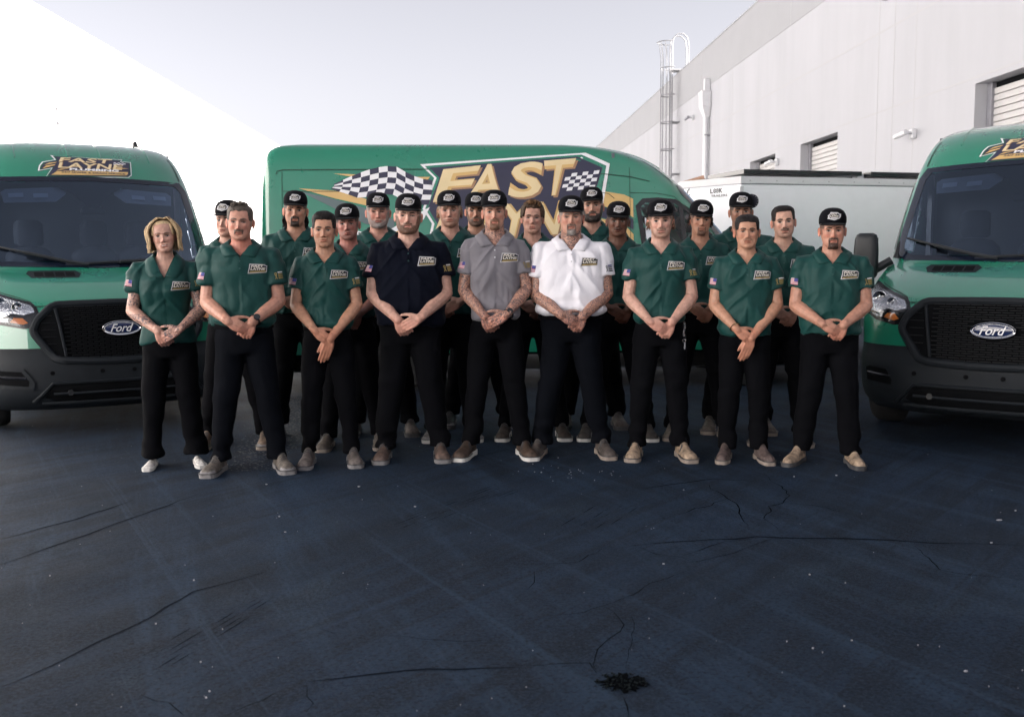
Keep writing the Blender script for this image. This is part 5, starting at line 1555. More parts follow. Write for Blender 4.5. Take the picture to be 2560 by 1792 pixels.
    sc = sst(zl - 5, zl + 8, z + 6 * (n3 - .5)) * p.get('scalp', .85)
    burn = sst(60, 66, ax) * sst(78, 100, z) * sst(.62, .45, np.cos(PH)) * sst(.02, .15, np.cos(PH)) * p.get('burn', .6)
    blend(np.maximum(sc, burn), hairc)
    # grow the beard out of the surface
    nx = np.sin(PH); ny = np.cos(PH)
    gr = grow * (.7 + .6 * n4) 
    down = grow * sst(30, 8, z) * .9
    x = x + nx * gr; f = f + ny * gr; z = z - down
    V = np.stack([x.ravel(), -f.ravel(), z.ravel()], 1) / 1000
    F = []
    for j in range(NT - 1):
        for i in range(NP):
            k = (i + 1) % NP
            F.append((j * NP + i, j * NP + k, (j + 1) * NP + k, (j + 1) * NP + i))
    F.append(tuple(range(NP - 1, -1, -1))); F.append(tuple(range((NT - 1) * NP, NT * NP)))
    C = C.reshape(-1, 3)
    # ears
    nu, nv = 14, 10
    for s in (-1, 1):
        o = len(V)
        ev, ec = [], []
        for j in range(nv + 1):
            t = math.pi * j / nv
            for i in range(nu):
                a = 2 * math.pi * i / nu
                lx, ly, lz = math.sin(t) * math.cos(a), math.sin(t) * math.sin(a), -math.cos(t)
                wdt = .017 * (1 if lz > -.2 else .8)
                px_, py_, pz_ = lx * .0065, ly * wdt, lz * .031
                if lx > 0:
                    rr_ = math.hypot(ly, lz)
                    px_ -= .006 * max(0, 1 - (rr_ / .72) ** 2)
                    px_ += .0025 * math.exp(-((rr_ - .9) / .15) ** 2)
                # flare
                ang = R(28)
                X = px_ * math.cos(ang) + py_ * math.sin(ang); Y = -px_ * math.sin(ang) + py_ * math.cos(ang)
                ev.append((s * (X + .0845 * p.get('wide', 1)), Y + .006, pz_ + .108 + .004 * ly))
                ec.append(base * np.array([1.12, .85, .82]) * (.75 if math.hypot(ly, lz) < .5 and lx > 0 else 1))  # hollow of the ear darkened, its shade put into the colour
        V = np.concatenate([V, ev]); C = np.concatenate([C, ec])
        for j in range(nv):
            for i in range(nu):
                k = (i + 1) % nu
                F.append((o + j * nu + i, o + j * nu + k, o + (j + 1) * nu + k, o + (j + 1) * nu + i))
    return V, F, C

def shell_from_head(p, thick, hairline, seed, lowback=70, side_low=128, front_boost=0.0, noise_amp=.35, fade=False):
    """hair : the head surface pushed out where hair grows, sunk inside elsewhere"""
    x, f, z = head_points(p.get('jaw', 1), p.get('wide', 1))
    ax = np.abs(x); cp = np.cos(PH)
    side = sst(50, 64, ax) * sst(-.1, .35, cp)
    zl = hairline * (1 - side) + side * side_low
    zl = np.where(cp < .1, side_low - (side_low - lowback) * sst(.1, -.5, cp), zl)
    P3 = np.stack([x.ravel() * .05, f.ravel() * .05, z.ravel() * .02], 1)
    n1 = vnoise(P3, seed).reshape(x.shape); n2 = vnoise(P3 * 4, seed + 1).reshape(x.shape)
    m_ = sst(zl - 4, zl + 9, z + 10 * (n1 - .5))
    th = thick * (1 - noise_amp + 2 * noise_amp * (.55 * n1 + .45 * n2))
    if fade:
        th = th * (.12 + .88 * sst(165, 205, z))
    th = th + front_boost * sst(.2, .9, cp) * sst(185, 215, z)
    sink = 5 + 22 * sst(.05, .4, cp) * sst(175, 150, z)
    off = -sink + m_ * (th + sink)
    up = sst(120, 215, z)
    nx, ny = np.sin(PH), np.cos(PH)
    x = x + nx * off * (1 - .35 * up); f = f + ny * off * (1 - .35 * up); z = z + off * up
    V = np.stack([x.ravel(), -f.ravel(), z.ravel()], 1) / 1000
    F = [(j * NP + i, j * NP + (i + 1) % NP, (j + 1) * NP + (i + 1) % NP, (j + 1) * NP + i) for j in range(20, NT - 1) for i in range(NP)]
    F.append(tuple(range((NT - 1) * NP, NT * NP)))
    return V, F

def cap_mesh(tilt=0.0):
    crown = MB()
    rings = []
    n = 44
    for (z, a, fr, bk) in ((161, 87, 104, 103), (167, 89.5, 108, 106), (182, 90.5, 109, 107), (203, 89, 107, 105), (224, 82, 99, 97), (244, 69, 83, 82), (257, 50, 60, 60), (264, 28, 34, 35), (266, 8, 10, 10)):
        r_ = []
        for i in range(n):
            t = 2 * math.pi * i / n
            c_, s_ = math.cos(t), math.sin(t)
            ex = 2 / 2.15
            X = a * math.copysign(abs(s_) ** ex, s_)
            Y = -6 + (fr if c_ > 0 else bk) * math.copysign(abs(c_) ** ex, c_)
            lift = -16 * max(0, -c_ + .2) * (1 if z < 170 else 0)
            r_.append((X / 1000, -Y / 1000, (z + lift + 7) / 1000))
        rings.append(r_)
    crown.rings(rings)
    crown.ellipsoid((0, .008, .267), (.007, .007, .005), 8, 6)
    bill = MB()
    top, bot = [], []
    nu, nv = 21, 7
    for j in range(nv):
        v = j / (nv - 1)
        for i in range(nu):
            u = -1 + 2 * i / (nu - 1)
            a = u * R(72)
            bx, by = 89 * math.sin(a), -6 + 106 * math.cos(a) ** 1.0
            reach = 70 * (1 - abs(u) ** 2.6)
            X = bx * (1 + .05 * v * (1 - u * u)); Y = by + reach * v
            Z = 176 - 10 * v * (1 - abs(u) ** 2) - 14 * u * u
            top.append((X / 1000, -Y / 1000, Z / 1000)); bot.append((X / 1000, -Y / 1000, (Z - 4.5) / 1000))
    fs = []
    for j in range(nv - 1):
        for i in range(nu - 1):
            q = (j * nu + i, j * nu + i + 1, (j + 1) * nu + i + 1, (j + 1) * nu + i)
            fs.append(q); fs.append(tuple(nu * nv + k for k in reversed(q)))
    for i in range(nu - 1):
        k = (nv - 1) * nu + i
        fs.append((k, k + 1, nu * nv + k + 1, nu * nv + k))
    for j in range(nv - 1):
        for e in (0, nu - 1):
            k = j * nu + e; k2 = (j + 1) * nu + e
            fs.append((k, k2, nu * nv + k2, nu * nv + k))
    bill.add(top + bot, fs)
    return crown, bill

def seg_chain(mb, pts, rad, n=9, flat=1.0):
    mb.tube(pts, rad, n, round_cap=True, flat=flat)

def hand(mb, wrist, u, n, side, curl, k=1.0, spread=.06, thumb=(38, 25), fan=0.0):
    """wrist point, u towards fingers, n out of the back of the hand, side=+1 thumb on +s"""
    u = u.normalized(); n = (n - u * n.dot(u)).normalized(); s = n.cross(u).normalized()
    W = lambda a, b, c: wrist + (u * a + s * b + n * c) * k
    mb.tube([W(-.02, 0, 0), W(.01, 0, 0)], .027 * k, 10, round_cap=True, flat=.8)
    for i, b in enumerate((.030, .0105, -.0095, -.028)):
        b *= side
        mb.tube([W(.012, b * .6, 0), W(.05, b * .95, .002), W(.086 - .004 * abs(i - 1), b, .002)], [.0165 * k, .0155 * k, .0115 * k], 8, round_cap=True, flat=.9)
        L3 = [(.043, .027, .021), (.047, .030, .022), (.044, .028, .021), (.034, .022, .019)][i]
        p = Vector((.088 - .004 * abs(i - 1), b, .002))
        ang = 0
        pts = [p.copy()]
        for q in range(3):
            ang += curl[q]
            lat = (b * spread * 10) * (1 if q == 0 else .3)
            p = p + Vector((math.cos(ang), lat * .4 + fan * b * 8, -math.sin(ang))) * L3[q]
            pts.append(p.copy())
        rad = [.0098, .0090, .0084, .0072]
        mb.tube([W(*q) for q in pts], [r_ * k for r_ in rad], 8, round_cap=True)
    a1, a2 = R(thumb[0]), R(thumb[1])
    p0 = Vector((.012, .020 * side, -.004)); p1 = p0 + Vector((math.cos(a1), side * math.sin(a1), -.15)) * .042
    p2 = p1 + Vector((math.cos(a2), side * math.sin(a2), -.18)) * .036; p3 = p2 + Vector((math.cos(a2 * .6), side * math.sin(a2 * .6), -.2)) * .026
    mb.tube([W(*q) for q in (p0, p1, p2, p3)], [r_ * k for r_ in (.0165, .0135, .0112, .0088)], 8, round_cap=True)

def make_person(p):
    """lay out one person in local coordinates (faces -Y, feet on z = 0); returns the pieces to finish after remeshing"""
    k = p['chin'] / 1.548
    W = p.get('W', 1.0); B = p.get('belly', 0.0); A = p.get('arm', 1.0); fem = p.get('fem', False)
    front = p.get('front', True)
    root = empty('person', (p['x'], p['y'], 0), R(p.get('yaw', 0)))
    V3 = lambda x, y, z: Vector((x * k, y * k, z * k))
    # ---------------- shirt
    hem = p.get('hem', .985)
    tuck = p.get('tuck', True)
    zs = [hem, hem + .035, 1.06, 1.12, 1.20, 1.28, 1.35, 1.41, 1.455, 1.49, 1.515, 1.535]
    if fem:
        aw = pchip([.86, .98, 1.10, 1.22, 1.30, 1.36, 1.41, 1.455, 1.49, 1.515, 1.54], [.185, .178, .150, .160, .172, .176, .172, .160, .135, .10, .07])
        fd = pchip([.86, .98, 1.10, 1.20, 1.27, 1.33, 1.40, 1.46, 1.50, 1.54], [.118, .118, .112, .135, .160, .150, .108, .085, .07, .06])
    else:
        aw = pchip([.86, .98, 1.04, 1.10, 1.20, 1.28, 1.35, 1.41, 1.455, 1.49, 1.515, 1.54],
                   [.168 + .02 * B, .172 + .025 * B, .176 + .03 * B, .174 + .032 * B, .176 + .028 * B, .186 + .014 * B, .198, .199, .188, .155, .114, .080])
        fd = pchip([.86, .98, 1.04, 1.10, 1.20, 1.28, 1.35, 1.41, 1.46, 1.50, 1.54],
                   [.118 + .03 * B, .128 + .05 * B, .130 + .065 * B, .128 + .07 * B, .128 + .058 * B, .132 + .03 * B, .132 + .008 * B, .122, .10, .078, .062])
    bk = pchip([.86, .98, 1.08, 1.20, 1.32, 1.41, 1.47, 1.54], [.125, .118, .108, .112, .122, .118, .095, .06])
    mb = MB()
    rings = []
    for i, z in enumerate(zs):
        a_, f_, b_ = float(aw(z)) * W, float(fd(z)), float(bk(z))
        if i == 0 and tuck:
            a_, f_, b_ = a_ - .012, f_ - .014, b_ - .012
        if z > 1.46:
            a_ = a_ / W * (1 + (W - 1) * .5)
        r_ = []
        for j in range(36):
            t = 2 * math.pi * j / 36
            c_, s_ = math.cos(t), math.sin(t)
            ex = 2 / 2.5
            X = a_ * math.copysign(abs(s_) ** ex, s_); Y = (f_ if c_ > 0 else b_) * math.copysign(abs(c_) ** ex, c_)
            if fem and c_ > 0 and 1.16 < z < 1.40:
                Y -= .012 * math.exp(-(X / .03) ** 2)
            r_.append(V3(X, -Y + .005, z))
        rings.append(r_)
    mb.rings(rings)
    E = p.get('elbow', (.222, -.02, 1.145))
    arms = {}
    for s in (-1, 1):
        S = V3(s * .168 * W, .008, 1.436)
        El = V3(s * E[0] * (W * .6 + .4), E[1], E[2])
        arms[s] = (S, El)
        d = (El - S)
        se = p.get('sleeve', .62)
        q = S + d * se
        mb.tube([V3(s * .10 * W, .008, 1.455), S + Vector((s * .010, 0, -.005)) * k, S + d * .13 + Vector((s * .004, 0, 0)), S + d * .35, q], [.050 * k, .068 * k * (A * .5 + .5), .074 * k * (A * .5 + .5), .073 * k * (A * .6 + .4), (.078 if not fem else .066) * k * (A * .6 + .4)], 16)
    shirt_o = remesh_later(mb, .0085 if front else .012, 2)
    # ---------------- arms, neck and chest core : one continuous piece of skin
    mb = MB()
    hw = p.get('hand_z', 0.0)
    over = p.get('over', -1)
    ho = p.get('hand_x', 0.0)
    for s in (-1, 1):
        S, El = arms[s]
        if p.get('pose') == 'wrist':
            wr = V3(s * .068 + ho, -.205 - .045 * B, .985 + hw) if s == over else V3(s * .030 + ho, -.190 - .045 * B, .925 + hw)
        else:
            wr = V3(s * .072 + ho, (-.222 if s == over else -.190) - .05 * B, 1.005 + hw + (.012 if s == over else 0))
        d = El - S
        ra = .050 * k * A; rf = .0455 * k * A
        mb.tube([S + d * .12, S + d * .5, El - d * .06], [ra * .9, ra * 1.0, ra * .86], 12, round_cap=True)
        f_ = wr - El
        mb.tube([El, El + f_ * .12, El + f_ * .3, El + f_ * .6, El + f_ * .85, wr], [rf * .93, rf * 1.02, rf * 1.0, rf * .80, rf * .64, rf * .60], 12, round_cap=True)
        if s == over:
            if p.get('pose') == 'wrist':
                u = Vector((-s * .72, -.02, -.55)); nn = Vector((-.0 * s, -1, .25)); curl = (R(30), R(45), R(35))
            else:
                u = Vector((-s * .80, .02, -.42)); nn = Vector((0, -1, .12)); curl = (R(30), R(58), R(42))
        else:
            if p.get('pose') == 'wrist':
                u = Vector((-s * .30, .02, -.95)); nn = Vector((s * .2, -1, 0)); curl = (R(12), R(16), R(12))
            else:
                u = Vector((-s * .40, .04, -.85)); nn = Vector((0, -1, -.05)); curl = (R(50), R(66), R(40))
        # thumb on the upper side for the over hand, inner for the under hand
        uu = u.normalized(); n2 = (nn - uu * nn.dot(uu)).normalized(); sv = n2.cross(uu)
        ts = 1 if (sv.z > 0) else -1
        hand(mb, wr, u, nn, ts, curl, k * p.get('hk', 1.0), spread=.05, thumb=(46, 30) if s == over else (30, 12), fan=.02 if p.get('pose') == 'wrist' and s != over else 0)
    nb = V3(0, .012, 1.42); nt_ = V3(0, -.012, 1.60)
    nr = p.get('neck', 1.0) * (.86 if fem else 1)
    mb.tube([nb, V3(0, .01, 1.50), V3(0, .0, 1.545), nt_], [.088 * k, .074 * k * nr, .064 * k * nr, .063 * k * nr], 16, round_cap=True)
    # chest just behind the open neck of the shirt
    rings = []
    for z in (1.30, 1.38, 1.43, 1.47, 1.505, 1.53):
        a_, f_, b_ = float(aw(z)) * .86 - .012, float(fd(z)) - .016, float(bk(z)) - .02
        rings.append([V3(a_ * math.sin(2 * math.pi * j / 24), -(f_ if math.cos(2 * math.pi * j / 24) > 0 else b_) * math.cos(2 * math.pi * j / 24) + .005, z) for j in range(24)])
    mb.rings(rings)
    mb.tube([arms[-1][0] + (arms[-1][1] - arms[-1][0]) * .12, V3(0, .01, 1.38), arms[1][0] + (arms[1][1] - arms[1][0]) * .12], .035 * k, 10, round_cap=True)
    arm_o = remesh_later(mb, .0045 if front else .0064, 1)
    # ---------------- trousers
    mb = MB()
    fs = p.get('feet', .18); lw = p.get('leg', 1.0) * (W * .5 + .5)
    rings = []
    for z, a_, d_ in ((.80, .165, .105), (.86, .176, .118), (.92, .176 + .01 * B, .122), (.98, .168 + .018 * B, .116 + .03 * B), (1.02, .162 + .018 * B, .110 + .03 * B)):
        rings.append([V3(a_ * W * math.copysign(abs(math.sin(2 * math.pi * j / 28)) ** .85, math.sin(2 * math.pi * j / 28)), -d_ * math.cos(2 * math.pi * j / 28) + .008, z) for j in range(28)])
    mb.rings(rings)
    flare = .012 if fem else 0
    for s in (-1, 1):
        f0 = fs * s
        mb.tube([V3(s * .090 * W, .008, .90), V3(s * (.088 + (fs - .09) * .15), .004, .76), V3(s * (.092 + (fs - .09) * .40), -.006, .55), V3(s * (.095 + (fs - .09) * .70), .012, .32), V3(f0, .028, .14), V3(f0, .026, .072)],
                [.095 * lw * k, .096 * lw * k, .083 * lw * k, .072 * lw * k, (.066 + flare) * lw * k, (.069 + flare * 2) * lw * k], 16)
    trou_o = remesh_later(mb, .013 if front else .018, 3)
    return dict(p=p, k=k, root=root, shirt=shirt_o, arms=arm_o, trou=trou_o, aw=aw, fd=fd, bk=bk, V3=V3, W=W, B=B, armpts=arms)

def decal_on(bvh, polys_or_bm, center, u, v, n, off, m, name, parent, ml=.02, far=.12):
    bm = polys_or_bm if isinstance(polys_or_bm, bmesh.types.BMesh) else flat_shape(polys_or_bm, ml)
    def f(x, y):
        o_ = center + u * x + v * y + n * far
        h = bvh.ray_cast(o_, -n, far + .15)
        if h[0] is None:
            return None
        return (h[0] + n * off)[:]
    return bm_obj(name, bm, f, m, parent, True)

def finish_person(d):
    p, k, root, V3 = d['p'], d['k'], d['root'], d['V3']
    front = p.get('front', True); fem = p.get('fem', False)
    seed = p['id'] * 7
    dgm = d['meshes']
    # ---------------- shirt: folds, open neck
    me = dgm['shirt']
    me.name = 'shirt'
    P = vco(me); N = vno(me)
    hem = p.get('hem', .985) * k
    z = P[:, 2]
    n1 = vnoise(P * [7, 7, 3.2], seed); n2 = vnoise(P * [16, 16, 9] + n1[:, None] * 1.5, seed + 1)
    diag = vnoise(np.stack([(np.abs(P[:, 0]) * .8 + P[:, 2]) * 15, (np.abs(P[:, 0]) - P[:, 2]) * 3.2, P[:, 1] * 6], 1), seed + 2)
    waist = vnoise(P * [7, 7, 26], seed + 3)
    wk = sst(hem + .20, hem + .02, z)
    sl = sst(.19, .25, np.abs(P[:, 0]) / (k * d['W']))
    rdg = 1 - np.abs(vnoise(np.stack([(P[:, 0] * 1.1 + P[:, 2] * .9 * np.sign(P[:, 0])) * 9, P[:, 1] * 5, (P[:, 2] - np.abs(P[:, 0])) * 3], 1), seed + 6) - .5) * 2
    dis = .007 * rdg ** 4 + .010 * (n1 - .5) + .006 * (np.abs(n2 - .5) * 2 - .5) + .009 * (diag - .5) * (1 - wk) + .011 * (waist - .5) * wk + .006 * (vnoise(P * [9, 9, 22], seed + 5) - .5) * sl
    dis *= 1.8 * p.get('folds', 1.0) * sst(1.53 * k, 1.46 * k, z)
    if p.get('tuck', True):
        dis += .012 * k * g_(z - hem - .035, .03)
    set_co(me, P + N * dis[:, None])
    P = vco(me)
    vz0, slope = p.get('vneck', 1.435) * k, p.get('vslope', .72)
    top = 1.50 * k
    inside = (P[:, 1] < -.02 * k) & (np.abs(P[:, 0]) < slope * (P[:, 2] - vz0)) & (P[:, 2] > vz0)
    inside |= (P[:, 2] > 1.518 * k)
    bm = bmesh.new(); bm.from_mesh(me)
    bm.verts.ensure_lookup_table()
    bmesh.ops.delete(bm, geom=[bm.verts[i] for i in np.nonzero(inside)[0]], context='VERTS')
    for v in bm.verts:
        if v.is_boundary and v.co.y < -.02 * k and vz0 - .02 < v.co.z < 1.515 * k:
            tx = max(.002, slope * (v.co.z - vz0))
            v.co.x = math.copysign(tx, v.co.x)
    bm.to_mesh(me); bm.free()
    me.materials.clear(); me.materials.append(M[p.get('shirt', 'shirt_green')])
    me.shade_smooth()
    shirt = link('shirt', me, root)
    bvh = BVHTree.FromPolygons([v.co[:] for v in me.vertices], [q.vertices[:] for q in me.polygons])
    sm = M[p.get('shirt', 'shirt_green')]
    # collar
    mb = MB()
    nu = 31
    nr = p.get('neck', 1.0) * (.93 if fem else 1)
    zv = vz0 / k
    ku = [0, .3, .55, .76, .9, 1.0]
    ringx = pchip(ku, [0, .066 * nr, .079 * nr, .058, .028, .006]); ringy = pchip(ku, [.086, .050, -.008, -.062, -.085, -.095])
    ringz = pchip(ku, [1.560, 1.555, 1.535, 1.500, zv + .032, zv + .006])
    lx = .090 if not fem else .085
    leafx = pchip(ku, [0, .088, .124, .122, lx + .014, lx]); leafy = pchip(ku, [.112, .070, -.005, -.062, -.095, -.105])
    leafz = pchip(ku, [1.510, 1.507, 1.488, zv + .052, zv + .014, zv - .004])
    low, ring_, fold, mid, leaf = [], [], [], [], []
    def keep(q, e):
        h = bvh.find_nearest(Vector(q))
        if h[0] is not None and (Vector(q) - h[0]).dot(h[1]) < e:
            return (h[0] + h[1] * e)[:]
        return tuple(q)
    for i in range(nu):
        u = -1 + 2 * i / (nu - 1)
        s_ = 1 if u >= 0 else -1
        w_ = abs(u)
        r0 = V3(s_ * float(ringx(w_)), float(ringy(w_)), float(ringz(w_)))
        l0 = V3(s_ * float(leafx(w_)), float(leafy(w_)), float(leafz(w_)))
        out_ = (l0 - r0); out_.z = 0
        out_ = out_.normalized() if out_.length > 1e-6 else Vector((0, 1, 0))
        low.append((r0 + V3(0, 0, -.035 * (1 - w_) - .004) - out_ * .003)[:])
        ring_.append(keep(r0, .003) if w_ > .7 else r0[:])
        fo = r0 + out_ * .007 + V3(0, 0, .004)
        fold.append(keep(fo, .006) if w_ > .6 else fo[:])
        leaf.append(keep(l0, .0045))
        mid.append(keep((Vector(fold[-1]) + l0) / 2 + out_ * .003, .006))
    lines = [low, ring_, fold]
    mb.rings(lines + [mid, leaf], cap=False, closed=False)
    col = mb.build('collar', sm, shirt, recalc=False)
    sd = col.modifiers.new('thick', 'SOLIDIFY'); sd.thickness = .002 * k; sd.offset = 1
    U, Vv, Nn = Vector((1, 0, 0)), Vector((0, 0, 1)), Vector((0, -1, 0))
    # placket and buttons
    pz1 = vz0 - .10 * k if not fem else vz0 - .03
    w_ = .015 * k
    decal_on(bvh, [[(-w_, pz1), (w_, pz1), (w_, vz0 - .004), (-w_, vz0 - .004)]], Vector((0, -.0, 0)), U, Vv, Nn, .0035, sm, 'placket', shirt, .015, .4) if not fem else None
    for i in range(2 if not fem else 1):
        zz = vz0 - (.022 + i * .048) * k
        h = bvh.ray_cast(Vector((0, -.5, zz)), -Nn, 1)
        if h[0] is not None and not fem:
            MB().tube([h[0] + Nn * .0035, h[0] + Nn * .0062], .0055 * k, 10).build('button', M['button_light'] if p.get('shirt') in ('shirt_white', 'shirt_grey') else M['button'], shirt)
    # chest logo (wearer's left)
    if p.get('logo', True):
        sc = .125 * k
        c0 = V3(p.get('logo_x', .095) * d['W'] - .0, 0, p.get('logo_z', 1.375)) + Vector((-sc * .45, 0, sc * .12))
        tr = lambda q: [(x * sc, y * sc * 1.75) for x, y in q]
        def put(nm, polys, m, off, ml=.012):
            decal_on(bvh, [tr(q) for q in polys], c0, U, Vv, Nn, off, M[m], nm, shirt, ml, .4)
        simple = P_([(110, -14), (810, 4), (790, 30), (885, 33), (850, 200), (820, 216), (20, 240), (80, 90)])
        simple2 = P_([(140, 8), (780, 20), (765, 46), (855, 48), (825, 190), (800, 200), (62, 220), (118, 96)])
        lg = put('logo_border', [simple], 'patch_white', .0026)
        put('logo_field', [simple2], 'patch_dark', .0036)
        put('logo_bar', [P_([(80, 214), (140, 176), (820, 160), (805, 196)])], 'patch_gold', .0046)
        for s_, x0, y0, x1, y1 in (('FAST', 165, 14, 750, 78), ('LAYNE', 140, 86, 815, 152)):
            (a_, b_), (c_, d_) = tr(P_([(x0, y1)]))[0], tr(P_([(x1, y0)]))[0]
            decal_on(bvh, text_fit(s_, a_, b_, c_, d_, bold=.05, shear=.2, maxlen=.02, res=1), c0, U, Vv, Nn, .0050, M['patch_cream'], 'logo_letters', shirt, far=.4)
    # sleeve patches
    A = d['armpts']
    for s in (-1, 1):
        S, El = A[s]
        dirn = (El - S).normalized()
        q = S + (El - S) * (p.get('sleeve', .62) - .16)
        ang = R(34 if s < 0 else 30)
        n = Vector((s * math.sin(ang), -math.cos(ang), .10)).normalized()
        n = (n - dirn * n.dot(dirn)).normalized()
        v = -dirn; u = v.cross(n).normalized()
        if u.x < 0: u = -u
        h = .045 * k; w = .052 * k
        if s < 0 and p.get('flag', True):
            decal_on(bvh, [[(-w / 2, -h / 2), (w / 2, -h / 2), (w / 2, h / 2), (-w / 2, h / 2)]], q, u, v, n, .0025, M['patch_white'], 'flag_patch', shirt, .012)
            st = []
            for i in range(5):
                z0 = -h / 2 + h * (2 * i + .0) / 10
                st.append([(-w / 2, z0), (w / 2, z0), (w / 2, z0 + h / 11), (-w / 2, z0 + h / 11)])
            decal_on(bvh, st, q, u, v, n, .0032, M['patch_red'], 'flag_stripes', shirt, .012)
            decal_on(bvh, [[(w * .02, -h * .02), (w / 2, -h * .02), (w / 2, h / 2), (w * .02, h / 2)]], q, u, v, n, .0040, M['patch_blue'], 'flag_canton', shirt, .012)
        if s > 0 and p.get('ribbon', True):
            gm = M['patch_gold'] if p.get('shirt') != 'shirt_white' else M['patch_dark']
            o1 = -.022 * k
            rb = []
            for (xa, za, xb, zb) in ((-.006, -.022, .004, .006), (.006, -.022, -.004, .006), (-.004, .006, -.005, .018), (.004, .006, .005, .018), (-.005, .018, .005, .018)):
                dx, dz = xb - xa, zb - za; L_ = math.hypot(dx, dz); ox, oz = -dz / L_ * .002, dx / L_ * .002
                rb.append([(o1 + (xa + ox) * k, (za + oz) * k), (o1 + (xb + ox) * k, (zb + oz) * k), (o1 + (xb - ox) * k, (zb - oz) * k), (o1 + (xa - ox) * k, (za - oz) * k)])
            decal_on(bvh, rb, q, u, v, n, .003, gm, 'ribbon_mark', shirt, .02)
            decal_on(bvh, [[(-.008 * k, .016 * k), (.026 * k, .016 * k), (.026 * k, .024 * k), (-.008 * k, .024 * k)]], q, u, v, n, .003, M['patch_white'] if gm is not M['patch_dark'] else M['patch_blue'], 'sleeve_tag', shirt, .02)
            for i, s_ in enumerate(('DIRTY', 'DRAINS', 'SAVED')):
                z1 = (.011 - i * .0125) * k
                decal_on(bvh, text_fit('======'[:len(s_)], -.008 * k, z1 - .0085 * k, .024 * k, z1, bold=.05, maxlen=.03, res=1), q, u, v, n, .003, gm, 'sleeve_print', shirt)
    # ---------------- body : head, neck, arms
    am = dgm['arms']
    P = vco(am)
    base = np.array(p['skin']) * WARM
    cols = np.tile(base, (len(P), 1))
    hz = 1.06 * k
    hmask = sst(1.02 * k, .95 * k, P[:, 2])
    cols = cols * (1 + (np.array([1.06, .90, .88]) - 1) * hmask[:, None])
    if p.get('hands_dark'):
        cols = cols * (1 - p['hands_dark'] * sst(1.12 * k, 1.0 * k, P[:, 2])[:, None])
    if p.get('neck_red'):
        cols = cols * (1 + (np.array([1.0, .68, .66]) - 1) * (p['neck_red'] * sst(1.40 * k, 1.46 * k, P[:, 2]) * (np.abs(P[:, 0]) < .09))[:, None])
    ink = np.zeros(len(P))
    for (where, amt) in p.get('ink', {}).items():
        if where == 'left': ink = np.maximum(ink, amt * ((P[:, 0] > .0) & (P[:, 2] < 1.30 * k)))
        if where == 'right': ink = np.maximum(ink, amt * ((P[:, 0] < .0) & (P[:, 2] < 1.30 * k)))
        if where == 'right_part': ink = np.maximum(ink, amt * ((P[:, 0] < -.06) & ((P[:, 2] > 1.18 * k) & (P[:, 2] < 1.30 * k) | (P[:, 2] > 1.05 * k) & (P[:, 2] < 1.12 * k))))
        if where == 'neck': ink = np.maximum(ink, amt * ((P[:, 2] > 1.44 * k) & (np.abs(P[:, 0]) < .10)))
    HV, HF, HC = make_head(p)
    hk = p.get('hk', 1.0) * .5 + .5
    hs_ = (p['chin'] / 1.548) ** .5 * p.get('headk', 1.0)
    HM = (Matrix.Translation((0, -.018 * k, p['chin'])) @ Matrix.Translation((0, 0, .09)) @ Matrix.Rotation(R(p.get('hyaw', 0)), 4, 'Z') @ Matrix.Rotation(R(p.get('hroll', 0)), 4, 'Y') @ Matrix.Rotation(R(p.get('hpitch', 0)), 4, 'X')
          @ Matrix.Translation((0, 0, -.09)) @ Matrix.Diagonal((hs_, hs_, hs_, 1)))
    HM = HM @ Matrix.Translation((0, 0, 0))
    HMn = np.array(HM)
    HVw = HV @ HMn[:3, :3].T + HMn[:3, 3]
    polys = [q.vertices[:] for q in am.polygons]
    allV = np.concatenate([P, HVw]); allC = np.concatenate([cols, HC]); allI = np.concatenate([ink, np.zeros(len(HV))])
    bm_ = bpy.data.meshes.new('body')
    off = len(P)
    bm_.from_pydata(allV.tolist(), [], polys + [tuple(i + off for i in f) for f in HF])
    bm_.materials.append(M['skin'])
    set_col(bm_, np.clip(allC, 0, 1), allI)
    bm_.shade_smooth()
    bpy.data.meshes.remove(am)
    body = link('body', bm_, root)
    # ---------------- hair and cap
    hc = tuple(p['hair'])
    hx = lambda co: (HM @ Vector(co))[:]
    if p.get('hairstyle'):
        hv, hf = shell_from_head(p, *p['hairstyle'][:3], **p['hairstyle'][3])
        mb = MB(); mb.v = [hx(c) for c in hv]; mb.f = hf; mb.m = [0] * len(hf)
        mb.build('hair', hair_mat(tuple(p.get('topcol', hc))), root, recalc=False)
    for (cnt, gen, col_) in p.get('strands', []):
        mb = MB(); rs = random.Random(seed)
        for i in range(cnt):
            pts, rad = gen(rs, i / cnt)
            mb.tube([hx(q) for q in pts], rad, 5, round_cap=False)
        mb.build('hair', hair_mat(tuple(col_)), root)['kind'] = 'stuff'
    if p.get('cap'):
        crown, bill = cap_mesh()
        ct = Matrix.Translation((0, 0, .15)) @ Matrix.Rotation(R(p.get('captilt', 4)), 4, 'X') @ Matrix.Translation((0, 0, -.15))
        cx = lambda co: (HM @ ct @ Vector(co))[:]
        ccol = M['cap']
        crown.v = [cx(c) for c in crown.v]; bill.v = [cx(c) for c in bill.v]
        cap = crown.build('cap', ccol, root)
        bill.build('bill', ccol, cap)
        cb = BVHTree.FromPolygons(crown.v, crown.f)
        HR = (HM @ ct).to_3x3().normalized()
        U2, V2, N2 = HR @ Vector((1, 0, 0)), HR @ Vector((0, -.12, 1)).normalized(), HR @ Vector((0, -1, 0))
        sc = .084
        c0 = Vector(cx((0, 0, .218))) - U2 * sc * .49 + V2 * sc * .23
        tr = lambda q: [(x * sc, y * sc * 1.9) for x, y in q]
        out = P_([(200, -40), (660, -30), (800, 30), (880, 20), (850, 130), (760, 190), (430, 250), (70, 200), (0, 200), (40, 110), (10, 80), (120, 40)])
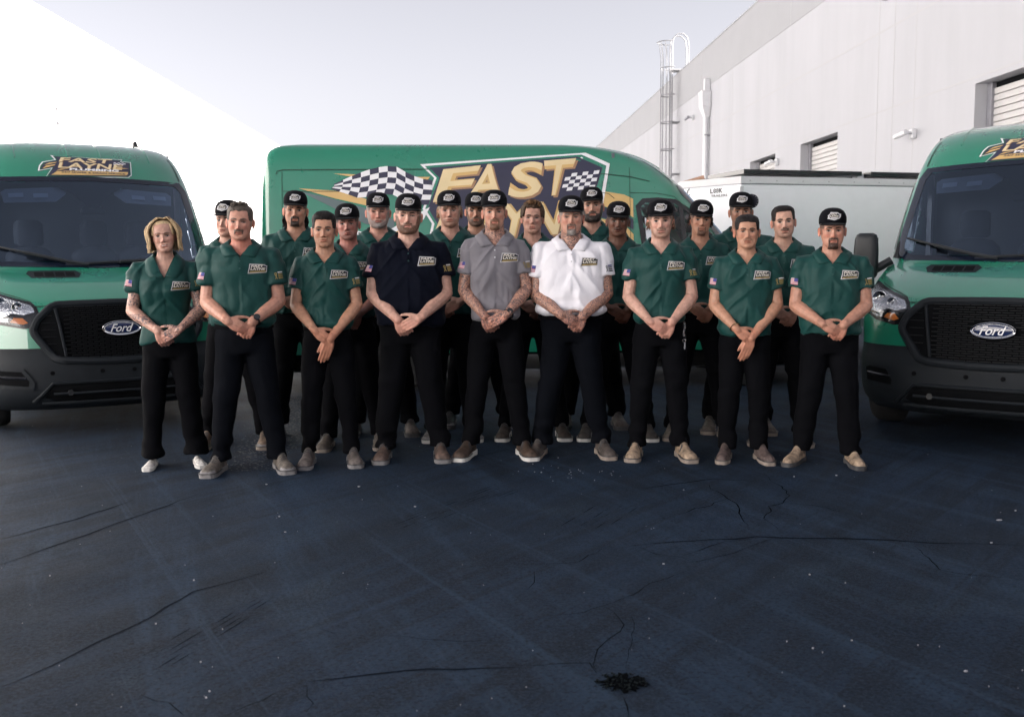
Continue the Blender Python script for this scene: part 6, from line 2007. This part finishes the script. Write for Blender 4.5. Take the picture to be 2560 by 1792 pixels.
        decal_on(cb, [tr(out)], c0, U2, V2, N2, .0022, M['patch_white'], 'cap_logo', cap, .012)
        decal_on(cb, [tr(P_([(215, -5), (650, 0), (770, 62), (740, 160), (430, 210), (130, 165), (110, 90)]))], c0, U2, V2, N2, .0030, M['patch_dark'], 'cap_logo_field', cap, .012)
        for s_, x0, y0, x1, y1 in (('FAST', 210, 2, 640, 60), ('LAYNE', 150, 72, 720, 132)):
            (a_, b_), (c_, d_) = tr(P_([(x0, y1)]))[0], tr(P_([(x1, y0)]))[0]
            decal_on(cb, text_fit(s_, a_, b_, c_, d_, bold=.05, shear=.2, maxlen=.02, res=1), c0, U2, V2, N2, .0042, M['patch_cream'], 'cap_logo_letters', cap)
        decal_on(cb, [tr(P_([(180, 150), (720, 144), (600, 180), (430, 195), (260, 180)]))], c0, U2, V2, N2, .0040, M['patch_white'], 'cap_logo_band', cap, .012)
        if p.get('extra_bill'):
            mb = MB(); pts_o = []
            for zz in (.0, .004):
                pts_o += [cx((.070 + .062 * math.sin(t) ** .8, .035 - .03 * math.sin(t), .200 + .055 * math.cos(t) + 0)) if zz == 0 else cx((.070 + .062 * math.sin(t) ** .8, .041 - .03 * math.sin(t), .200 + .055 * math.cos(t))) for t in np.linspace(0.001, math.pi - .001, 18)]
            n_ = 18
            mb.add(pts_o, [tuple(range(n_)), tuple(range(2 * n_ - 1, n_ - 1, -1))] + [(i, (i + 1) % n_, n_ + (i + 1) % n_, n_ + i) for i in range(n_)])
            eb = mb.build('sideways_bill', M['patch_navy'], cap)
            for t in np.linspace(.3, math.pi - .3, 7):
                MB().ellipsoid(cx((.070 + .055 * math.sin(t) ** .8, .032 - .03 * math.sin(t), .200 + .048 * math.cos(t))), (.003, .003, .003), 6, 4).build('bill_stud', M['patch_white'], cap)
    # ---------------- trousers, belt, boots
    me = dgm['trou']; me.name = 'trousers'
    P = vco(me); N = vno(me)
    zz = P[:, 2] / k
    w = .010 * (vnoise(P * [8, 8, 14], seed + 9) - .5) + .034 * (vnoise(P * [9, 9, 17], seed + 10) - .5) * (sst(.42, .14, zz) + .6 * g_(zz - .52, .08) + .5 * g_(zz - .82, .06))
    set_co(me, P + N * w[:, None])
    me.materials.clear(); me.materials.append(M[p.get('trouser', 'trouser')])
    me.shade_smooth()
    link('trousers', me, root)
    if p.get('tuck', True):
        mb = MB()
        a_, f_, b_ = (float(d['aw'](.98)) - .004) * d['W'], .112 + .035 * d['B'], .112
        mk = lambda e_, z_: [V3((a_ + e_) * math.sin(2 * math.pi * j / 32), -((f_ if math.cos(2 * math.pi * j / 32) > 0 else b_) + e_) * math.cos(2 * math.pi * j / 32) + .006, z_)[:] for j in range(32)]
        mb.rings([mk(.004, .965), mk(.009, .968), mk(.009, .996), mk(.004, .999)], cap=False)
        bl = mb.build('belt', M['belt'], root)
        yb = -(f_ + .014) + .006
        MB().box(V3(0, yb, .982), (.042 * k, .006, .034 * k), bev=.002).build('belt_buckle', M['gloss_black'], bl)
    fs = p.get('feet', .18)
    bt = p.get('boot', ((.10, .075, .062), 'dark', 'boot'))
    toe = p.get('toe', (10, 10))
    toe = tuple(t * .62 for t in toe)
    for i, s in enumerate((-1, 1)):
        pos = V3(s * fs, .075, 0)
        rz = R(toe[i]) * s
        bk_ = p.get('footk', .95) * (.84 if fem else 1.0) * k
        RM = Matrix.Translation(pos) @ Matrix.Rotation(rz, 4, 'Z') @ Matrix.Diagonal((bk_, bk_, bk_, 1))
        L_ = .315
        prof = [(0, .032, .12), (.05, .040, .135), (.18, .043, .14), (.33, .042, .132), (.43, .043, .108), (.56, .049, .088), (.70, .056, .080), (.84, .056, .074), (.93, .049, .064), (.985, .034, .048), (1.0, .020, .034)]
        if bt[2] == 'slip':
            prof = [(0, .026, .06), (.08, .034, .07), (.25, .036, .07), (.40, .039, .068), (.55, .045, .060), (.72, .049, .05), (.86, .045, .043), (.95, .034, .036), (1.0, .02, .028)]
        pt = 1.0 if bt[2] != 'point' else .74
        mb = MB(); rings = []
        for (l, w_, h_) in prof:
            w2 = w_ * (1 if l < .6 else 1 + (pt - 1) * (l - .6) / .4)
            rings.append([(RM @ Vector((w2 * math.cos(t) * (1 if math.sin(t) < .2 else .96), -l * L_, .018 + (h_ - .018) * max(0, math.sin(t)) ** .75)))[:] for t in np.linspace(-.0, math.pi, 15)] + [(RM @ Vector((0, -l * L_, .012)))[:]])
        mb.rings(rings)
        bo = mb.build('boot', boot_mat(bt[0]), root)
        mb = MB()
        outl = [(w_ * (1 if l < .6 else 1 + (pt - 1) * (l - .6) / .4) + .005, -l * (L_ + .008) + .003) for l, w_, h_ in prof] 
        poly = outl + [(-a_, b_) for a_, b_ in reversed(outl)]
        r0 = [(RM @ Vector((a_, b_, .0 if (b_ > -.10 or b_ < -.135) else .008)))[:] for a_, b_ in poly]
        r1 = [(RM @ Vector((a_ * 1.02, b_, .029 if b_ < -.12 else .036)))[:] for a_, b_ in poly]
        mb.rings([r0, r1])
        mb.build('sole', SOLE[bt[1]], bo, smooth=False)
        if bt[2] != 'slip':
            wl = [(RM @ Vector((a_ * 1.05, b_ * 1.005 - .0, .031)))[:] for a_, b_ in poly if b_ < -.13]
            h2 = len(wl) // 2
            MB().tube(wl, .0035 * k, 5).build('welt', SOLE['dark'], bo)
            if bt[2] in ('boot', 'slipboot'):
                for sd_ in (-1, 1):
                    gv_ = [(.38, .112), (.46, .098), (.50, .060), (.40, .045)]
                    mbg = MB(); gp = []
                    for l_, z_ in gv_:
                        w3 = float(np.interp(l_, [q_[0] for q_ in prof], [q_[1] for q_ in prof])); h3 = float(np.interp(l_, [q_[0] for q_ in prof], [q_[2] for q_ in prof]))
                        tt = math.asin(min(1, max(0, (z_ - .018) / (h3 - .018))) ** (1 / .75)) if z_ < h3 else math.pi / 2
                        gp.append((RM @ Vector((sd_ * (w3 * math.cos(tt) + .0025), -l_ * L_, z_ + .002)))[:])
                    mbg.add(gp, [(0, 1, 2, 3)])
                    mbg.build('elastic_panel', SOLE['dark'], bo, smooth=False, recalc=False)
        if bt[2] in ('lace', 'boot'):
            for q in range(4 if bt[2] == 'lace' else 2):
                l = .40 + q * .06
                hgt = float(np.interp(l, [a_[0] for a_ in prof], [a_[2] for a_ in prof])) + .004
                MB().tube([RM @ Vector((-.022, -l * L_, hgt - .010)), RM @ Vector((0, -l * L_, hgt)), RM @ Vector((.022, -l * L_, hgt - .010))], .003 * k, 5).build('lace', SOLE['dark'], bo)
        if bt[2] == 'lace':
            mb = MB()
            rings = []
            for (l, w_, h_) in [q for q in prof if q[0] >= .72]:
                rings.append([(RM @ Vector(((w_ + .003) * math.cos(t), -l * (L_ + .003), .018 + (h_ * .8 - .012) * max(0, math.sin(t)) ** .75)))[:] for t in np.linspace(0, math.pi, 13)])
            mb.rings(rings, cap=False, closed=False)
            mb.build('toe_cap', SOLE['grey'], bo)
    # ---------------- small things worn
    El, S = d['armpts'][1][1], d['armpts'][1][0]
    if p.get('watch') or p.get('bracelet'):
        s = p.get('watch') or p.get('bracelet')
        El = d['armpts'][s][1]
        over = p.get('over', -1)
        hw = p.get('hand_z', 0); ho = p.get('hand_x', 0)
        wr = V3(s * .072 + ho, (-.222 if s == over else -.190) - .05 * d['B'], 1.005 + hw)
        if p.get('pose') == 'wrist': wr = V3(s * .068 + ho, -.205 - .045 * d['B'], .985 + hw)
        dirn = (wr - El).normalized(); q = wr - dirn * .03
        a_ = dirn.cross(Vector((0, -1, 0))).normalized(); b_ = a_.cross(dirn)
        r_ = .0335 * k * p.get('arm', 1)
        mb = MB()
        mb.tube([q + (a_ * math.cos(t) + b_ * math.sin(t)) * r_ for t in np.linspace(0, 2 * math.pi, 21)], .007 if p.get('watch') else .004, 6, cap=False)
        if p.get('watch'):
            nrm = Vector((0, -1, .2)); nrm = (nrm - dirn * nrm.dot(dirn)).normalized()
            mb.tube([q + nrm * (r_ - .002), q + nrm * (r_ + .010)], .021, 14)
        mb.build('wristwatch' if p.get('watch') else 'bracelet', M['gloss_black'] if p.get('watch') else M['goldmetal'], root)
    if p.get('keys'):
        q = V3(.165, -.115, .965)
        mb = MB()
        for i in range(7):
            c = q + Vector((.004 * math.sin(i), -.004, -.014 * i))
            mb.tube([c + Vector((.005 * math.cos(t), 0, .007 * math.sin(t))) for t in np.linspace(0, 2 * math.pi, 9)], .0016, 4, cap=False)
        c = q + Vector((0, -.006, -.12))
        mb.tube([c + Vector((.011 * math.cos(t), 0, .011 * math.sin(t))) for t in np.linspace(0, 2 * math.pi, 13)], .002, 4, cap=False)
        mb.box(c + Vector((.004, 0, -.035)), (.009, .003, .045))
        kk = mb.build('key_chain', M['silver'], root)
        kk['kind'] = 'stuff'
    tag(root, p['label'], 'person', 'people standing in the group photo')
M['patch_navy'] = mat('navy_bill', (.012, .014, .028), .7)

# ---- who stands where
LIGHT, FAIR, TAN, BROWN, DEEP = (.47, .295, .235), (.51, .335, .275), (.40, .235, .165), (.31, .175, .12), (.14, .070, .046)
BLK, DBR, BRN, GRY, BLOND, LBR = (.010, .008, .008), (.022, .014, .010), (.055, .032, .020), (.16, .15, .14), (.50, .37, .22), (.15, .095, .055)

def bob(rs, t):
    """chin-length blonde hair falling from the parting to the jaw and shoulders"""
    part = .018
    a = (t * 2 - 1) * 2.85                      # angle round the head, 0 = face
    sd = 1 if a > 0 else -1
    aa = abs(a)
    aa = (1.0 if sd < 0 else 1.08) + (aa / 2.85) * 2.0
    A = sd * aa
    rx, ry = .089 + rs.uniform(-.003, .007), .110 + rs.uniform(-.004, .006)
    pts = []
    top = Vector((part + rs.uniform(-.012, .012), -.085 + .14 * (aa / 3.0) + rs.uniform(-.01, .01), .240))
    n = 9
    length = .212 + rs.uniform(-.025, .025)
    for i in range(n):
        u = i / (n - 1)
        sw = math.sin(min(1, u * 2.0) * math.pi / 2)
        zz = .242 - length * max(0, u - .10) ** 1.12 * 1.12
        wv = .05 * math.sin(u * 9 + A * 2)
        bulge = 1 + wv + .26 * math.sin(u * 2.6) - .02 * u + (.9 * max(0, u - .80))
        X = top.x * (1 - sw) + sw * rx * math.sin(A) * bulge
        Y = top.y * (1 - sw) - sw * ry * math.cos(A) * bulge * .98
        pts.append((X + rs.uniform(-.002, .002), Y + rs.uniform(-.002, .002), zz + .014 * math.sin(math.pi * min(1, u * 3)) * (1 if u < .33 else 0)))
    r0 = rs.uniform(.0030, .0055)
    return pts, [r0 * .7] + [r0] * (n - 3) + [r0 * .8, r0 * .2]

def curls(rs, t, xr=(.045, .085), z0=.10, ln=.14, yb=.03):
    sd = 1 if rs.random() < .5 else -1
    x = sd * rs.uniform(*xr); y = rs.uniform(.0, .06) + yb
    pts = []
    l = ln * rs.uniform(.6, 1.1); ph = rs.uniform(0, 6)
    for i in range(8):
        u = i / 7
        pts.append((x + sd * .012 * u + .007 * math.sin(u * 9 + ph), y + .007 * math.cos(u * 9 + ph), z0 - l * u))
    r0 = rs.uniform(.004, .0065)
    return pts, [r0] * 6 + [r0 * .7, r0 * .2]

def tufts(rs, t):
    return curls(rs, t, (.070, .084), .150, .085, -.005)

def quiff(rs, t):
    a = rs.uniform(-1, 1)
    x = a * .055
    y = rs.uniform(-.095, .03)
    z = .205 + .026 * (1 - a * a) * (1 - (y / .1) ** 2 * .3)
    pts = [(x, y, z), (x * 1.06 + rs.uniform(-.006, .006), y - .012, z + .018), (x * 1.1 + rs.uniform(-.01, .01), y - .008, z + .022 + rs.uniform(0, .006)), (x * 1.15 + rs.uniform(-.012, .012), y + .03, z + .020 + rs.uniform(0, .006))]
    r0 = rs.uniform(.004, .007)
    return pts, [r0, r0, r0 * .8, r0 * .25]

def spikes(rs, t):
    a = rs.uniform(-1, 1); x = a * .05; y = rs.uniform(-.085, .06)
    z = .212 + .018 * (1 - a * a)
    pts = [(x, y, z), (x * 1.05, y - .004, z + .012), (x * 1.1 + rs.uniform(-.004, .004), y + .002, z + .024 + rs.uniform(0, .006))]
    return pts, [.004, .0035, .0008]

HSHORT = lambda seed, th=9, hl=186, **kw: (th, hl, seed, dict(dict(side_low=122, lowback=66), **kw))
GREY_BOOT, TAN_BOOT, SAND, BROWNB, MUD = (.095, .075, .068), (.30, .21, .145), (.42, .31, .22), (.075, .046, .032), (.11, .088, .072)
PEOPLE = [
 dict(id=1, x=-2.33, y=6.50, chin=1.452, skin=FAIR, hair=BLOND, fem=True, yaw=12, hyaw=4, hroll=-5, hpitch=-2, W=1.02, tuck=False, hem=.905, vneck=1.365, vslope=.42, arm=.98, sleeve=.55, smile=True, lipk=1.0, open=.95,
      iris=(.03, .03, .03), browc=(.07, .04, .025), brow=.95, browk=.75, scalp=.25, hairline=215, burn=0, hairstyle=(6, 200, 1, dict(lowback=40, side_low=118, noise_amp=.1)), strands=[(330, bob, BLOND), (120, bob, (.36, .26, .15)), (50, bob, (.20, .13, .08))], feet=.15, boot=((.62, .60, .58), 'white', 'slip'), ink={'left': .95, 'right_part': .9},
      hand_z=-.005, hand_x=.03, elbow=(.235, -.03, 1.14), over=1, jaw=.94, wide=.96, headk=.96, ruddy=.7, logo_x=.10, logo_z=1.33, leg=1.0, toe=(6, 24), trouser='trouser',
      label='smiling blonde woman in a green polo, far left, hands clasped, white shoes'),
 dict(id=2, hroll=3,  x=-2.10, y=7.20, chin=1.572, skin=LIGHT, hair=BRN, cap=True, yaw=6, hyaw=-14, look=.8, front=False, tuck=False, hem=.90, W=0.93, feet=.20, boot=((.20, .14, .10), 'tan', 'lace'), jaw=.98, wide=.97, hands_dark=.25,
      label='capped man in green polo glancing sideways between the woman and moustached man'),
 dict(id=3, hand_z=.01, hroll=2,  x=-1.77, y=6.34, chin=1.530, skin=(.45, .26, .20), hair=(.075, .060, .050), yaw=9, W=1.07, belly=.15, beard='must droop', bcol=(.055, .035, .025), hairstyle=HSHORT(3, 7, 188, fade=True), scalp=.45, topcol=(.075, .062, .052),
      strands=[(90, spikes, (.075, .062, .052))], arm=1.12, hands_dark=0, neck_red=.75, ruddy=1.2, open=.72, iris=(.05, .06, .07), feet=.185, boot=((.17, .145, .125), 'grey', 'lace'), trouser='trouser_navy', watch=1, toe=(22, 30), hpitch=2,
      label='man with spiky grey hair and drooping moustache, green polo, brown hiking shoes'),
 dict(id=4, hroll=2, hyaw=4,  x=-1.70, y=7.66, chin=1.662, skin=TAN, hair=BLK, cap=True, front=False, beard='must goat', yaw=6, W=1.12, belly=0.35, strands=[(60, curls, BLK)], feet=.17, boot=((.02, .02, .022), 'dark', 'boot'), jaw=1.04, wide=1.03, tuck=False, hem=.92, hands_dark=.4,
      label='tall man with long black curls under cap and a goatee, back row left'),
 dict(id=5, x=-1.26, y=6.54, chin=1.480, skin=(.43, .255, .175), hair=BLK, yaw=7, W=0.94, pose='wrist', hairstyle=HSHORT(5, 15, 188, front_boost=7, fade=True), scalp=.8, wide=.97, open=.88, feet=.150, hand_z=-.01, beard='stub', stub=.12, boot=((.15, .125, .115), 'grey', 'boot'), arm=.98, belly=.05, toe=(8, 14), over=-1,
      label='bare-headed young man with black crop gripping his own wrist, front row left'),
 dict(id=6, hroll=-3,  x=-1.20, y=7.14, chin=1.540, skin=(.36, .19, .16), hair=DBR, cap=True, front=False, yaw=5, W=1.0, ruddy=1.2, beard='stub', stub=.3, feet=.185, boot=(MUD, 'tan', 'boot'), hands_dark=.55, neck_red=.5, undershirt=True, captilt=5,
      label='sunburnt man in low black cap behind the young man holding his wrist'),
 dict(id=7, hyaw=3, over=1,  x=-1.05, y=7.68, chin=1.645, skin=(.48, .28, .225), hair=GRY, cap=True, front=False, beard='full', bstr=.75, bcol=(.22, .20, .19), bgrey=(.34, .32, .31), blen=5, yaw=5, W=1.18, belly=0.8, jaw=1.1, wide=1.06, open=.55, ruddy=1.3, feet=.2, boot=(GREY_BOOT, 'dark', 'boot'), hands_dark=.5,
      label='older heavy-set man with grey goatee beard and black cap, back row'),
 dict(id=8, hroll=2, over=1, hand_z=-.03,  x=-.71, y=6.70, chin=1.575, skin=FAIR, hair=(.07, .035, .02), cap=True, yaw=4, W=1.2, belly=0.75, shirt='shirt_navy', beard='full must', bcol=(.085, .040, .022), blen=7, bstr=.9, jaw=1.1, wide=1.06, open=.65, smile=False, arm=1.12, feet=.185, boot=((.13, .085, .068), 'grey', 'boot'), tuck=False, hem=.93, hpitch=1, neck=1.08,
      label='bearded man in a navy polo and black cap, front row'),
 dict(id=9, hroll=-2, over=1,  x=-.47, y=7.46, chin=1.642, skin=LIGHT, hair=(.20, .135, .085), cap=True, front=False, yaw=3, W=1.06, strands=[(46, tufts, (.24, .17, .11))], beard='full', bcol=(.14, .075, .045), bstr=.5, blen=2.5, feet=.14, boot=((.16, .15, .15), 'white', 'lace'), hands_dark=.45, tuck=False, hem=.92,
      label='young man with sandy hair sticking out under cap, behind the navy polo'),
 dict(id=10, x=-.29, y=8.06, chin=1.665, skin=TAN, hair=DBR, cap=True, front=False, yaw=2, beard='full must', bstr=.8, blen=3, bcol=(.05, .035, .028), feet=.21, boot=((.02, .02, .023), 'grey', 'lace'), hands_dark=.5, wide=.97, browk=1.3,
      label='dark-bearded capped man half hidden behind the grey-shirted man'),
 dict(id=11, over=1, hand_z=-.03, hroll=-1,  x=-.115, y=6.76, chin=1.597, skin=(.45, .27, .205), hair=(.075, .040, .024), cap=True, yaw=1, W=0.93, shirt='shirt_grey', beard='must goat', bcol=(.11, .055, .03), bstr=.8, blen=4, wide=.95, jaw=.93, arm=.98, feet=.17, boot=(BROWNB, 'white', 'slipboot'), ink={'left': .85, 'right': .85, 'neck': .85}, watch=1, tuck=False, hem=.955, toe=(30, 24), iris=(.06, .06, .05), ruddy=1.0,
      label='man in grey polo with tattooed neck and arms, front row centre'),
 dict(id=12, hroll=2, hand_z=.01,  x=.165, y=7.48, chin=1.585, skin=LIGHT, hair=BRN, front=False, yaw=-1, W=.97, hairstyle=HSHORT(12, 14, 190), strands=[(70, quiff, (.15, .085, .045))], topcol=(.05, .030, .018), wide=.97, jaw=1.04, open=.7, feet=.21, boot=((.05, .034, .026), 'white', 'boot'), hands_dark=.6,
      label='bare-headed young man with brown quiff between grey and white polos'),
 dict(id=13, x=.42, y=6.78, chin=1.560, skin=(.45, .275, .21), hair=GRY, cap=True, yaw=-2, W=1.18, belly=0.85, shirt='shirt_white', beard='must goat', bcol=(.075, .055, .045), bgrey=(.40, .38, .36), bstr=.85, blen=8, jaw=1.05, arm=1.16, feet=.205, boot=((.105, .085, .075), 'tan', 'boot'), ink={'left': .85, 'right': .85, 'neck': .95}, tuck=True, hem=1.0, open=.7, iris=(.08, .09, .09), trouser='trouser_navy', neck=1.1, hand_z=-.01, ruddy=1.1, toe=(26, 20),
      label='big man in a white polo with grey goatee and tattooed forearms'),
 dict(id=14, hroll=-2, over=1,  x=.665, y=7.96, chin=1.692, skin=(.40, .25, .19), hair=BLK, cap=True, front=False, yaw=-3, W=1.1, belly=0.4, beard='full must', bcol=BLK, blen=11, bstr=.97, browk=1.35, jaw=1.1, wide=1.05, feet=.19, boot=(GREY_BOOT, 'dark', 'boot'), hands_dark=.5, hpitch=-3,
      label='tall man with thick black beard and cap, behind the white polo'),
 dict(id=15, hroll=2,  x=.82, y=7.44, chin=1.555, skin=DEEP, hair=BLK, cap=True, front=False, yaw=-4, W=.99, beard='must', bstr=.45, feet=.23, boot=((.055, .045, .038), 'white', 'boot'), hands_dark=.2, captilt=7, neck=1.05,
      label='dark-skinned man in black cap beside the white polo, back row'),
 dict(id=16, over=-1, hand_z=-.035, hroll=-2,  x=1.03, y=6.67, chin=1.526, skin=(.52, .345, .285), hair=(.10, .060, .038), cap=True, yaw=-7, W=.99, beard='stub must', stub=.55, bcol=(.12, .065, .04), bstr=.5, strands=[(40, tufts, (.12, .075, .045))], arm=1.02, feet=.150, boot=(SAND, 'tan', 'slipboot'), keys=True, captilt=5, tuck=True, hem=.975, toe=(14, 24), iris=(.05, .05, .05),
      label='pale stubbled man in cap with a key chain, tan slip-on boots'),
 dict(id=17, hyaw=5, hroll=3,  x=1.45, y=7.42, chin=1.560, skin=TAN, hair=BLK, cap=True, front=False, yaw=-8, W=0.93, beard='goat', bstr=.6, blen=3, wide=.96, jaw=.94, captilt=8, feet=.19, boot=((.16, .135, .11), 'tan', 'slipboot'), hands_dark=.35, strands=[(26, tufts, BLK)],
      label='capped man with chin tuft and dark undershirt, back row right'),
 dict(id=18, belly=0.3, x=1.82, y=7.68, chin=1.628, skin=(.32, .19, .135), hair=BLK, cap=True, front=False, yaw=-9, W=1.15, browk=1.3, wide=1.02, feet=.2, extra_bill=True, boot=((.13, .105, .088), 'tan', 'boot'), hands_dark=.4, tuck=False, hem=.92,
      label='man with second sideways cap bill, face half hidden behind front man'),
 dict(id=19, x=1.60, y=6.57, chin=1.452, skin=(.44, .265, .185), hair=BLK, yaw=-10, W=1.01, belly=.2, pose='wrist', hairstyle=HSHORT(19, 9, 178, fade=True), scalp=.55, beard='must', bstr=.4, wide=1.0, feet=.115, bracelet=-1, hand_z=-.01, boot=((.13, .092, .085), 'tan', 'point'), arm=1.03, tuck=False, hem=.93, toe=(16, 22), over=-1, browk=1.1, open=.8,
      label='bare-headed man with sharp black hairline and bracelet holding his wrist'),
 dict(id=20, hroll=-4,  x=2.02, y=7.18, chin=1.532, skin=(.49, .325, .255), hair=BLK, front=False, yaw=-11, W=1.0, hairstyle=HSHORT(20, 12, 192, fade=True), scalp=.5, beard='must stub', bstr=.65, stub=.25, wide=1.0, jaw=1.02, feet=.16, browk=1.2, boot=((.20, .165, .135), 'tan', 'boot'), hands_dark=.4,
      label='bare-headed man with faded sides and moustache against the white trailer'),
 dict(id=21, hand_z=.01,  x=2.13, y=6.42, chin=1.452, skin=(.44, .255, .19), hair=(.030, .018, .012), cap=True, yaw=-13, W=1.12, belly=0.45, beard='must goat', bcol=(.022, .012, .009), blen=7, jaw=1.03, arm=1.12, feet=.165, boot=(SAND, 'dark', 'point'), tuck=False, hem=.945, toe=(40, 16), captilt=2, hpitch=2, ruddy=1.2, iris=(.05, .055, .05),
      label='stocky man with dark goatee and cap, far right, pointed tan boots'),
]
_all = [make_person(p) for p in PEOPLE]
bpy.context.view_layer.update()
_dg = bpy.context.evaluated_depsgraph_get()
for d in _all:
    d['meshes'] = {}
    for key, o in (('shirt', d['shirt']), ('arms', d['arms']), ('trou', d['trou'])):
        d['meshes'][key] = bpy.data.meshes.new_from_object(o.evaluated_get(_dg))
for o in _pending:
    me_ = o.data
    bpy.data.objects.remove(o)
    bpy.data.meshes.remove(me_)
for d in _all:
    finish_person(d)
